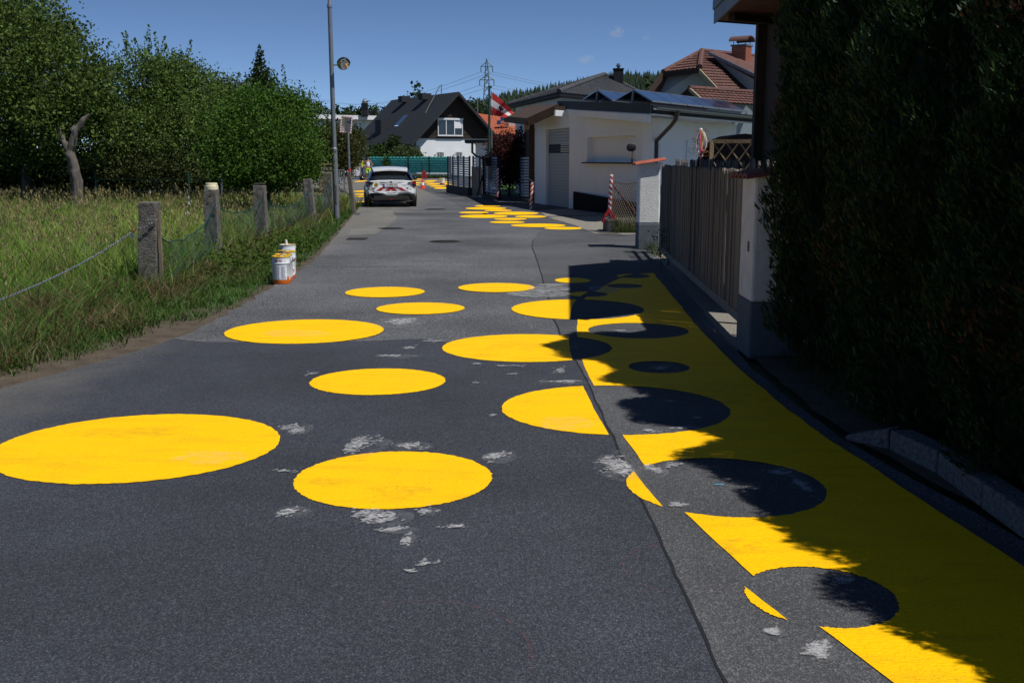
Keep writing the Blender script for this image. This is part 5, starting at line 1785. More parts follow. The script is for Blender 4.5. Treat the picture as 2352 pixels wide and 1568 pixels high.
# ------------------------------------------------------------------ striped marker, chain-link fence, concrete block
M_rw = striped('red_white_stripes', (0.75, 0.76, 0.78), (0.5, 0.015, 0.02), 0.13, 'Z', 0.9)
YC = 27.6
cb0 = G(1410, 536)
bl = thing('concrete_block', 'low mossy concrete block carrying the striped marker', 'concrete block', (cb0.x, cb0.y + 0.3, 0))
MB().box((cb0.x + 0.32, cb0.y + 0.75, 0.13), (0.95, 0.9, 0.34)).build('block', M_conc, bl, bevel=0.03)
mx_, my_ = At(1398, 512, cb0.y + 0.6).x, cb0.y + 0.6
mk = thing('striped_marker', 'red and white striped marker pole on a red triangle foot', 'marker pole', (mx_, my_, 0.3))
zt = At(1404, 407, my_)
MB().tube([(mx_ + 0.01, my_, 0.3), (zt.x, my_, zt.z)], 0.042, 12).build('pole', M_rw, mk)
MB().ball((zt.x, my_, zt.z + 0.02), 0.05, 8, 6).build('knob', mat('rusty_white', (0.5, 0.42, 0.36), 0.8), mk)
tl, tr, tp = At(1382, 508, my_ - 0.12), At(1416, 508, my_ - 0.12), At(1399, 481, my_ - 0.06)
for a, b in ((tl, tr), (tr, tp), (tp, tl)):
    MB().bar(a, b, 0.05, 0.06, up=(0, 1, 0)).build('foot_bar', M_red, mk, bevel=0.006)
cf = thing('chainlink_fence', 'rusty chain-link fence piece with a slanting brace', 'chain-link fence', (mx_ + 0.5, my_ + 0.1, 0))
c0, c1 = At(1405, 410, my_ + 0.15), At(1462, 418, my_ - 1.6)
M_wirec = mat('old_wire', (0.22, 0.17, 0.13), 0.7, metallic=0.4)
def cl(u, v):
    p = c0.lerp(c1, u)
    z = c0.z - 0.04 - 0.06 * math.sin(math.pi * u) - v * (c0.z - 0.35)
    return Vector((p.x, p.y, z))
mb = MB()
nu, nv = 11, 10
for i in range(-nv, nu + nv):
    for sgn in (1, -1):
        pts = [cl((i + sgn * k * 0.8) / nu, k / nv) for k in range(nv + 1) if 0 <= (i + sgn * k * 0.8) / nu <= 1]
        if len(pts) > 1:
            mb.tube(pts, 0.0075, 4, False)
o = mb.build('mesh_wires', M_wirec, cf)
o['kind'] = 'stuff'
MB().tube([cl(u / 10, 0) for u in range(11)], 0.008, 5).build('top_wire', M_wirec, cf)
MB().tube([cl(0.02, 0.1), cl(1.0, 0.78)], 0.016, 7).build('brace', M_rust, cf)
MB().tube([cl(0.01, -0.05), Vector((cl(0.01, 0).x, cl(0.01, 0).y, 0.0))], 0.02, 7).build('post', M_rust, cf)
# weeds on the block and at the pillar foot
X = rng.uniform(mx_ + 0.1, mx_ + 1.0, 900)
Y = rng.uniform(cb0.y - 0.05, my_ + 0.3, 900)
grass_mesh('block_weeds', X, Y, 0.12 + 0.4 * rng.random(900), np.full(900, 0.014), np.tile([[0.05, 0.09, 0.018]], (900, 1)), np.tile([[0.15, 0.15, 0.05]], (900, 1)), lean=0.6, z0=0.0)
X = rng.uniform(2.5, 3.2, 260)
Y = rng.uniform(18.2, 20.0, 260)
grass_mesh('pillar_weeds', X, Y, 0.08 + 0.2 * rng.random(260), np.full(260, 0.01), np.tile([[0.05, 0.09, 0.018]], (260, 1)), np.tile([[0.15, 0.15, 0.05]], (260, 1)), lean=0.6, z0=0.0)
wp = thing('roadside_weed', 'spindly weed growing at the far end of the gate', 'weed', (2.32, 16.2, 0))
pts = [(2.32, 16.2, 0), (2.3, 16.2, 0.3), (2.34, 16.15, 0.65)]
MB().tube(pts, [0.008, 0.006, 0.003], 5).build('stem', M_twig, wp)
n = 90
Pn = np.stack([2.32 + 0.1 * rng.normal(size=n), 16.2 + 0.1 * rng.normal(size=n), 0.1 + 0.55 * rng.random(n)], 1)
Vn, Fn, Cn = leaf_quads(Pn, unit(n), np.full(n, 0.05), leaf_cols(n, (0.05, 0.06, 0.02)), 0.5)
link('leaves', np_mesh('leaves', Vn - np.array(wp.location), Fn, Cn), M_leaf, wp)
# free-standing striped pole near the roller door
sp = G(1219, 481)
fp = thing('striped_pole', 'thin red and white striped pole standing by the roller door', 'marker pole', (sp.x, sp.y, 0))
M_rw2 = striped('red_white_sleeve', (0.75, 0.76, 0.78), (0.5, 0.015, 0.02), 0.16, 'Z', -1.2)
MB().tube([(sp.x, sp.y, 0), (sp.x + 0.05, sp.y, At(0, 419, sp.y).z)], 0.05, 10).build('pole', M_rw2, fp)
zt = At(0, 416, sp.y).z
MB().tube([(sp.x + 0.05, sp.y, zt - 0.03), (sp.x - 0.05, sp.y, zt + 0.06), (sp.x - 0.07, sp.y, zt)], 0.025, 7).build('hook', M_black, fp)
# ================================================================== BUILDINGS
M_white = mat('white_plaster', (0.73, 0.76, 0.79), 0.9, var=0.03, vscale=1.5, stretch=(1.5, 1.5, 0.7), bump=0.15, bscale=60)
M_cream2 = mat('cream_plaster', (0.7, 0.74, 0.78), 0.9, var=0.035, vscale=1.2, stretch=(1.5, 1.5, 0.7), bump=0.15, bscale=60)
M_anth = mat('anthracite_metal', (0.012, 0.014, 0.018), 0.65, spec=0.2, var=0.1, vscale=3)
M_alu = mat('aluminium_slats', (0.17, 0.195, 0.225), 0.45, metallic=0.4)
M_glass = mat('window_glass', (0.012, 0.016, 0.02), 0.08, spec=0.8)
M_shut = mat('roller_shutter', (0.78, 0.79, 0.8), 0.6)
M_door = mat('grey_roller_door', (0.3, 0.32, 0.335), 0.5)
M_pipe = mat('dark_pipe', (0.035, 0.03, 0.028), 0.5)
M_pv = mat('solar_cells', (0.01, 0.022, 0.06), 0.12, spec=0.8)
def tiled(A, B, C, D, rows, cols, m, name, parent, rise=0.05, wave=0.03, sub=3, label=None):
    """pantiled slope: A-B eave, D-C ridge; stepped courses with a wavy profile, one mesh"""
    A, B, C, D = Vector(A), Vector(B), Vector(C), Vector(D)
    n = (B - A).cross(D - A)
    if n.length < 1e-6:
        n = (B - A).cross(C - A)
    n.normalize()
    if n.z < 0:
        n = -n
    mb = MB()
    nn = cols * sub
    for r in range(rows):
        t0, t1 = r / rows, (r + 1) / rows
        lo0, lo1 = A.lerp(D, t0), B.lerp(C, t0)
        hi0, hi1 = A.lerp(D, t1), B.lerp(C, t1)
        vs = []
        for j in range(nn + 1):
            s = j / nn
            w = wave * abs(math.sin(math.pi * s * cols))
            j0 = rnd.uniform(-0.004, 0.004)
            p, q2 = lo0.lerp(lo1, s), hi0.lerp(hi1, s)
            vs += [p - n * 0.02, p + n * (rise + w + j0), q2 + n * (0.012 + w * 0.8)]
        fs = []
        for j in range(nn):
            a = j * 3
            fs += [(a, a + 3, a + 4, a + 1), (a + 1, a + 4, a + 5, a + 2)]
        mb.add(vs, fs)
    o = mb.build(name, m, parent, label=label)
    o['kind'] = 'stuff'
    return o
def window(parent, A, B, x0, x1, y0, y1, m_frame, panes=1, depth=0.06, name='window', proud=0.03, sill=True):
    """framed window on a wall plane given by picture coordinates; > pane, frame bars, sill"""
    a, b = onwall(x0, y1, A, B), onwall(x1, y1, A, B)
    z0, z1 = onwall((x0 + x1) / 2, y1, A, B).z, onwall((x0 + x1) / 2, y0, A, B).z
    a.z = b.z = 0
    u = (b - a).normalized()
    n = Vector((u.y, -u.x, 0))
    w = (b - a).length
    fw = max(0.05, 0.06 * w / max(1, panes) * 1.4)
    def pt(s, z, o):
        return a + u * s + n * o + Vector((0, 0, z))
    fr = MB()
    fr.ext([pt(0, z0, 0), pt(w, z0, 0), pt(w, z1, 0), pt(0, z1, 0)], n * (proud * 0.4))
    win = fr.build(name, M_glass, parent)
    for s in [0 + fw / 2, w - fw / 2] + [w * k / panes for k in range(1, panes)]:
        MB().bar(pt(s, z0, proud), pt(s, z1, proud), fw, depth, up=n).build('frame_bar', m_frame, win)
    for z in (z0 + fw / 2, z1 - fw / 2):
        MB().bar(pt(fw, z, proud), pt(w - fw, z, proud), depth, fw).build('frame_bar', m_frame, win)
    if sill:
        MB().bar(pt(-0.05, z0 - 0.03, 0.06), pt(w + 0.05, z0 - 0.03, 0.06), 0.14, 0.04).build('sill', m_frame, win)
    return win, a, u, n, z0, z1, w

# ------------------------------------------------------------------ white building with roller door and solar panels
W0, W1, W2, W3 = Vector((0.9, 41.0)), Vector((2.13, 35.95)), Vector((4.02, 30.6)), Vector((7.5, 35.6))
wb = thing('white_building', 'long white flat-roofed building with roller door and solar panels', 'building', (4.5, 34, 0))
RC1, RC2, RC3 = At(1497, 243, 27.9), At(1283, 236, 38.2), At(1745, 268, 34.4)
def roof_z(x, y):
    """plane through the three roof corners"""
    n = (RC2 - RC1).cross(RC3 - RC1)
    return RC1.z - (n.x * (x - RC1.x) + n.y * (y - RC1.y)) / n.z
def wallseg(a, b, m, name, top=0.3, z0=0.0, zt=None, th=0.3):
    d = (b - a).normalized()
    n = Vector((-d.y, d.x))
    za, zb = (zt, zt) if zt else (roof_z(a.x, a.y) - top, roof_z(b.x, b.y) - top)
    return MB().ext([(a.x, a.y, z0), (b.x, b.y, z0), (b.x, b.y, zb), (a.x, a.y, za)], (n.x * th, n.y * th, 0)).build(name, m, wb)
pxw = lambda px, A, B: onwall(px, 400, A, B).xy
dA, dB = pxw(1254, W0, W1), pxw(1307, W0, W1)
wallseg(pxw(1228, W0, W1), dA, M_white, 'pilaster', 0.45)
wallseg(dB, W1, M_white, 'pilaster', 0.3)
zdoor = onwall(1280, 296, W0, W1).z
wallseg(dA, dB, M_cream2, 'lintel', 0.3, z0=zdoor)
winA, winB = 1348, 1458
wz0, wz1 = onwall(1400, 373, W1, W2).z, onwall(1400, 314, W1, W2).z
a_, b_ = pxw(winA, W1, W2), pxw(winB, W1, W2)
wallseg(W1, a_, M_cream2, 'wall', 0.3)
wallseg(b_, W2, M_cream2, 'wall', 0.3)
wallseg(a_, b_, M_cream2, 'wall', 0.3, z0=wz1)
wallseg(a_, b_, M_cream2, 'wall', 0.3, zt=wz0)
d_ = (W3 - W2).normalized()
nn_ = Vector((-d_.y, d_.x))
wallseg(W2, W3, M_white, 'side_wall', 0.3)
# roller door: each lath its own piece
dd = (dB - dA).normalized()
dn_ = Vector((-dd.y, dd.x))
nl = 26
zband0, zband1 = onwall(1280, 352, W0, W1).z, onwall(1280, 328, W0, W1).z
door = MB().ext([(dA.x + dn_.x * 0.14, dA.y + dn_.y * 0.14, 0), (dB.x + dn_.x * 0.14, dB.y + dn_.y * 0.14, 0), (dB.x + dn_.x * 0.14, dB.y + dn_.y * 0.14, zdoor), (dA.x + dn_.x * 0.14, dA.y + dn_.y * 0.14, zdoor)], (dn_.x * 0.05, dn_.y * 0.05, 0)).build('roller_door', M_door, wb)
for k in range(nl):
    z0, z1 = zdoor * k / nl, zdoor * (k + 0.9) / nl
    zc = (z0 + z1) / 2
    band = zband0 < zc < zband1
    p, q_ = dA + dn_ * 0.12, dB + dn_ * 0.12
    MB().bar((p.x, p.y, zc), (q_.x, q_.y, zc), 0.035, z1 - z0).build('door_lath', M_anth if band else M_door, door, bevel=0.01)
for r in range(4):
    for c in range(9):
        p = dA.lerp(dB, 0.56 + c * 0.045) + dn_ * 0.095
        z = zband0 + 0.06 + r * (zband1 - zband0 - 0.05) / 4
        MB().box((p.x, p.y, z), (0.05, 0.02, 0.045), math.atan2(dd.y, dd.x)).build('door_light', M_shut, door)
# window with lowered shutter
wd = (b_ - a_).normalized()
wn_ = Vector((-wd.y, wd.x))
for s_ in (0,):
    p, q_ = a_ + wn_ * 0.2, b_ + wn_ * 0.2
    sh = MB().ext([(p.x, p.y, wz0), (q_.x, q_.y, wz0), (q_.x, q_.y, wz1), (p.x, p.y, wz1)], (wn_.x * 0.06, wn_.y * 0.06, 0)).build('window', M_shut, wb)
    for k in range(24):
        z = wz0 + (wz1 - wz0) * (k + 0.5) / 24
        p2, q2 = a_ + wn_ * 0.185, b_ + wn_ * 0.185
        MB().bar((p2.x, p2.y, z), (q2.x, q2.y, z), 0.02, (wz1 - wz0) / 24 * 0.86).build('shutter_lath', M_shut, sh, bevel=0.006)
    p, q_ = a_ - wd * 0.1 - wn_ * 0.05, b_ + wd * 0.1 - wn_ * 0.05
    MB().bar((p.x, p.y, wz0 - 0.02), (q_.x, q_.y, wz0 - 0.02), 0.22, 0.04).build('sill', M_anth, sh)
# shutter on the side wall
sa, sb = pxw(1574, W2, W3), pxw(1650, W2, W3)
zs0, zs1 = 1.2, onwall(1590, 322, W2, W3).z
sh2 = MB().ext([(sa.x - nn_.x * 0.01, sa.y - nn_.y * 0.01, zs0), (sb.x - nn_.x * 0.01, sb.y - nn_.y * 0.01, zs0), (sb.x - nn_.x * 0.01, sb.y - nn_.y * 0.01, zs1), (sa.x - nn_.x * 0.01, sa.y - nn_.y * 0.01, zs1)], (nn_.x * -0.02, nn_.y * -0.02, 0)).build('window', M_shut, wb)
for k in range(16):
    z = zs0 + (zs1 - zs0) * (k + 0.5) / 16
    p2, q2 = sa - nn_ * 0.04, sb - nn_ * 0.04
    MB().bar((p2.x, p2.y, z), (q2.x, q2.y, z), 0.02, (zs1 - zs0) / 16 * 0.86).build('shutter_lath', M_shut, sh2)
# roof slab, fascia, gutter
RC4 = RC2 + RC3 - RC1
ov = 0.0
MB().ext([RC1 + Vector((0, 0, -0.24)), RC2 + Vector((0, 0, -0.24)), RC4 + Vector((0, 0, -0.24)), RC3 + Vector((0, 0, -0.24))], (0, 0, 0.06)).build('soffit', M_cream2, wb)
rf = MB().ext([RC1 + Vector((0, 0, -0.02)), RC2 + Vector((0, 0, -0.02)), RC4 + Vector((0, 0, -0.02)), RC3 + Vector((0, 0, -0.02))], (0, 0, 0.04)).build('roof', M_anth, wb)
def fasc(a, b, m, name, z0, z1, th=0.04):
    d = (b - a)
    n = Vector((d.y, -d.x, 0)).normalized()
    if n.dot(Vector((0, -1, 0))) < 0:
        n = -n
    return MB().ext([a + Vector((0, 0, z0)), b + Vector((0, 0, z0)), b + Vector((0, 0, z1)), a + Vector((0, 0, z1))], n * th).build(name, m, wb)
fasc(RC2, RC1, M_anth, 'fascia', -0.2, 0.06)
fasc(RC1, RC3, M_anth, 'fascia', -0.2, 0.02)
fasc(RC2 + Vector((0.06, 0.1, 0)), RC1 + Vector((0.0, 0.14, 0)), M_cream2, 'eaves_beam', -0.42, -0.22, 0.1)
gd_ = (RC3 - RC1).normalized()
gside = Vector((gd_.y, -gd_.x, 0)).normalized()
if gside.y > 0:
    gside = -gside
gp = []
for s_ in (0.0, 1.0):
    c = RC1.lerp(RC3, s_) + gside * 0.1 + Vector((0, 0, -0.04))
    ring = []
    for j in range(9):
        a = math.pi + math.pi * j / 8
        ring.append(c + gside * 0.075 * math.cos(a) + Vector((0, 0, 0.075 * math.sin(a))))
    for j in range(8, -1, -1):
        a = math.pi + math.pi * j / 8
        ring.append(c + gside * 0.065 * math.cos(a) + Vector((0, 0, 0.065 * math.sin(a))))
    gp.append(ring)
MB().loft(gp).build('gutter', mat('zinc_gutter', (0.2, 0.24, 0.28), 0.4, metallic=0.6), wb, smooth=True)
# rafter ends under both eaves
for f in (0.3, 0.85):
    p = onwall(1475 if f > 0.5 else 1345, 268, W1, W2) if f > 0.5 else onwall(1305, 262, W0, W1)
    dirv = Vector((-0.95, -0.3, 0))
    MB().bar(p + dirv * -0.2 + Vector((0, 0, -0.02)), p + dirv * 0.5 + Vector((0, 0, 0.02)), 0.16, 0.2).build('rafter_end', M_white, wb, bevel=0.01)
for k in range(3):
    p = W2.lerp(W3, 0.25 + 0.2 * k)
    z = roof_z(p.x, p.y) - 0.28
    MB().bar((p.x, p.y, z), (p.x + gside.x * 0.7, p.y + gside.y * 0.7, z), 0.1, 0.14).build('rafter_end', M_white, wb)
# downpipe
pc = RC1 + gd_ * 1.3 + gside * 0.1
pw = Vector((W2.x, W2.y, 0)) + Vector((nn_.x, nn_.y, 0)) * -0.09 + Vector((d_.x, d_.y, 0)) * 0.12
MB().tube([pc + Vector((0, 0, -0.1)), pc + Vector((0, 0, -0.3)), Vector((pc.x, pc.y, pc.z - 0.42)) * 0.75 + Vector((pw.x, pw.y, pc.z - 0.6)) * 0.25, Vector((pw.x, pw.y, pc.z - 0.85)), Vector((pw.x, pw.y, pc.z - 1.1)), Vector((pw.x, pw.y, 0))], 0.06, 10).build('downpipe', M_pipe, wb, smooth=True)
MB().lathe([(0.05, 0), (0.12, 0.2)], tuple(pc + Vector((0, 0, -0.28))), 10).build('pipe_funnel', M_pipe, wb)
# black damp-proof sheet along the foot
p, q_ = W1 + Vector((0.03, -0.05)), W2 + Vector((-0.2, -0.1))
zz0 = onwall(1322, 440, W1, W2).z
zz1 = onwall(1395, 452, W1, W2).z
MB().ext([(p.x - 0.05, p.y, 0), (q_.x - 0.05, q_.y, 0), (q_.x - 0.05, q_.y, zz1 - 0.1), ((p.x + q_.x) / 2 - 0.05, (p.y + q_.y) / 2, zz1), (p.x - 0.05, p.y, zz0)], (-0.03, -0.01, 0)).build('damp_sheet', mat('black_sheet', (0.006, 0.007, 0.009), 0.85, spec=0.1, bump=0.3, bscale=6), wb)
# solar panels in tilted rows
up_ = (RC2 - RC1).normalized()
al = (RC3 - RC1).normalized()
nrm = al.cross(up_).normalized()
if nrm.z < 0:
    nrm = -nrm
sa_ = thing('solar_array', 'rows of dark blue tilted solar panels on the flat roof', 'solar panels', tuple(RC1 + Vector((0, 0, 0.05))))
PL = 1.72
for r in range(2):
    for c in range(6):
        o_ = RC1 + al * (0.12 + c * 1.12) + up_ * (0.2 + r * 3.75) + nrm * 0.1
        tilt = up_ * math.cos(0.17) + nrm * math.sin(0.17)
        tn_ = al.cross(tilt).normalized()
        AW = 1.08
        pa = MB().ext([o_, o_ + al * AW, o_ + al * AW + tilt * PL, o_ + tilt * PL], tn_ * (0.035 if tn_.z > 0 else -0.035)).build('solar_panel', M_pv, sa_)
        e = 0.02
        for k_, (a, b) in enumerate(((o_, o_ + al * AW), (o_ + tilt * PL, o_ + al * AW + tilt * PL))):
            MB().bar(a + nrm * 0.02, b + nrm * 0.02, 0.03, 0.045).build('frame_rail', M_alu, pa)
        # back panel falling away, a tent-shaped row
        o2 = o_ + tilt * (PL + 0.05)
        t2_ = up_ * math.cos(0.17) - nrm * math.sin(0.17)
        MB().ext([o2, o2 + al * AW, o2 + al * AW + t2_ * PL, o2 + t2_ * PL], nrm * 0.035).build('solar_panel', M_pv, sa_)
        if c == 0:
            MB().bar(o_ + tilt * PL - nrm * 0.36, o_ + tilt * PL, 0.06, 0.06, up=al).build('support', M_alu, sa_)
# wooden porch roof at the left end
M_porch = mat('porch_timber', (0.035, 0.02, 0.013), 0.85, col2=(0.08, 0.048, 0.03), vscale=5, bump=0.3, bscale=20, stretch=(4, 4, 1))
po = thing('porch', 'brown wooden porch roof over the side entrance of the white building', 'porch', (0.8, 42, 0))
R1, R2, E1, E2 = At(1284, 249, 37.6), At(1215, 251, 46.5), At(1212, 281, 37.9), At(1160, 275, 47.5)
MB().ext([R1, R2, E2, E1], (0, 0, 0.14)).build('roof', M_porch, po)
MB().bar(R1 + Vector((0, -0.05, 0.0)), E1 + Vector((0, -0.05, 0.0)), 0.08, 0.28).build('rake_board', M_porch, po)
MB().bar(E1, E2, 0.1, 0.2).build('eaves_board', M_porch, po)
MB().bar(R1 + Vector((-0.1, 0.05, -0.02)), R1 + Vector((0.55, -0.9, -0.02)), 0.2, 0.16).build('beam', mat('pale_beam_end', (0.3, 0.2, 0.12), 0.8), po)
for px, Y in ((1221, 41.2), (1209, 46.0)):
    p = At(px, 400, Y)
    MB().bar((p.x, p.y, 0), (p.x, p.y, At(px, 286, Y).z), 0.2, 0.2, up=(0, 1, 0)).build('post', M_porch, po)
MB().ext([At(1206, 470, 46.2) * 1.0, At(1226, 470, 42.0), Vector((At(1226, 400, 42).x, 42.0, 2.9)), Vector((At(1206, 400, 46.2).x, 46.2, 2.9))], (0.12, 0.02, 0)).build('side_wall', M_brownw, po)

# ------------------------------------------------------------------ aluminium slat fences and mailbox
M_low = mat('dark_low_wall', (0.03, 0.031, 0.033), 0.9, var=0.2, vscale=6, bump=0.3, bscale=40)
M_rawc = mat('raw_concrete', (0.14, 0.125, 0.115), 0.95, col2=(0.3, 0.28, 0.255), vscale=3, detail=9, bump=0.4, bscale=30, stretch=(4, 4, 0.6))
def slat_fence(A, B, z0, z1, panels, nsl, label, name='slat_fence', wall=0.0, tilt=0.5, m=M_alu, post=0.09):
    t = thing(name, label, 'slat fence', ((A[0] + B[0]) / 2, (A[1] + B[1]) / 2, 0), group='aluminium slat fences')
    A, B = Vector((A[0], A[1], 0)), Vector((B[0], B[1], 0))
    u = (B - A).normalized()
    n = Vector((u.y, -u.x, 0))
    L = (B - A).length
    if wall:
        MB().ext([A + u * -0.05 + n * 0.1, B + n * 0.1 + u * 0.05, B - n * 0.12 + u * 0.05, A - n * 0.12 - u * 0.05], (0, 0, wall)).build('low_wall', M_low, t)
    for k in range(panels + 1):
        p = A + u * (L * k / panels)
        MB().bar((p.x, p.y, wall), (p.x, p.y, z1 + 0.05), post, post, up=(0, 1, 0)).build('post', M_anth, t)
    for k in range(panels):
        a, b = A + u * (L * k / panels + post / 2), A + u * (L * (k + 1) / panels - post / 2)
        for j in range(nsl):
            z = z0 + (z1 - z0) * (j + 0.5) / nsl
            hgt = (z1 - z0) / nsl * 0.74
            upv = (Vector((0, 0, 1)) * math.cos(tilt) - n * math.sin(tilt))
            MB().bar((a.x, a.y, z), (b.x, b.y, z), 0.014, hgt, up=upv).build('slat', m, t)
    return t
ztop = 1.78
slat_fence((-3.3, 54.6), (-1.95, 48.7), 0.42, ztop, 4, 13, 'dark grey slat fence on a low black wall at the square', wall=0.38)
cw = thing('concrete_wall', 'stained raw concrete wall end between two slat fences', 'concrete wall', (-1.6, 48.6, 0))
cA, cB = At(1083, 400, 48.7), At(1107, 400, 48.2)
MB().ext([(cA.x, cA.y, 0), (cB.x, cB.y, 0), (cB.x, cB.y, At(0, 383, 48.2).z), (cA.x, cA.y, At(0, 382, 48.7).z)], (0.05, 0.3, 0)).build('wall', M_rawc, cw, bevel=0.015)
MB().box((cA.x + 0.3, 48.58, 0.62), (0.07, 0.08, 0.2)).build('inspection_slot', M_tar, cw)
slat_fence((cA.x + 0.08, 48.75), (cB.x - 0.1, 48.35), At(0, 382, 48.5).z, ztop, 1, 3, 'short bright slat panel on top of the raw concrete wall', m=M_shut, tilt=0.2)
gA_, gB_ = At(1112, 400, 47.0), At(1146, 400, 44.2)
slat_fence((gA_.x, gA_.y), (gB_.x, gB_.y), 0.25, ztop, 1, 14, 'grey slat gate wing carrying the mailbox', wall=0.16, post=0.16)
gC, gD = At(1195, 400, 42.6), At(1218, 400, 41.6)
slat_fence((gC.x, gC.y), (gD.x, gD.y), 0.2, ztop, 1, 14, 'bluish slat fence panel beside the porch', wall=0.12, post=0.07)
gm = thing('diagonal_brace', 'leaning grey bar with wire mesh against the raw concrete wall', 'gate brace', (cB.x, 47.9, 0))
b0_, b1_ = At(1096, 450, 48.0), At(1109, 402, 47.6)
MB().bar((b0_.x, 48.0, 0.02), b1_, 0.06, 0.06).build('bar', M_anth, gm)
mb = MB()
for k in range(9):
    f = k / 9
    p = Vector((b0_.x, 48.0, 0.02)).lerp(b1_, f)
    mb.tube([p, (b1_.x, 47.6, p.z - 0.12)], 0.008, 4)
    mb.tube([p, (p.x + 0.02, p.y, 0.02)], 0.008, 4)
o = mb.build('mesh_wires', M_alu, gm)
o['kind'] = 'stuff'
mp = At(1125, 372, 45.7)
mbx = thing('mailbox', 'dark grey mailbox hanging on the slat gate wing', 'mailbox', (mp.x, mp.y, 1.2))
MB().box((mp.x, mp.y, At(0, 372, 45.7).z), (0.42, 0.22, 0.34)).build('box', M_anth, mbx, bevel=0.02)
MB().box((mp.x, mp.y - 0.02, At(0, 362, 45.7).z), (0.5, 0.3, 0.05)).build('lid', M_anth, mbx, bevel=0.01)
MB().box((mp.x + 0.02, mp.y - 0.05, At(0, 396, 45.7).z), (0.2, 0.06, 0.72)).build('newspaper_tube', mat('wood_board', (0.22, 0.17, 0.13), 0.8, var=0.2, vscale=4), mbx, bevel=0.01)
sp2 = At(1143, 420, 43.9)
tp2 = thing('striped_strip', 'striped red and white strip fixed to the slat gate post', 'marker strip', (sp2.x, sp2.y, 0.1))
MB().box((sp2.x, sp2.y, (At(0, 386, 43.9).z + 0.15) / 2), (0.09, 0.06, At(0, 386, 43.9).z - 0.15)).build('strip', M_rw2, tp2)
# lawn behind the opening
sheet('lawn', [tuple(G(x, y).xy) for x, y in [(1140, 449), (1196, 449), (1196, 425), (1140, 425)]], 0.012, mat('lawn_green', (0.06, 0.13, 0.02), 0.9, var=0.4, vscale=3))
# red-leaved bush
lb = [ell(1165, 350, 80, 80, 49), ell(1190, 345, 60, 80, 48.5), ell(1150, 360, 50, 60, 49), ell(1180, 385, 60, 70, 48.5), ell(1160, 400, 60, 60, 49)]
tree('red_bush', 'dark red leaved bush behind the slat gate', At(1170, 440, 49), 0.6, 0.08, lb, 16000, (0.05, 0.016, 0.016), 0.1, 5, (0.3, 0.6), warm=0.2, cat='bush', group='garden bushes by the fences')

# ------------------------------------------------------------------ flag pole with flag
M_polegr = mat('green_pole', (0.02, 0.07, 0.06), 0.5)
YF = 46.5
fb = At(1123, 400, YF)
ftp = At(1124, 197, YF)
fl = thing('flag_pole', 'dark green flag pole rising behind the mailbox', 'flag pole', (fb.x, YF, 0))
MB().tube([(fb.x, YF, 0), (ftp.x, YF, ftp.z)], [0.06, 0.05], 10).build('pole', M_polegr, fl, smooth=True)
MB().box((ftp.x + 0.05, YF, ftp.z - 0.06), (0.12, 0.08, 0.1)).build('pulley', M_polegr, fl, bevel=0.01)
MB().tube([(ftp.x + 0.11, YF - 0.05, ftp.z - 0.1), (fb.x + 0.13, YF - 0.05, 1.2)], 0.008, 5).build('halyard', mat('pale_rope', (0.6, 0.58, 0.55), 0.8), fl)
fg = thing('flag', 'red white red flag with a dark eagle hanging limp from the pole', 'flag', (ftp.x + 0.11, YF, ftp.z - 0.3))
k5 = YF / FPX
Ms = [mat('flag_red', (0.5, 0.03, 0.03), 0.8, transl=0.3), mat('flag_white', (0.74, 0.74, 0.75), 0.8, transl=0.3)]
# hoist corner points and fly end in the picture: droops down to the right
def fp_(u, v):
    h0, h1 = Vector((1128, 210)), Vector((1127, 260))
    f0, f1 = Vector((1182, 262)), Vector((1166, 272))
    a, b = h0.lerp(h1, v), f0.lerp(f1, v)
    p = a.lerp(b, u)
    sagv = 9 * math.sin(math.pi * u) * (v - 0.25)
    wv = 0.16 * math.sin(u * 9 + v * 3) * (0.2 + u)
    return At(p.x - sagv * 0.5, p.y + sagv * 0.35 - 2 * math.sin(math.pi * u), YF - 0.05 + wv)
nu = 22
for s_, (v0, v1) in enumerate(((0, 1 / 3), (1 / 3, 2 / 3), (2 / 3, 1))):
    vs, fs = [], []
    nv = 5
    for i in range(nu + 1):
        for j in range(nv + 1):
            vs.append(fp_(i / nu, v0 + (v1 - v0) * j / nv))
    for i in range(nu):
        for j in range(nv):
            a = i * (nv + 1) + j
            fs.append((a, a + nv + 1, a + nv + 2, a + 1))
    MB().add(vs, fs).build('stripe', Ms[s_ % 2], fg, smooth=True)
M_eag = mat('eagle_black', (0.02, 0.02, 0.022), 0.8)
def emb(pts, m, off=0.02):
    mb = MB()
    P_ = [fp_(0.52 + x * 0.1, 0.5 + y * 0.17) + Vector((0, -off, 0)) for x, y in pts]
    c = sum(P_, Vector()) / len(P_)
    mb.add(P_ + [c], [(i, (i + 1) % len(P_), len(P_)) for i in range(len(P_))])
    return mb.build('eagle_emblem', m, fg)
emb([(-0.1, -1), (0.15, -0.9), (0.2, -0.5), (0.9, -0.8), (1.1, -0.2), (0.7, 0.5), (0.3, 0.4), (0.5, 1.1), (0, 0.9), (-0.5, 1.1), (-0.3, 0.4), (-0.7, 0.5), (-1.1, -0.2), (-0.9, -0.8), (-0.2, -0.5)], M_eag)
emb([(-0.28, -0.3), (0.28, -0.3), (0.28, 0.15), (0, 0.4), (-0.28, 0.15)], Ms[0], 0.03)

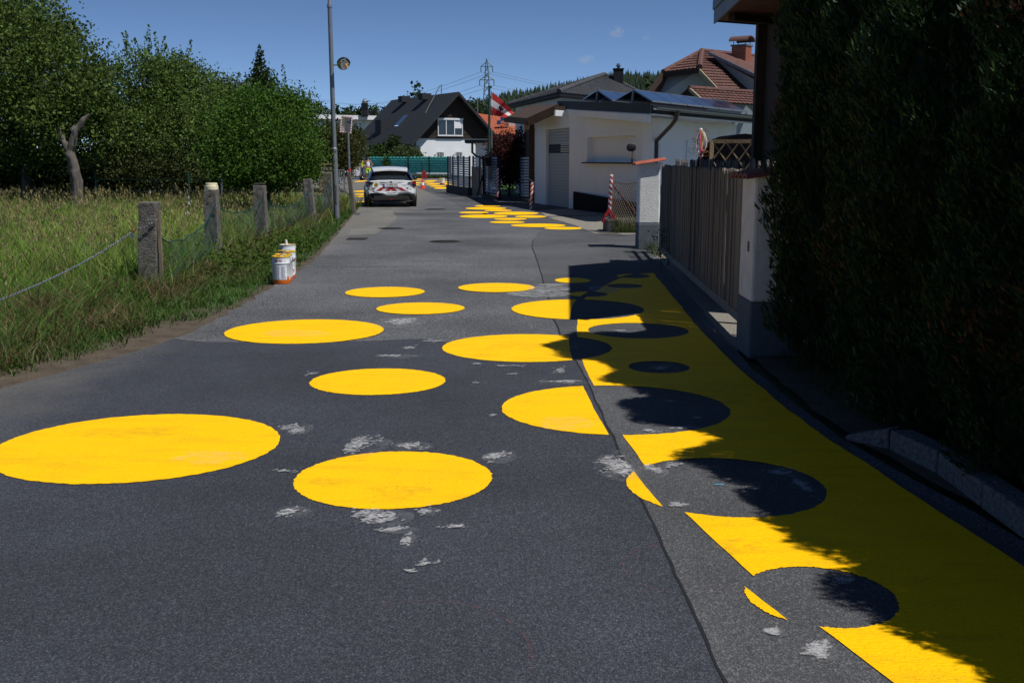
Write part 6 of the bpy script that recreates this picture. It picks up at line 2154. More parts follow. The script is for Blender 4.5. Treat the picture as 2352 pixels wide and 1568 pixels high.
# ------------------------------------------------------------------ dark roofed house with white gable
M_bwood = mat('black_brown_boards', (0.018, 0.012, 0.01), 0.8, col2=(0.04, 0.026, 0.02), vscale=3, bump=0.4, bscale=14, stretch=(0.6, 0.6, 9))
M_slate = mat('anthracite_roof', (0.011, 0.013, 0.018), 0.75, col2=(0.022, 0.026, 0.033), vscale=5, bump=0.3, bscale=10)
bh = thing('gable_house', 'white house with steep anthracite roof and dark timber gable', 'house', (-7, 110, 0))
F0 = Vector((-5.6, 104.5))
u_h = Vector((0.875, 0.484)).normalized()
w_h = Vector((-0.484, 0.875)).normalized()
zA, zE_ = 7.93, 2.95
def hp(s, b, z):
    p = F0 + u_h * s + w_h * b
    return Vector((p.x, p.y, z))
sl_ = (zA - zE_) / 5.07
zsp = 3.65
def gable(s0, s1, z0, zlo, b, m, name, th=0.25):
    pts = [hp(s0, b, z0), hp(s1, b, z0), hp(s1, b, zA - abs(s1) * sl_ - 0.2), hp(0, b, zA - 0.2), hp(s0, b, zA - abs(s0) * sl_ - 0.2)]
    return MB().ext(pts, V3(w_h * th, 0)).build(name, m, bh)
MB().ext([hp(-4.15, 0, 0), hp(4.15, 0, 0), hp(4.15, 0, zsp), hp(-4.15, 0, zsp)], V3(w_h * 0.3, 0)).build('gable_wall', M_white, bh)
gable(-4.15, 4.15, zsp, 0, -0.06, M_bwood, 'timber_gable')
for k in range(9):
    z = zsp + 0.2 + k * 0.42
    hw_ = min(4.1, (zA - 0.3 - z) / sl_)
    if hw_ > 0.3:
        MB().bar(hp(-hw_, -0.075, z), hp(hw_, -0.075, z), 0.03, 0.36).build('board', M_bwood, bh)
MB().ext([hp(-4.15, 0.3, 0), hp(-4.15, 15, 0), hp(-4.15, 15, 3.4), hp(-4.15, 0.3, 3.4)], V3(u_h * 0.25, 0)).build('side_wall', M_cream2, bh)
MB().ext([hp(4.15, 0.3, 0), hp(4.15, 15, 0), hp(4.15, 15, 3.4), hp(4.15, 0.3, 3.4)], V3(u_h * -0.25, 0)).build('side_wall', M_cream2, bh)
rl = MB().ext([hp(-5.07, -0.9, zE_), hp(-5.07, 16, zE_), hp(0, 16, zA), hp(0, -0.9, zA)], (0, 0, 0.16)).build('roof', M_slate, bh)
MB().ext([hp(5.07, -0.9, zE_), hp(5.07, 16, zE_), hp(0, 16, zA), hp(0, -0.9, zA)], (0, 0, 0.16)).build('roof', M_slate, bh)
for sg in (-1, 1):
    MB().bar(hp(sg * 5.07, -0.93, zE_ + 0.02), hp(0, -0.93, zA + 0.02), 0.06, 0.24).build('rake_board', M_slate, bh)
    for k in range(4):
        f = (k + 0.6) / 4.5
        MB().bar(hp(sg * 5 * f, -0.9, zA - 5 * f * sl_ - 0.12), hp(sg * 5 * f, 0.0, zA - 5 * f * sl_ - 0.12), 0.14, 0.16).build('purlin', M_brownw, bh)
for b_k, wx in ((5.2, 0.8), (10.5, 0.8)):
    MB().ext([hp(-0.1, b_k, zA - 0.3), hp(-0.1, b_k + 1.0, zA - 0.3), hp(-1.1, b_k + 1.0, zA - 0.3), hp(-1.1, b_k, zA - 0.3)], (0, 0, 0.62)).build('roof_vent', M_slate, rl)
MB().ext([hp(-3.9, 9.6, 4.2), hp(-3.9, 11.2, 4.2), hp(-2.6, 11.2, 4.2), hp(-2.6, 9.6, 4.2)], (0, 0, 1.5)).build('dormer_box', M_slate, rl)
sk = MB().ext([hp(-3.2, 6.6, zA - 3.2 * sl_ + 0.2), hp(-3.2, 7.6, zA - 3.2 * sl_ + 0.2), hp(-2.1, 7.6, zA - 2.1 * sl_ + 0.2), hp(-2.1, 6.6, zA - 2.1 * sl_ + 0.2)], (0, 0, 0.08)).build('skylight', M_mirror, rl)
MB().tube([hp(-2.0, 2.5, zA - 2.0 * sl_ + 0.2), hp(-0.4, 2.5, zA + 0.9)], 0.05, 6).build('stay_rod', M_galv, rl)
MB().tube([hp(0, 3.0, zA), hp(0, 3.0, zA + 1.1)], 0.05, 6).build('aerial_mast', M_galv, rl)
hA, hB = hp(-4, -0.1, 0).xy, hp(4, -0.1, 0).xy
wi, a_w, u_w, n_w, z0_w, z1_w, ww_ = window(bh, hA, hB, 1005, 1062, 275, 312, M_wht, panes=3, depth=0.1, proud=0.06)
MB().bar(a_w + u_w * (-0.05) + n_w * 0.09 + Vector((0, 0, z1_w + 0.06)), a_w + u_w * (ww_ + 0.05) + n_w * 0.09 + Vector((0, 0, z1_w + 0.06)), 0.14, 0.16).build('shutter_box', M_wht, wi)
MB().box(a_w + u_w * (ww_ * 5 / 6) + n_w * 0.05 + Vector((0, 0, z1_w - 0.42)), (ww_ / 3.4, 0.03, 0.8), math.atan2(u_w.y, u_w.x)).build('blind', M_wht, wi)
hA2, hB2 = hp(-4, -0.0, 0).xy, hp(4, -0.0, 0).xy
for x0, x1 in ((1002, 1020), (1045, 1062)):
    wi2, a2, u2, n2, z02, z12, w2_ = window(bh, hA2, hB2, x0, x1, 348, 369, M_shut, panes=1, depth=0.05, proud=0.02, sill=False)
    for k in range(7):
        s_ = -0.1 + (w2_ + 0.2) * k / 6
        MB().bar(a2 + u2 * s_ + n2 * 0.2 + Vector((0, 0, z02 - 0.1)), a2 + u2 * s_ + n2 * 0.2 + Vector((0, 0, z12 + 0.08)), 0.03, 0.03, up=n2).build('grille_bar', M_wht, wi2)
    for z in (z02 + 0.15, z12 + 0.05):
        MB().bar(a2 + u2 * -0.12 + n2 * 0.2 + Vector((0, 0, z)), a2 + u2 * (w2_ + 0.12) + n2 * 0.2 + Vector((0, 0, z)), 0.03, 0.04).build('grille_bar', M_wht, wi2)
# white flat-roofed house behind, with parapet and flue
fh = thing('flat_house', 'white flat-roofed house half hidden behind bushes', 'house', (-26, 128, 0))
a, b = At(688, 300, 128), At(880, 300, 134)
zt0 = At(0, 262, 128).z
MB().ext([(a.x, a.y, 0), (b.x, b.y, 0), (b.x, b.y, zt0 - 0.6), (a.x, a.y, zt0 - 0.6)], (0.5, 9, 0)).build('wall', M_cream2, fh)
MB().ext([(a.x - 1, a.y - 1.2, zt0 - 0.55), (b.x + 1, b.y - 1.2, zt0 - 0.55), (b.x + 1, b.y + 9, zt0 - 0.55), (a.x - 1, a.y + 9, zt0 - 0.55)], (0, 0, 0.5)).build('roof', M_wht, fh)
c = At(838, 262, 131)
ch_ = MB().box((c.x, 131, zt0 + 0.6), (0.75, 0.75, 1.6)).build('chimney', M_anth, fh)
MB().lathe([(0.3, 0), (0.32, 0.25), (0.1, 0.5)], (c.x, 131, zt0 + 1.4), 10).build('chimney_cap', M_galv, ch_)
for k in range(5):
    p = At(722 + k * 8, 262, 130)
    MB().tube([(p.x, 130, zt0 - 0.1), (p.x + 0.3, 130, zt0 + 0.9 - 0.1 * k)], 0.04, 5).build('railing_bar', M_galv, fh)
for k in range(14):
    p = At(872 - k * 3.2, 262, 130)
    MB().tube([(p.x, 130, zt0 - 0.1), (p.x, 130, zt0 + 0.55)], 0.03, 5).build('railing_bar', M_pipe, fh)

# ------------------------------------------------------------------ orange roofed house and little annexe
M_orange = mat('orange_tiles', (0.4, 0.1, 0.045), 0.8, col2=(0.52, 0.16, 0.075), vscale=4)
oh = thing('orange_house', 'house with bright orange tiled roof behind the flag', 'house', (1, 118, 0))
o0, o1, o2, o3 = At(1100, 300, 116), At(1197, 321, 108), At(1192, 275, 122), At(1082, 259, 124)
tiled(o0, o1, o2, o3, 18, 16, M_orange, 'roof', oh, 0.05, 0.04)
MB().ext([(o0.x, o0.y + 0.4, 0), (o1.x, o1.y + 0.4, 0), (o1.x, o1.y + 0.4, o1.z - 0.1), (o0.x, o0.y + 0.4, o0.z - 0.1)], (1.5, 8, 0)).build('wall', M_cream2, oh)
c = At(1175, 275, 117)
MB().box((c.x, 117, c.z), (0.62, 0.7, 1.6)).build('chimney', M_mback, oh)
for px, py in ((1155, 284), (1163, 276)):
    p = At(px, py, 115.5)
    MB().box(p + Vector((0, 0, 0.12)), (1.3, 1.0, 0.06), M=Matrix.Rotation(0.5, 3, 'X') @ Matrix.Rotation(-0.1, 3, 'Y')).build('skylight', M_mirror, oh)
pz = At(1097, 262, 122)
MB().tube([pz, pz + Vector((0, 0, 1.8))], 0.06, 6).build('aerial_mast', M_galv, oh)
an = thing('annexe', 'small white annexe with dark flat roof and curved drainpipe', 'annexe', (-1, 92, 0))
a, b = At(1092, 330, 92), At(1215, 330, 90)
zr = At(0, 326, 92).z
MB().ext([(a.x, 92, 0), (b.x, 90, 0), (b.x, 90, zr - 0.1), (a.x, 92, zr - 0.1)], (0, 4, 0)).build('wall', M_cream2, an)
MB().ext([(a.x - 0.9, 91.2, zr - 0.1), (b.x, 89.2, zr - 0.1), (b.x, 94, zr - 0.1), (a.x - 0.9, 96, zr - 0.1)], (0, 0, 0.26)).build('roof', M_anth, an)
MB().tube([(a.x - 0.25, 91.3, zr - 0.1), (a.x - 0.25, 91.3, zr - 0.9), (a.x + 0.1, 91.4, zr - 1.25), (a.x + 0.9, 91.6, zr - 1.45)], 0.1, 8).build('drainpipe', M_pipe, an, smooth=True)

# ------------------------------------------------------------------ grey hip roof house
M_gtile = mat('grey_tiles', (0.035, 0.038, 0.046), 0.85, spec=0.2, col2=(0.085, 0.09, 0.1), vscale=5)
gh = thing('hip_roof_house', 'pale house with grey tiled hip roof behind the white building', 'house', (10, 56, 0))
ap = At(1388, 173, 58)
el, ef, er = At(1168, 241, 60), At(1290, 262, 47), At(1505, 232, 55)
eb = el + er - ef
ef2 = Vector((ef.x, ef.y, el.z - 0.2))
el.z = er.z = ef2.z
# eave plane is level: recompute corner depths from the eave height
zE2 = 4.35
def lev(px, py, z):
    d = ray(px, py)
    t = (z - EYE) / d.z
    return Vector((d.x * t, d.y * t, z))
el, er = lev(1168, 241, zE2), lev(1510, 236, zE2)
ef2 = lev(1300, 225, zE2) if False else Vector(((el.x + er.x) / 2 - 1.5, 43.5, zE2))
ap = At(1388, 173, 53)
tiled(el, ef2, ap, ap - Vector((0.2, 0, 0)), 24, 26, M_gtile, 'roof', gh, 0.03, 0.02)
tiled(ef2, er, ap, ap, 24, 26, M_gtile, 'roof', gh, 0.03, 0.02)
bk = Vector((ap.x, 66, zE2))
MB().add([el, bk, ap], [(0, 1, 2)]).build('roof', M_gtile, gh)
MB().add([er, bk, ap], [(0, 1, 2)]).build('roof', M_gtile, gh)
MB().tube([ef2 + Vector((0, 0, 0.05)), ap + Vector((0, 0, 0.05))], 0.1, 8).build('hip_ridge', M_gtile, gh)
MB().tube([el + Vector((0, 0, 0.05)), ap + Vector((0, 0, 0.05))], 0.1, 8).build('hip_ridge', M_gtile, gh)
MB().tube([er + Vector((0, 0, 0.05)), ap + Vector((0, 0, 0.05))], 0.1, 8).build('hip_ridge', M_gtile, gh)
ctr = (el + er + ef2 + bk) / 4
ins = [c.lerp(ctr, 0.1) for c in (el, ef2, er, bk)]
MB().ext([(c.x, c.y, 0) for c in ins], (0, 0, zE2 - 0.1)).build('wall', M_cream2, gh)
MB().ext([c + Vector((0, 0, -0.14)) for c in (el, ef2, er, bk)], (0, 0, 0.1)).build('eaves', M_anth, gh)
cpos = At(1420, 178, 52.5)
gc = MB().box((cpos.x, 52.5, cpos.z), (0.46, 0.46, 0.75)).build('chimney', M_anth, gh)
MB().box((cpos.x, 52.5, cpos.z + 0.39), (0.52, 0.52, 0.05)).build('chimney_top', M_anth, gc)
MB().lathe([(0.08, 0), (0.08, 0.12), (0.13, 0.14), (0.13, 0.17), (0.08, 0.18), (0.08, 0.25)], (cpos.x, 52.5, cpos.z + 0.4), 12).build('flue', M_alu, gc, smooth=True)

# ------------------------------------------------------------------ brown tiled house with brick chimney
M_btile = mat('brown_tiles', (0.065, 0.028, 0.022), 0.75, col2=(0.14, 0.062, 0.05), vscale=5)
M_blue = mat('pale_blue_plaster', (0.42, 0.5, 0.55), 0.9, var=0.04)
bw = thing('brown_house', 'house with brown tiled half-hip roof and brick chimney', 'house', (11, 46, 0))
hA_ = At(1612, 120, 47)
hl, hr = At(1523, 168, 44.5), At(1607, 158, 43.2)
rl0, rr0 = At(1479, 226, 43.8), At(1658, 212, 42.2)
rb_ = At(1745, 133, 53)
tiled(hl, hr, hA_, hA_, 7, 9, M_btile, 'roof', bw, 0.05, 0.03)
rrb = At(1790, 240, 47)
tiled(rr0, rrb, rb_, hr, 12, 20, M_btile, 'roof', bw, 0.05, 0.035) if False else None
tiled(rr0, rr0 + (rb_ - hA_), hr + (rb_ - hA_), hr, 8, 22, M_btile, 'roof', bw, 0.05, 0.035)
tiled(hr, hr + (rb_ - hA_), rb_, hA_, 7, 22, M_btile, 'roof', bw, 0.05, 0.035)
MB().ext([rl0, hl, hA_, hA_ + (rb_ - hA_), hl + (rb_ - hA_), rl0 + (rb_ - hA_)], (-0.05, 0, -0.08)).build('roof', M_btile, bw)
MB().tube([hr + Vector((0, 0, 0.06)), hA_ + Vector((0, 0, 0.06))], 0.12, 8).build('hip_ridge', M_btile, bw, smooth=True)
MB().tube([hl + Vector((0, 0, 0.06)), hA_ + Vector((0, 0, 0.06))], 0.1, 8).build('hip_ridge', M_btile, bw, smooth=True)
MB().tube([hA_ + Vector((0, 0, 0.06)), rb_ + Vector((0, 0, 0.06))], 0.1, 8).build('ridge', M_btile, bw, smooth=True)
MB().bar(hl - Vector((0, 0, 0.08)), hr - Vector((0, 0, 0.08)), 0.1, 0.18).build('verge_board', M_brownw, bw)
MB().bar(hl - Vector((0, 0, 0.08)), rl0 - Vector((0, 0, 0.08)), 0.1, 0.2).build('verge_board', M_brownw, bw)
M_ochre = mat('ochre_board', (0.4, 0.33, 0.2), 0.8)
MB().bar(hr - Vector((0, 0, 0.08)), rr0 - Vector((0, 0, 0.08)), 0.1, 0.14).build('verge_board', M_ochre, bw)
gw = 0.9
bk_ = Vector((0.9, 1.0, 0)) * gw
pts = [rl0 + bk_ * 1.0 + Vector((0, 0, -0.15)), rr0 + bk_ * 0.6 + Vector((0, 0, -0.15)), hr + bk_ * 0.6 + Vector((0, 0, -0.2)), hl + bk_ + Vector((0, 0, -0.2))]
def gp_(px, py, Y=45.0):
    return At(px, py, Y)
MB().ext([gp_(1498, 232), gp_(1652, 216, 44.2), gp_(1600, 164, 44.2), gp_(1536, 172, 45.0)], (0.2, 0.6, 0)).build('gable_wall', M_blue, bw)
MB().ext([Vector((gp_(1500, 232).x, 45, 0)), Vector((gp_(1800, 232, 44).x, 44, 0)), Vector((gp_(1800, 232, 44).x, 44, 4.0)), Vector((gp_(1500, 232).x, 45, 4.0))], (0.5, 6, 0)).build('wall', M_blue, bw)
# shed dormer
da, db = At(1628, 126, 45.5), At(1745, 182, 43.6)
MB().ext([da, db, db + Vector((2, 4.0, 0.9)), da + Vector((1.0, 2, 0.2))], (0, 0, 0.14)).build('dormer_roof', M_btile, bw)
MB().ext([da + Vector((0.25, 0.35, -0.05)), db + Vector((0, 0.45, -0.05)), At(1745, 232, 44.1)], (0.1, 0.3, 0)).build('dormer_cheek', M_blue, bw)
MB().bar(da + Vector((0, -0.04, 0.05)), db + Vector((0, -0.04, 0.05)), 0.06, 0.12).build('dormer_board', M_zinc, bw)
# small front gable roof
s0, s1_, s2 = At(1583, 205, 41.0), At(1745, 216, 44.0), At(1616, 235, 40.4)
tiled(s2, s2 + (s1_ - s0), s1_, s0, 5, 16, M_btile, 'porch_roof', bw, 0.05, 0.03)
s3 = At(1556, 229, 41.4)
MB().ext([s0, s3, s2], (0.1, 0.3, 0)).build('porch_gable', M_porch, bw)
MB().bar(s0, s2, 0.06, 0.12).build('verge_board', M_ochre, bw)
MB().bar(s0, s3, 0.06, 0.12).build('verge_board', M_porch, bw)
MB().tube([s0 + Vector((0, 0, 0.05)), s1_ + Vector((0, 0, 0.05))], 0.09, 8).build('ridge', M_btile, bw, smooth=True)
# chimney of single bricks
M_brick = mat('red_brick', (0.24, 0.07, 0.04), 0.85, col2=(0.36, 0.12, 0.07), vscale=3)
M_mortar = mat('mortar', (0.34, 0.3, 0.26), 0.95)
cc_ = At(1703, 130, 46.0)
kx = 46.0 / FPX
chm = MB().box((cc_.x, 46.0, cc_.z), (0.62, 0.62, 0.82), -0.62).build('chimney', M_mortar, bw)
Rz = Matrix.Rotation(-0.62, 3, 'Z')
for row in range(10):
    z = cc_.z - 0.37 + row * 0.08
    for face in range(4):
        Rf = Matrix.Rotation(-0.62 + face * math.pi / 2, 3, 'Z')
        x0 = -0.31 + (0.0 if row % 2 else -0.1)
        while x0 < 0.3:
            xa, xb = max(-0.315, x0), min(0.315, x0 + 0.19)
            if xb - xa > 0.04:
                p = Rf @ Vector(((xa + xb) / 2, -0.312, 0)) + Vector((cc_.x, 46.0, z))
                MB().box(p, (xb - xa, 0.03, 0.066), M=Rf).build('brick', M_brick, chm)
            x0 += 0.204
MB().box((cc_.x, 46.0, cc_.z + 0.435), (0.72, 0.72, 0.06), -0.62).build('chimney_slab', M_conc, chm)
MB().box((cc_.x, 46.0, cc_.z - 0.55), (0.7, 0.7, 0.36), -0.62).build('lead_skirt', M_alu, chm)
for sx in (-1, 1):
    for sy in (-1, 1):
        p = Rz @ Vector((sx * 0.26, sy * 0.26, 0)) + Vector((cc_.x, 46.0, 0))
        MB().tube([(p.x, p.y, cc_.z + 0.45), (p.x, p.y, cc_.z + 0.64)], 0.015, 6).build('cap_leg', M_pipe, chm)
rings = []
for s_ in (-0.42, 0.42):
    ring = []
    for j in range(13):
        a = math.pi * j / 12
        ring.append(Rz @ Vector((s_, -math.cos(a) * 0.42, math.sin(a) * 0.22 + (0.0 if 0 < j < 12 else -0.02))) + Vector((cc_.x, 46.0, cc_.z + 0.62)))
    for j in range(12, -1, -1):
        a = math.pi * j / 12
        ring.append(Rz @ Vector((s_, -math.cos(a) * 0.4, math.sin(a) * 0.2 - 0.01)) + Vector((cc_.x, 46.0, cc_.z + 0.61)))
    rings.append(ring)
MB().loft(rings).build('chimney_hood', mat('brown_sheet', (0.13, 0.07, 0.06), 0.5), chm, smooth=True)
# ================================================================== SQUARE: FENCE, WORKERS, CAR
M_gstrip = mat('turquoise_screen', (0.03, 0.32, 0.28), 0.6, col2=(0.12, 0.6, 0.53), vscale=7, detail=3, bump=0.5, bscale=8)
fA, fB = At(846, 400, 97), At(1036, 400, 92.5)
gf = thing('privacy_fence', 'turquoise woven privacy fence with dark posts at the square', 'fence', ((fA.x + fB.x) / 2, 94.7, 0))
fu = Vector((fB.x - fA.x, fB.y - fA.y, 0))
FL = fu.length
fu.normalize()
fnn = Vector((fu.y, -fu.x, 0))
fA = Vector((fA.x, fA.y, 0))
MB().ext([fA - fnn * 0.1, fA + fu * FL - fnn * 0.1, fA + fu * FL + fnn * 0.1, fA + fnn * 0.1], (0, 0, 0.42)).build('base_wall', M_white, gf)
npan = 4
for k in range(npan + 1):
    p = fA + fu * (FL * k / npan)
    MB().bar(p - fnn * -0.06, p + fnn * 0.06 + Vector((0, 0, 1.95)), 0.1, 0.07, up=(0, 1, 0)).build('post', M_anth, gf)
for k in range(npan):
    a, b = fA + fu * (FL * k / npan + 0.01), fA + fu * (FL * (k + 1) / npan - 0.01)
    for j in range(7):
        z = 0.5 + j * 0.2
        vs, fs = [], []
        nseg = 18
        for i in range(nseg + 1):
            p = a.lerp(b, i / nseg) + fnn * (0.03 * math.sin(i * 2.1 + j * 1.7) + 0.02)
            vs += [p + Vector((0, 0, z)), p + fnn * 0.02 + Vector((0, 0, z + 0.09)), p + Vector((0, 0, z + 0.185))]
        for i in range(nseg):
            fs += [(3 * i, 3 * i + 3, 3 * i + 4, 3 * i + 1), (3 * i + 1, 3 * i + 4, 3 * i + 5, 3 * i + 2)]
        MB().add(vs, fs).build('screen_strip', M_gstrip, gf)
        MB().bar(a + Vector((0, 0, z - 0.01)) + fnn * 0.06, b + Vector((0, 0, z - 0.01)) + fnn * 0.06, 0.02, 0.025).build('wire', M_anth, gf)
def bush(px, py, w, h, Y, n, col, size, label, nsh=0, dpt=None):
    l = [ell(px, py, w, h, Y, dpt), ell(px - w * 0.22, py + h * 0.12, w * 0.6, h * 0.75, Y, dpt), ell(px + w * 0.2, py + h * 0.15, w * 0.6, h * 0.7, Y, dpt)]
    return tree('garden_bush', label, At(px, 400, Y), 0.5, 0.06, l, n, col, size, nsh, (0.3, 0.7), cat='bush', group='garden bushes by the fences')
bush(870, 358, 60, 44, 101, 5000, (0.04, 0.08, 0.02), 0.24, 'mixed green bush above the left end of the privacy fence', 6)
bush(905, 342, 26, 56, 101, 4000, (0.025, 0.055, 0.015), 0.22, 'narrow dark conifer-like bush behind the privacy fence', 4)
bush(936, 356, 62, 34, 100, 5000, (0.065, 0.1, 0.04), 0.22, 'pale green rounded bush at the corner of the gable house')
bush(893, 372, 18, 30, 96.2, 2500, (0.06, 0.12, 0.015), 0.16, 'climbing plant hanging over the privacy fence', 0, 0.3)
bush(806, 335, 42, 78, 72, 7000, (0.032, 0.06, 0.016), 0.2, 'dark bush right of the square mirror', 4)
X = rng.uniform(-14, -4.6, 2600)
Y = 94.9 - (X + 9) * 0.5 + rng.normal(size=2600) * 0.15 - 0.6
grass_mesh('fence_foot_grass', X, Y, 0.15 + 0.3 * rng.random(2600), np.full(2600, 0.05), np.tile([[0.04, 0.075, 0.015]], (2600, 1)), np.tile([[0.09, 0.12, 0.03]], (2600, 1)), z0=0.0)

# ------------------------------------------------------------------ traffic cone, red bag, single bucket
M_cone = mat('cone_orange', (0.75, 0.05, 0.02), 0.45)
def cone(c, h, label):
    t = thing('traffic_cone', label, 'traffic cone', (c.x, c.y, 0))
    MB().box((c.x, c.y, 0.02), (h * 0.62, h * 0.62, 0.04)).build('foot', M_cone, t, bevel=0.01)
    MB().lathe([(h * 0.24, 0.04), (h * 0.165, h * 0.4)], (c.x, c.y, 0), 20).build('lower_cone', M_cone, t, smooth=True)
    MB().lathe([(h * 0.166, h * 0.4), (h * 0.1, h * 0.7)], (c.x, c.y, 0), 20).build('reflective_band', M_wht, t, smooth=True)
    MB().lathe([(h * 0.105, h * 0.7), (h * 0.05, h * 0.97), (h * 0.03, h)], (c.x, c.y, 0), 20).build('tip', M_cone, t, smooth=True)
cc0 = G(971, 434)
cone(cc0, 0.54, 'small orange traffic cone with white band right of the car')
rb2 = At(974, 410, 91)
bg = thing('red_bag', 'dark red tool bag leaning at the privacy fence', 'bag', (rb2.x, 91, 0))
MB().loft([[(rb2.x + sx * w, 91 + sy * 0.16, z) for sx, sy in ((-1, -1), (1, -1), (1, 1), (-1, 1))] for z, w in ((0.0, 0.26), (0.3, 0.24), (0.62, 0.15), (0.72, 0.06))]).build('body', mat('dark_red_bag', (0.2, 0.015, 0.025), 0.6), bg, bevel=0.03)
MB().tube([(rb2.x - 0.1, 91, 0.65), (rb2.x - 0.18, 91, 1.3), (rb2.x - 0.12, 91, 1.5)], [0.05, 0.04, 0.02], 6).build('handle', M_black, bg)
sb_ = G(1016, 424)
t = thing('small_bucket', 'single white bucket with red foot on the yellow circles', 'bucket', (sb_.x, sb_.y, 0))
MB().lathe([(0.16, 0), (0.17, 0.08)], (sb_.x, sb_.y, ZP), 20).build('foot', mat('red_print', (0.4, 0.04, 0.03), 0.5), t, smooth=True)
MB().lathe([(0.17, 0.08), (0.175, 0.4), (0.18, 0.42), (0.16, 0.42)], (sb_.x, sb_.y, ZP), 20).build('drum', M_tin, t, smooth=True)
MB().tube([(sb_.x + 0.17, sb_.y, 0.36), (sb_.x + 0.27, sb_.y - 0.1, 0.2), (sb_.x + 0.2, sb_.y - 0.15, 0.3)], 0.012, 5).build('handle', M_wire, t)
# advertising board
YS = 89.5
s_l, s_r = At(812.5, 405, YS), At(829, 405, YS)
sg = thing('pavement_sign', 'white advertising board with yellow highlighted text beside the workers', 'sign board', ((s_l.x + s_r.x) / 2, YS, 0))
sx_ = (s_l.x + s_r.x) / 2
sw = s_r.x - s_l.x
z0, z1 = At(0, 405, YS).z, At(0, 379, YS).z
MB().box((sx_, YS, (z0 + z1) / 2), (sw, 0.05, z1 - z0)).build('board', M_wht, sg)
for z in (z0, z1):
    MB().box((sx_, YS, z), (sw + 0.06, 0.08, 0.05)).build('frame_bar', mat('brown_frame', (0.1, 0.06, 0.05), 0.6), sg)
for s_ in (-1, 1):
    MB().box((sx_ + s_ * sw / 2, YS, (z0 + z1) / 2), (0.04, 0.08, z1 - z0)).build('frame_bar', mat('brown_frame', (0.1, 0.06, 0.05), 0.6), sg)
    MB().box((sx_ + s_ * sw * 0.33, YS, z0 / 2 + 0.05), (0.05, 0.05, z0)).build('leg', M_black, sg)
MB().box((sx_, YS, 0.07), (sw + 0.05, 0.5, 0.13)).build('foot', mat('blue_grey_foot', (0.12, 0.15, 0.25), 0.6), sg, bevel=0.03)
M_hl = mat('highlight_print', (0.7, 0.5, 0.08), 0.6)
M_txt = mat('grey_print', (0.25, 0.25, 0.3), 0.6)
for (x, z, w, h, m) in ((0.2, 0.84, 0.3, 0.05, M_hl), (-0.08, 0.72, 0.6, 0.06, M_hl), (-0.14, 0.63, 0.45, 0.06, M_hl), (-0.2, 0.42, 0.3, 0.025, M_txt), (-0.15, 0.34, 0.4, 0.02, M_txt), (-0.15, 0.2, 0.4, 0.025, M_txt), (-0.2, 0.12, 0.3, 0.02, M_txt), (-0.08, 0.70, 0.5, 0.02, M_txt), (-0.16, 0.61, 0.36, 0.02, M_txt)):
    MB().box((sx_ + x * sw, YS - 0.027 - (0.003 if m is M_txt else 0), z0 + z * (z1 - z0)), (w * sw, 0.004, h * (z1 - z0))).build('print_block', m, sg)
MB().ext([(sx_ + sw * a, YS - 0.028, z0 + (z1 - z0) * b) for a, b in ((0.2, 0.04), (0.46, 0.04), (0.46, 0.2), (0.4, 0.3), (0.33, 0.18), (0.26, 0.14))], (0, -0.004, 0)).build('printed_picture', mat('skin_print', (0.5, 0.25, 0.2), 0.6), sg)

# ------------------------------------------------------------------ people
M_skin = mat('skin', (0.34, 0.17, 0.11), 0.6)
M_hair = mat('dark_hair', (0.03, 0.02, 0.015), 0.7)
M_hiv = mat('hi_vis_yellow', (0.55, 0.75, 0.02), 0.6)
M_sil = mat('reflective_tape', (0.45, 0.5, 0.42), 0.4)
M_shirtw = mat('white_shirt', (0.75, 0.75, 0.78), 0.8)
M_navy = mat('navy_cloth', (0.03, 0.04, 0.08), 0.8)
M_greyt = mat('grey_trousers', (0.12, 0.13, 0.16), 0.8)
M_boot = mat('work_boot', (0.06, 0.05, 0.05), 0.8)
def skin(name, joints, edges, m, parent, rootv=0, sub=2):
    me = bpy.data.meshes.new(name)
    me.from_pydata([j[0] for j in joints], edges, [])
    o = link(name, me, m, parent)
    md = o.modifiers.new('skin', 'SKIN')
    md.use_smooth_shade = True
    sv = me.skin_vertices[0].data
    for i, j in enumerate(joints):
        r = j[1] if isinstance(j[1], tuple) else (j[1], j[1])
        sv[i].radius = r
        sv[i].use_root = (i == rootv)
    ms = o.modifiers.new('sub', 'SUBSURF')
    ms.levels = sub
    ms.render_levels = sub
    return o
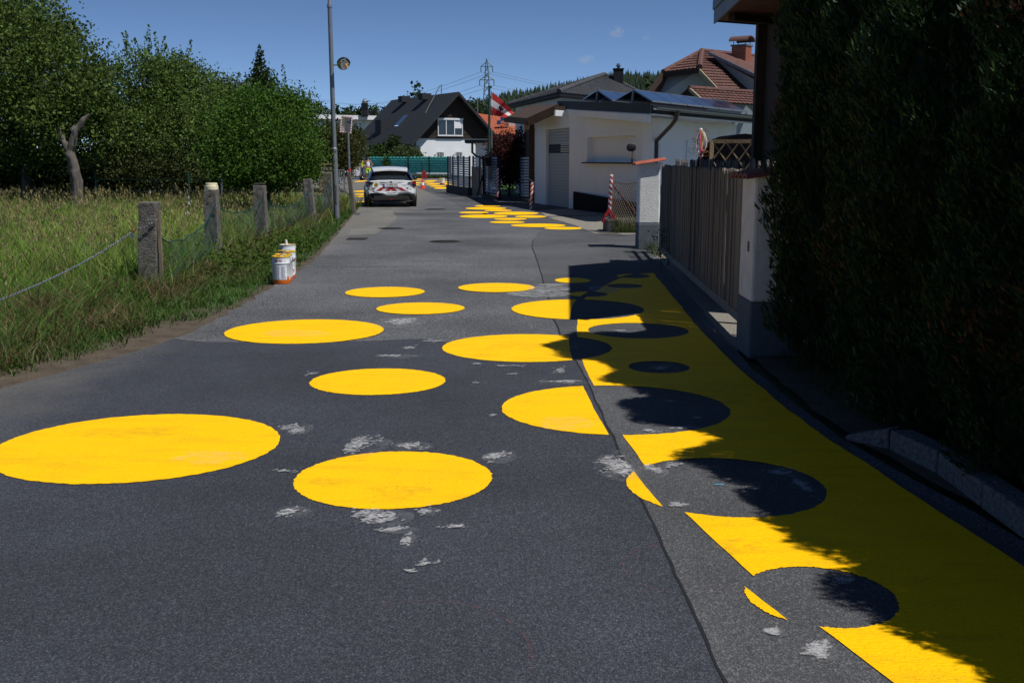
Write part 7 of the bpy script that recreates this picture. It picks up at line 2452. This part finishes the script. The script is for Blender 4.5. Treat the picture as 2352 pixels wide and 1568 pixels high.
def person(loc, rz, label, arms='hips', top='tank', bottom='shorts', H=1.82, turn=0.0, hold=None):
    t = thing('person', label, 'person', loc, rz)
    ROOTM[t.name] = Matrix.Identity(4)      # parts are modelled in the person's own frame
    s = H / 1.82
    def J(x, y, z, r):
        return ((x * s, y * s, z * s), (r[0] * s, r[1] * s) if isinstance(r, tuple) else r * s)
    el_ = {}
    if arms == 'hips':
        arm = lambda d: [(d * 0.2, 0.0, 1.46, 0.065), (d * 0.36, 0.04, 1.22, 0.047), (d * 0.34, 0.0, 1.16, 0.044), (d * 0.2, -0.06, 1.0, 0.034)]
        hand = lambda d: [(d * 0.19, -0.07, 0.985, 0.03), (d * 0.15, -0.12, 0.97, 0.02)]
    else:
        arm = lambda d: [(d * 0.2, 0.0, 1.46, 0.065), (d * 0.25, 0.02, 1.2, 0.047), (d * 0.25, 0.0, 1.14, 0.044), (d * 0.12, -0.24, 1.1, 0.034)]
        hand = lambda d: [(d * 0.1, -0.27, 1.1, 0.03), (d * 0.07, -0.33, 1.1, 0.02)]
    js = [J(0, 0, 0.98, (0.15, 0.11)), J(0, 0.0, 1.15, (0.145, 0.105)), J(0, 0, 1.34, (0.165, 0.115)), J(0, 0.0, 1.47, (0.13, 0.09)), J(0, 0.0, 1.56, 0.058), J(0, -0.015, 1.62, 0.06), J(0, -0.03, 1.70, (0.082, 0.1)), J(0, -0.02, 1.78, (0.07, 0.085))]
    ed = [(i, i + 1) for i in range(7)]
    for d in (-1, 1):
        k = len(js)
        a = arm(d)
        js += [J(*p) for p in a] + [J(*p) for p in hand(d)]
        ed += [(3, k)] + [(k + i, k + i + 1) for i in range(5)]
        # fingers and thumb
        hx, hy, hz = hand(d)[0][:3]
        fx, fy, fz = hand(d)[1][:3]
        dv = Vector((fx - hx, fy - hy, fz - hz)).normalized()
        for f in range(4):
            kk_ = len(js)
            o_ = (f - 1.5) * 0.018
            ln = (0.07, 0.08, 0.078, 0.06)[f]
            b_ = Vector((fx, fy, fz + o_))
            js += [J(b_.x, b_.y, b_.z, 0.009), J(b_.x + dv.x * ln * 0.5, b_.y + dv.y * ln * 0.5, b_.z - 0.005, 0.009), J(b_.x + dv.x * ln * 0.8, b_.y + dv.y * ln * 0.8, b_.z - 0.025, 0.008)]
            ed += [(k + 5, kk_), (kk_, kk_ + 1), (kk_ + 1, kk_ + 2)]
        kk_ = len(js)
        js += [J(hx, hy - 0.01, hz + 0.035, 0.011), J(hx + dv.x * 0.04, hy + dv.y * 0.04, hz + 0.05, 0.01)]
        ed += [(k + 4, kk_), (kk_, kk_ + 1)]
        k = len(js)
        js += [J(d * 0.095, 0.0, 0.92, 0.1), J(d * 0.12, -0.01, 0.7, 0.085), J(d * 0.125, -0.015, 0.5, 0.06), J(d * 0.13, 0.01, 0.36, 0.06), J(d * 0.135, 0.02, 0.1, 0.042), J(d * 0.14, 0.0, 0.045, 0.045), J(d * 0.155, -0.13, 0.04, 0.04)]
        ed += [(0, k)] + [(k + i, k + i + 1) for i in range(6)]
    body = skin('body', js, ed, M_skin, t)
    R_ = lambda x, y, z: (x * s, y * s, z * s)
    # face, hair
    hd = (0, -0.03, 1.715)
    for d in (-1, 1):
        MB().ball(R_(d * 0.034, -0.125, 1.725), 0.011 * s, 8, 6).build('eye', M_black, body)
        MB().ball(R_(d * 0.088, -0.01, 1.71), (0.012 * s, 0.022 * s, 0.034 * s), 8, 6).build('ear', M_skin, body)
    MB().add([R_(-0.014, -0.12, 1.675), R_(0.014, -0.12, 1.675), R_(0, -0.155, 1.68), R_(0, -0.122, 1.735)], [(0, 1, 2), (0, 2, 3), (1, 3, 2)]).build('nose', M_skin, body)
    MB().box(R_(0, -0.118, 1.645), (0.05 * s, 0.02 * s, 0.012 * s)).build('mouth', mat('lips', (0.25, 0.08, 0.07)), body)
    mb = MB()
    rings = []
    for i in range(6):
        a = i / 5 * 1.35
        rings.append([R_(0.093 * math.cos(a) * math.cos(q_) , -0.008 + 0.1 * math.cos(a) * math.sin(q_) + (0.02 if math.sin(q_) > 0 else 0), 1.735 + 0.085 * math.sin(a) - (0.05 if math.sin(q_) > 0.2 and i == 0 else 0)) for q_ in [2 * math.pi * j / 16 for j in range(16)]])
    mb.loft(rings).build('hair', M_hair, t, smooth=True)
    # clothes as slightly larger skins over the trunk and legs
    def cloth(name, js_, ed_, m):
        return skin(name, [J(*j) for j in js_], ed_, m, t)
    if top == 'tank':
        cloth('tank_top', [(0, 0, 0.96, (0.165, 0.125)), (0, 0, 1.15, (0.163, 0.128)), (0, 0, 1.34, (0.182, 0.13)), (0, 0, 1.45, (0.15, 0.105)), (0, 0, 1.5, (0.1, 0.08))], [(i, i + 1) for i in range(4)], M_shirtw)
    else:
        cloth('shirt', [(0, 0, 0.96, (0.16, 0.12)), (0, 0, 1.15, (0.158, 0.122)), (0, 0, 1.34, (0.178, 0.128)), (0, 0, 1.46, (0.15, 0.1)), (0, 0, 1.52, (0.08, 0.07)), (0.2, 0, 1.46, 0.078), (0.26, 0.01, 1.26, 0.06), (-0.2, 0, 1.46, 0.078), (-0.26, 0.01, 1.26, 0.06)], [(0, 1), (1, 2), (2, 3), (3, 4), (3, 5), (5, 6), (3, 7), (7, 8)], M_navy)
        v = cloth('hi_vis_vest', [(0, 0, 0.9, (0.175, 0.135)), (0, 0, 1.15, (0.173, 0.138)), (0, 0, 1.34, (0.192, 0.142)), (0, 0, 1.46, (0.17, 0.112)), (0, 0, 1.5, (0.12, 0.09))], [(i, i + 1) for i in range(4)], M_hiv)
        for z in (1.02, 1.2):
            MB().lathe([(0.001, -0.03 * s), (1, -0.03 * s), (1, 0.03 * s), (0.001, 0.03 * s)], (0, 0, 0), 20).build('tape', M_sil, v)
            tp_ = v.children[-1]
            tp_.scale = (0.165 * s, 0.125 * s, 1)
            tp_.location = (0, 0, z * s)
    if bottom == 'shorts':
        sh_ = cloth('work_shorts', [(0, 0, 0.96, (0.155, 0.12)), (0.1, 0, 0.86, 0.115), (0.125, -0.01, 0.62, 0.115), (0.13, -0.015, 0.46, 0.11), (-0.1, 0, 0.86, 0.115), (-0.125, -0.01, 0.62, 0.115), (-0.13, -0.015, 0.46, 0.11)], [(0, 1), (1, 2), (2, 3), (0, 4), (4, 5), (5, 6)], M_hiv)
        for d in (-1, 1):
            for z in (0.56, 0.68):
                MB().lathe([(0.108 * s, -0.022 * s), (0.11 * s, 0.022 * s)], R_(d * 0.127, -0.012, z), 16).build('tape', M_sil, sh_)
    else:
        cloth('trousers', [(0, 0, 0.97, (0.155, 0.12)), (0.1, 0, 0.86, 0.112), (0.125, -0.01, 0.5, 0.082), (0.135, 0.015, 0.12, 0.07), (-0.1, 0, 0.86, 0.112), (-0.125, -0.01, 0.5, 0.082), (-0.135, 0.015, 0.12, 0.07)], [(0, 1), (1, 2), (2, 3), (0, 4), (4, 5), (5, 6)], M_greyt)
    for d in (-1, 1):
        cloth('boot', [(d * 0.137, 0.035, 0.05, 0.058), (d * 0.137, 0.02, 0.16, 0.055), (d * 0.15, -0.06, 0.05, 0.055), (d * 0.158, -0.15, 0.045, 0.045)], [(0, 1), (0, 2), (2, 3)], M_boot)
    return t
pw_ = At(846, 414, 87.5)
person((pw_.x, 87.5, 0), 0.15, 'worker in white sleeveless shirt and yellow shorts, hands on hips', H=1.86)
pv_ = At(832, 410, 91)
person((pv_.x, 91, 0), 0.3, 'worker in yellow safety vest leaning on the advertising board', arms='fwd', top='vest', bottom='long', H=1.84)
p3_ = At(819, 410, 91.5)
person((p3_.x, 91.5, 0), 0.9, 'person mostly hidden by the bush, left of the vest worker', arms='fwd', top='vest', bottom='long', H=1.74)

# ------------------------------------------------------------------ car
M_carw = mat('white_car_paint', (0.72, 0.74, 0.76), 0.25, spec=0.5, coat=0.6)
M_carb = mat('black_gloss', (0.008, 0.008, 0.01), 0.15, spec=0.6, coat=0.5)
M_trim = mat('dark_trim', (0.02, 0.021, 0.023), 0.6)
M_cglass = mat('car_glass', (0.012, 0.018, 0.024), 0.04, spec=0.9)
M_tyre = mat('tyre', (0.012, 0.012, 0.013), 0.85)
M_rim = mat('rim', (0.25, 0.26, 0.28), 0.35, metallic=0.8)
M_lamp = mat('tail_lamp', (0.16, 0.005, 0.008), 0.15, spec=0.7)
M_stripe = mat('red_reflective', (0.42, 0.012, 0.018), 0.45)
M_plate = mat('plate_white', (0.72, 0.74, 0.76), 0.4)
cp0 = G(900, 474)
car = thing('car', 'white hatchback with red warning stripes parked on the left', 'car', (-4.3, 37.55, 0), 0.15)
ROOTM[car.name] = Matrix.Identity(4)
car.scale = (1, 1, 0.95)
def sect(y, w, zb, zw, zt, wt, n=7):
    """body cross-section: sill to shoulder to top edge"""
    half = [(0.0, zb), (w * 0.8, zb), (w * 0.97, zb + 0.1), (w, (zb + zw) / 2), (w * 0.985, zw), (wt * 1.0, zt - 0.03), (wt * 0.6, zt), (0.0, zt + 0.01)]
    right = [(x, y, z) for x, z in half]
    left = [(-x, y, z) for x, z in reversed(half[1:-1])]
    return right + left
secs = [sect(0.06, 0.74, 0.52, 0.78, 0.98, 0.7), sect(0.1, 0.8, 0.42, 0.8, 1.0, 0.74), sect(0.22, 0.875, 0.3, 0.82, 1.0, 0.8), sect(0.5, 0.91, 0.24, 0.82, 0.985, 0.84), sect(0.95, 0.918, 0.22, 0.8, 0.97, 0.85), sect(1.8, 0.915, 0.2, 0.8, 0.95, 0.85), sect(3.0, 0.915, 0.2, 0.79, 0.94, 0.84), sect(3.6, 0.905, 0.24, 0.76, 0.9, 0.8), sect(4.1, 0.84, 0.3, 0.66, 0.76, 0.7), sect(4.28, 0.7, 0.36, 0.56, 0.62, 0.55)]
MB().loft(secs).build('body', M_carw, car, smooth=True)
def cab(y, wb_, zb, wt, zt):
    half = [(0, zb), (wb_, zb), (wt * 1.03, zt - 0.08), (wt * 0.92, zt - 0.02), (wt * 0.6, zt + 0.005), (0, zt + 0.015)]
    return [(x, y, z) for x, z in half] + [(-x, y, z) for x, z in reversed(half[1:-1])]
MB().loft([cab(0.28, 0.8, 0.96, 0.72, 1.03), cab(0.62, 0.82, 0.95, 0.62, 1.34), cab(0.8, 0.82, 0.94, 0.61, 1.41), cab(2.2, 0.82, 0.93, 0.62, 1.46), cab(3.2, 0.78, 0.9, 0.7, 1.0)]).build('cabin_glass', M_cglass, car, smooth=True)
# roof panel with spoiler lip
def rp(y, w, z):
    return [(x * w, y, z + 0.04 * (1 - (x) ** 2)) for x in (-1, -0.8, -0.4, 0, 0.4, 0.8, 1)]
mb = MB()
rows_ = [rp(0.36, 0.6, 1.355), rp(0.5, 0.615, 1.39), rp(1.0, 0.64, 1.44), rp(1.8, 0.65, 1.465), rp(2.5, 0.63, 1.42)]
under = [[(x, y, z - 0.045) for x, y, z in r] for r in rows_]
vs = [p for r in rows_ for p in r] + [p for r in under for p in r]
n7 = 7
fs = []
nr = len(rows_)
for i in range(nr - 1):
    for j in range(6):
        a = i * 7 + j
        fs.append((a, a + 1, a + 8, a + 7))
        fs.append((a + nr * 7 + 7, a + nr * 7 + 8, a + nr * 7 + 1, a + nr * 7))
for j in range(6):
    fs.append((j + 1, j, j + nr * 7, j + 1 + nr * 7))
for i in range(nr - 1):
    fs.append((i * 7, (i + 1) * 7, (i + 1) * 7 + nr * 7, i * 7 + nr * 7))
    fs.append(((i + 1) * 7 + 6, i * 7 + 6, i * 7 + 6 + nr * 7, (i + 1) * 7 + 6 + nr * 7))
roof_ = MB().add(vs, fs).build('roof', M_carw, car, smooth=True)
MB().box((0, 0.37, 1.372), (0.2, 0.02, 0.012)).build('brake_light', M_trim, roof_)
for sx in (-1, 1):
    MB().ext([(sx * 0.62, 0.42, 1.36), (sx * 0.7, 0.3, 1.1), (sx * 0.8, 0.24, 1.0), (sx * 0.83, 0.6, 0.98), (sx * 0.67, 0.75, 1.37)], (sx * 0.02, 0, 0)).build('rear_pillar', M_carb, car)
# black rear band below the window and shoulders
MB().ext([(-0.72, 0.155, 0.9), (-0.3, 0.07, 0.9), (-0.1, 0.06, 0.87), (0.1, 0.06, 0.87), (0.3, 0.07, 0.9), (0.72, 0.155, 0.9), (0.74, 0.2, 1.02), (-0.74, 0.2, 1.02)], (0, -0.03, 0)).build('rear_band', M_carb, car, bevel=0.008)
hatch = MB().ext([(-0.6, 0.06, 0.6), (0.6, 0.06, 0.6), (0.68, 0.07, 0.78), (0.62, 0.09, 0.9), (0.1, 0.05, 0.865), (-0.1, 0.05, 0.865), (-0.62, 0.09, 0.9), (-0.68, 0.07, 0.78)], (0, -0.03, 0)).build('tailgate', M_carw, car, bevel=0.012)
MB().ext([(-0.78, 0.1, 0.5), (-0.62, 0.05, 0.5), (-0.3, 0.045, 0.5), (-0.16, 0.04, 0.44), (0.16, 0.04, 0.44), (0.3, 0.045, 0.5), (0.62, 0.05, 0.5), (0.78, 0.1, 0.5), (0.8, 0.11, 0.62), (0.6, 0.07, 0.6), (-0.6, 0.07, 0.6), (-0.8, 0.11, 0.62)], (0, -0.03, 0)).build('bumper_skin', M_carw, car, bevel=0.01)
# warning stripes
def stripe(x0, x1, sh, clipx=0.58):
    z0, z1 = 0.61, 0.735
    poly = [(x0, z0), (x1, z0), (x1 + sh, z1), (x0 + sh, z1)]
    MB().ext([(max(-clipx, min(clipx, x)), 0.028, z) for x, z in poly], (0, -0.004, 0)).build('warning_stripe', M_stripe, hatch)
for d in (1, -1):
    stripe(*( (-0.23, -0.08, 0.17) if d == 1 else (0.08, 0.23, -0.17)))
    stripe(*( (-0.53, -0.38, 0.17) if d == 1 else (0.38, 0.53, -0.17)))
    MB().ext([(d * -0.62, 0.028, 0.735), (d * -0.53, 0.028, 0.735), (d * -0.6, 0.028, 0.68)], (0, -0.004, 0)).build('warning_stripe', M_stripe, hatch)
pl2 = MB().box((0, 0.018, 0.82), (0.53, 0.014, 0.125)).build('number_plate', M_plate, car, bevel=0.004)
MB().box((-0.245, 0.008, 0.825), (0.04, 0.006, 0.1)).build('blue_strip', mat('plate_blue', (0.01, 0.05, 0.25), 0.5), pl2)
MB().box((0, 0.008, 0.762), (0.53, 0.004, 0.006)).build('plate_line', M_stripe, pl2)
text('plate_text', 'VI 895 FG', 0.115, M_black, pl2, (0.03, 0.009, 0.825), (math.pi / 2, 0, 0), sx=0.82)
text('lettering', 'villach.at', 0.095, mat('grey_letters', (0.15, 0.17, 0.19), 0.6), car, (0, 0.006, 0.545), (math.pi / 2, 0, 0))
em = MB().lathe([(0.045, 0.0), (0.045, 0.012)], (0, 0.025, 0.925), 24, 'y').build('emblem', mat('chrome', (0.6, 0.62, 0.66), 0.15, metallic=1.0), car)
MB().lathe([(0.032, -0.003), (0.032, 0.003)], (0, 0.023, 0.925), 24, 'y').build('emblem_core', mat('emblem_blue', (0.08, 0.08, 0.2), 0.3), em)
stk = MB().lathe([(0.075, 0.0), (0.075, 0.004)], (-0.52, 0.035, 0.835), 24, 'y').build('round_sticker', mat('gold_sticker', (0.5, 0.36, 0.03), 0.5), car)
MB().lathe([(0.04, -0.003), (0.04, 0.003)], (-0.52, 0.033, 0.835), 20, 'y').build('sticker_print', mat('sticker_brown', (0.25, 0.16, 0.02), 0.5), stk)
MB().box((0.47, 0.036, 0.845), (0.16, 0.006, 0.06)).build('model_badge', M_plate, car)
# bumper in dark trim with grey insert
MB().ext([(-0.84, 0.13, 0.5), (-0.62, 0.03, 0.5), (-0.3, 0.02, 0.5), (-0.16, 0.015, 0.44), (0.16, 0.015, 0.44), (0.3, 0.02, 0.5), (0.62, 0.03, 0.5), (0.84, 0.13, 0.5), (0.86, 0.2, 0.24), (0.6, 0.05, 0.19), (-0.6, 0.05, 0.19), (-0.86, 0.2, 0.24)], (0, -0.06, 0)).build('bumper', M_trim, car, bevel=0.02)
MB().ext([(-0.6, -0.02, 0.42), (0.6, -0.02, 0.42), (0.66, 0.0, 0.27), (-0.66, 0.0, 0.27)], (0, -0.03, 0)).build('bumper_insert', mat('bumper_grey', (0.035, 0.035, 0.032), 0.55), car, bevel=0.01)
MB().box((0, -0.06, 0.3), (0.11, 0.03, 0.05)).build('fog_lamp', M_lamp, car)
MB().ext([(-0.74, 0.11, 0.53), (-0.6, 0.02, 0.54), (-0.3, 0.01, 0.535), (-0.16, 0.005, 0.475), (0.16, 0.005, 0.475), (0.3, 0.01, 0.535), (0.6, 0.02, 0.54), (0.74, 0.11, 0.53), (0.74, 0.11, 0.505), (0.6, 0.02, 0.51), (0.3, 0.01, 0.505), (0.16, 0.005, 0.445), (-0.16, 0.005, 0.445), (-0.3, 0.01, 0.505), (-0.6, 0.02, 0.51), (-0.74, 0.11, 0.505)], (0, -0.05, 0)).build('bumper_lip', mat('lip_grey', (0.16, 0.17, 0.2), 0.4), car)
for sx in (-1, 1):
    l_ = MB().ext([(sx * 0.6, 0.06, 0.93), (sx * 0.8, 0.16, 0.96), (sx * 0.9, 0.36, 0.97), (sx * 0.91, 0.34, 0.8), (sx * 0.86, 0.16, 0.74), (sx * 0.78, 0.09, 0.8)], (0, -0.05, 0)).build('tail_light', M_carb, car, bevel=0.008)
    MB().ext([(sx * 0.68, 0.045, 0.925), (sx * 0.8, 0.105, 0.945), (sx * 0.88, 0.2, 0.93), (sx * 0.86, 0.11, 0.84)], (0, -0.006, 0)).build('lens', M_lamp, l_)
    for yw in (0.72, 3.4):
        w_ = MB().lathe([(0.2, -0.11), (0.3, -0.115), (0.325, -0.09), (0.33, 0), (0.325, 0.09), (0.3, 0.115), (0.2, 0.11)], (sx * 0.8, yw, 0.33), 28, 'x').build('wheel', M_tyre, car, smooth=True)
        rim = MB().lathe([(0.215, sx * 0.1), (0.2, sx * 0.122), (0.06, sx * 0.1)], (sx * 0.8, yw, 0.33), 24, 'x').build('rim', M_rim, w_, smooth=True)
        MB().lathe([(0.37, sx * 0.0), (0.37, sx * 0.122)], (sx * 0.8, yw, 0.34), 28, 'x', caps=True).build('wheel_arch', M_trim, car)
    mr_ = MB().ball((sx * 1.0, 2.75, 1.02), (0.1, 0.09, 0.085), 12, 8).build('door_mirror', M_carb, car, smooth=True)
    MB().bar((sx * 0.86, 2.8, 0.97), (sx * 0.95, 2.77, 1.0), 0.04, 0.05).build('mirror_arm', M_carb, mr_)
    MB().ext([(sx * 0.93, 0.35, 0.26), (sx * 0.93, 3.9, 0.26), (sx * 0.93, 3.9, 0.4), (sx * 0.93, 0.35, 0.4)], (-sx * 0.03, 0, 0)).build('sill_cladding', M_trim, car)
    # head restraints seen through the rear window
    MB().box((sx * 0.38, 1.15, 1.16), (0.26, 0.1, 0.2)).build('head_restraint', M_black, car, bevel=0.03)

# ================================================================== FAR BACKGROUND: HILLS, WOODS, PYLONS, CLOUDS
M_hill = mat('hill_floor', (0.02, 0.035, 0.014), 0.95, var=0.3, vscale=0.02)
SKYL = [(540, 262), (620, 254), (700, 247), (800, 249), (905, 247), (1000, 242), (1062, 240), (1120, 226), (1170, 212), (1240, 200), (1300, 188), (1400, 169), (1500, 163), (1600, 155), (1750, 140), (2000, 150), (2352, 175), (3000, 240)]
def hill(name, pts, Yn, Yf, z_shift=0):
    mb = MB()
    vs, fs = [], []
    K = 6
    for px, py in pts:
        top = At(px, py, Yf)
        for k in range(K + 1):
            f = k / K
            y = Yn + (Yf - Yn) * f
            x = (px - 1176) / FPX * y * 1.02
            z = (top.z - 9) * (f ** 1.5)
            vs.append((x, y, max(-1, z)))
        vs.append(((px - 1176) / FPX * (Yf + 300) * 1.02, Yf + 300, top.z * 0.6))
    n = K + 2
    for i in range(len(pts) - 1):
        for k in range(n - 1):
            a = i * n + k
            fs.append((a, a + n, a + n + 1, a + 1))
    return tag(mb.add(vs, fs).build(name, M_hill, smooth=True), kind='structure')
hill('hill', SKYL, 260, 700)
def conifer_arrays(P, Hh, col, r=0.2):
    """jagged cones: stacked skirts, one batch"""
    n = len(P)
    tiers, seg = 4, 7
    Vs, Fs, Cs = [], [], []
    off = 0
    for k in range(tiers):
        z0, z1 = k * 0.2, 0.42 + k * 0.195
        rr = r * (1 - k * 0.21)
        a = np.linspace(0, 6.283, seg, endpoint=False)[None, :] + rng.random((n, 1)) * 6
        jit = 0.75 + 0.5 * rng.random((n, seg))
        V = np.empty((n, seg + 1, 3))
        V[:, :seg, 0] = P[:, 0:1] + Hh[:, None] * rr * jit * np.cos(a)
        V[:, :seg, 1] = P[:, 1:2] + Hh[:, None] * rr * jit * np.sin(a)
        V[:, :seg, 2] = P[:, 2:3] + Hh[:, None] * (z0 + 0.05 * rng.random((n, seg)))
        V[:, seg] = P + np.stack([Hh * 0, Hh * 0, Hh * z1], 1)
        b = np.arange(n)[:, None] * (seg + 1) + off
        tri = np.stack([np.stack([b[:, 0] + j, b[:, 0] + (j + 1) % seg, b[:, 0] + seg], 1) for j in range(seg)], 1).reshape(-1, 3)
        Vs.append(V.reshape(-1, 3))
        Fs.append(tri)
        Cs.append(np.repeat(col, seg + 1, 0))
        off += n * (seg + 1)
    return np.concatenate(Vs), np.concatenate(Fs), np.concatenate(Cs)
def hill_pt(px, f, Yn=260.0, Yf=700.0):
    xs = [p[0] for p in SKYL]
    ys = [p[1] for p in SKYL]
    py = np.interp(px, xs, ys)
    y = Yn + (Yf - Yn) * f
    x = (px - 1176) / FPX * y * 1.02
    # elevation on the slope
    d = np.array([ray(1176, p) for p in py])
    top = EYE + d[:, 2] * (Yf / d[:, 1])
    return np.stack([x, y, np.maximum(-1, (top - 9) * f ** 1.5)], 1)
n = 7600
px = np.concatenate([rng.uniform(1040, 1800, 5200), rng.uniform(1800, 2500, 2400)])
f = 0.35 + 0.65 * rng.random(n) ** 0.6
Pp = hill_pt(px, f)
Hh = 7 + 5 * rng.random(n)
col = np.array([[0.016, 0.032, 0.016]]) * (0.6 + 0.8 * rng.random((n, 1)))
V, F, C = conifer_arrays(Pp, Hh, col, 0.2)
o = link('forest', np_mesh('forest', V, F, C, 3), M_leaf)
tag(o, kind='stuff')
# broadleaf wood line left of and below the hill
ls_ = []
for i in range(60):
    px_ = 560 + i * 9.5 + rnd.uniform(-4, 4)
    Yq = rnd.uniform(300, 340)
    ytop = np.interp(px_, [560, 640, 700, 760, 900, 1000, 1060, 1130], [256, 248, 243, 244, 246, 240, 240, 243]) + rnd.uniform(-5, 4)
    tp_ = At(px_, ytop, Yq)
    h = tp_.z
    ls_.append((tp_.x, Yq, h * 0.5, 4.6, 3.0, h * 0.5))
for px_, ytop in ((925, 222), (938, 216), (950, 212), (963, 210), (975, 218), (985, 226), (1075, 228), (1090, 236), (1500, 176), (1485, 184)):
    tp_ = At(px_, ytop, 260)
    ls_.append((tp_.x, 260, tp_.z * 0.6, 1.9, 1.9, tp_.z * 0.4))
P_, O_, tone = crown_pts(ls_, 90000, 1.2, 20, 0.35)
D_ = unit(len(P_))
V, F, C = leaf_quads(P_, D_, 0.9 * (0.6 + 0.8 * rng.random(len(P_))), leaf_cols(len(P_), (0.028, 0.055, 0.018)) * np.clip(1 + tone, 0.4, 1.7), 0.7)
tag(link('far_wood', np_mesh('far_wood', V, F, C), M_leaf), kind='stuff')
# pylons
M_pyl = mat('pylon_steel', (0.1, 0.14, 0.13), 0.6)
def pylon(px, ytop, ybase, Y, arms, label, w0):
    tp_ = At(px, ytop, Y)
    t = thing('pylon', label, 'pylon', (tp_.x, Y, 0), group='power pylons')
    H_ = tp_.z
    mb = MB()
    r = 0.16
    def wid(z):
        return w0 * (1 - z / H_) * 0.9 + 0.25
    lv = [H_ * f for f in (0, 0.14, 0.27, 0.39, 0.5, 0.6, 0.68, 0.75, 0.81, 0.87, 0.93)]
    cor = lambda z, i: (tp_.x + wid(z) * (1, 1, -1, -1)[i], Y + wid(z) * (1, -1, -1, 1)[i], z)
    for i in range(4):
        mb.tube([cor(z, i) for z in lv] + [(tp_.x, Y, H_)], r, 4)
    mast = mb.build('mast', M_pyl, t)
    mb = MB()
    for a, b in zip(lv, lv[1:]):
        for i in range(4):
            mb.tube([cor(a, i), cor(b, (i + 1) % 4)], r * 0.6, 3)
            mb.tube([cor(a, (i + 1) % 4), cor(b, i)], r * 0.6, 3)
    o = mb.build('lattice', M_pyl, t)
    o['kind'] = 'stuff'
    ends = []
    for ya, half in arms:
        z = At(px, ya, Y).z
        hw_ = half * Y / FPX
        arm = MB()
        for sx in (-1, 1):
            arm.tube([(tp_.x, Y, z + 1.6), (tp_.x + sx * hw_, Y, z)], r * 0.8, 4)
            arm.tube([(tp_.x, Y, z), (tp_.x + sx * hw_, Y, z)], r * 0.8, 4)
        a_o = arm.build('cross_arm', M_pyl, t)
        for sx in (-1, 1):
            MB().tube([(tp_.x + sx * hw_, Y, z), (tp_.x + sx * hw_, Y, z - 1.9)], 0.16, 5).build('insulator', M_pyl, a_o)
            ends.append(Vector((tp_.x + sx * hw_, Y, z - 1.9)))
    return t, ends
pyA, eA = pylon(1118, 135, 260, 380, ((153, 13), (184, 16)), 'large lattice power pylon behind the gable house', 2.6)
pyB, eB = pylon(711, 205, 262, 620, ((218, 11), (231, 10)), 'small distant lattice power pylon above the flat house', 3.0)
for k, (a, b) in enumerate(zip(eA, eB)):
    c_ = thing('power_line', ['upper left wire', 'upper right wire', 'lower left wire', 'lower right wire'][k] + ' strung between the two power pylons', 'power line', tuple(a), group='power lines left of the large pylon')
    pts = [a.lerp(b, i / 24) + Vector((0, 0, -7 * math.sin(math.pi * i / 24))) for i in range(25)]
    MB().tube(pts, 0.05, 4).build('cable', M_pyl, c_)
    e = a + Vector((150, 60, 6))
    c_ = thing('power_line', ['upper left wire', 'upper right wire', 'lower left wire', 'lower right wire'][k] + ' running from the large pylon right towards the hill', 'power line', tuple(a), group='power lines right of the large pylon')
    pts = [a.lerp(e, i / 20) + Vector((0, 0, -11 * math.sin(math.pi * i / 20))) for i in range(21)]
    MB().tube(pts, 0.05, 4).build('cable', M_pyl, c_)
# small fair-weather clouds
def cloud(px, py, w, h, Y, dens, label):
    c = At(px, py, Y)
    t = thing('cloud', label, 'cloud', tuple(c), group='small clouds')
    m = bpy.data.materials.new('cloud_vapour')
    m.use_nodes = True
    N, L = m.node_tree.nodes, m.node_tree.links
    N.remove(N['Principled BSDF'])
    v = N.new('ShaderNodeVolumePrincipled')
    v.inputs['Color'].default_value = (0.95, 0.93, 0.95, 1)
    tc = N.new('ShaderNodeTexCoord')
    nz = N.new('ShaderNodeTexNoise')
    nz.inputs['Scale'].default_value = 0.05
    nz.inputs['Detail'].default_value = 5
    L.new(tc.outputs['Object'], nz.inputs['Vector'])
    r = N.new('ShaderNodeMapRange')
    r.inputs['From Min'].default_value = 0.45
    r.inputs['From Max'].default_value = 0.75
    r.inputs['To Max'].default_value = dens
    L.new(nz.outputs['Fac'], r.inputs['Value'])
    L.new(r.outputs[0], v.inputs['Density'])
    L.new(v.outputs[0], N['Material Output'].inputs['Volume'])
    mb = MB()
    k = Y / FPX
    g = random.Random(int(px))
    mb.ball(c, (w / 2 * k, w / 3 * k, h / 2 * k), 20, 12)
    mb.build('puff', m, t, smooth=True)
cloud(1417, 74, 34, 26, 2600, 0.05, 'largest faint little cloud, above the hip roof')
cloud(1347, 136, 40, 20, 2600, 0.04, 'faint little cloud low over the wooded hill')
cloud(1484, 86, 22, 14, 2600, 0.03, 'tiny faint cloud right of the largest one')
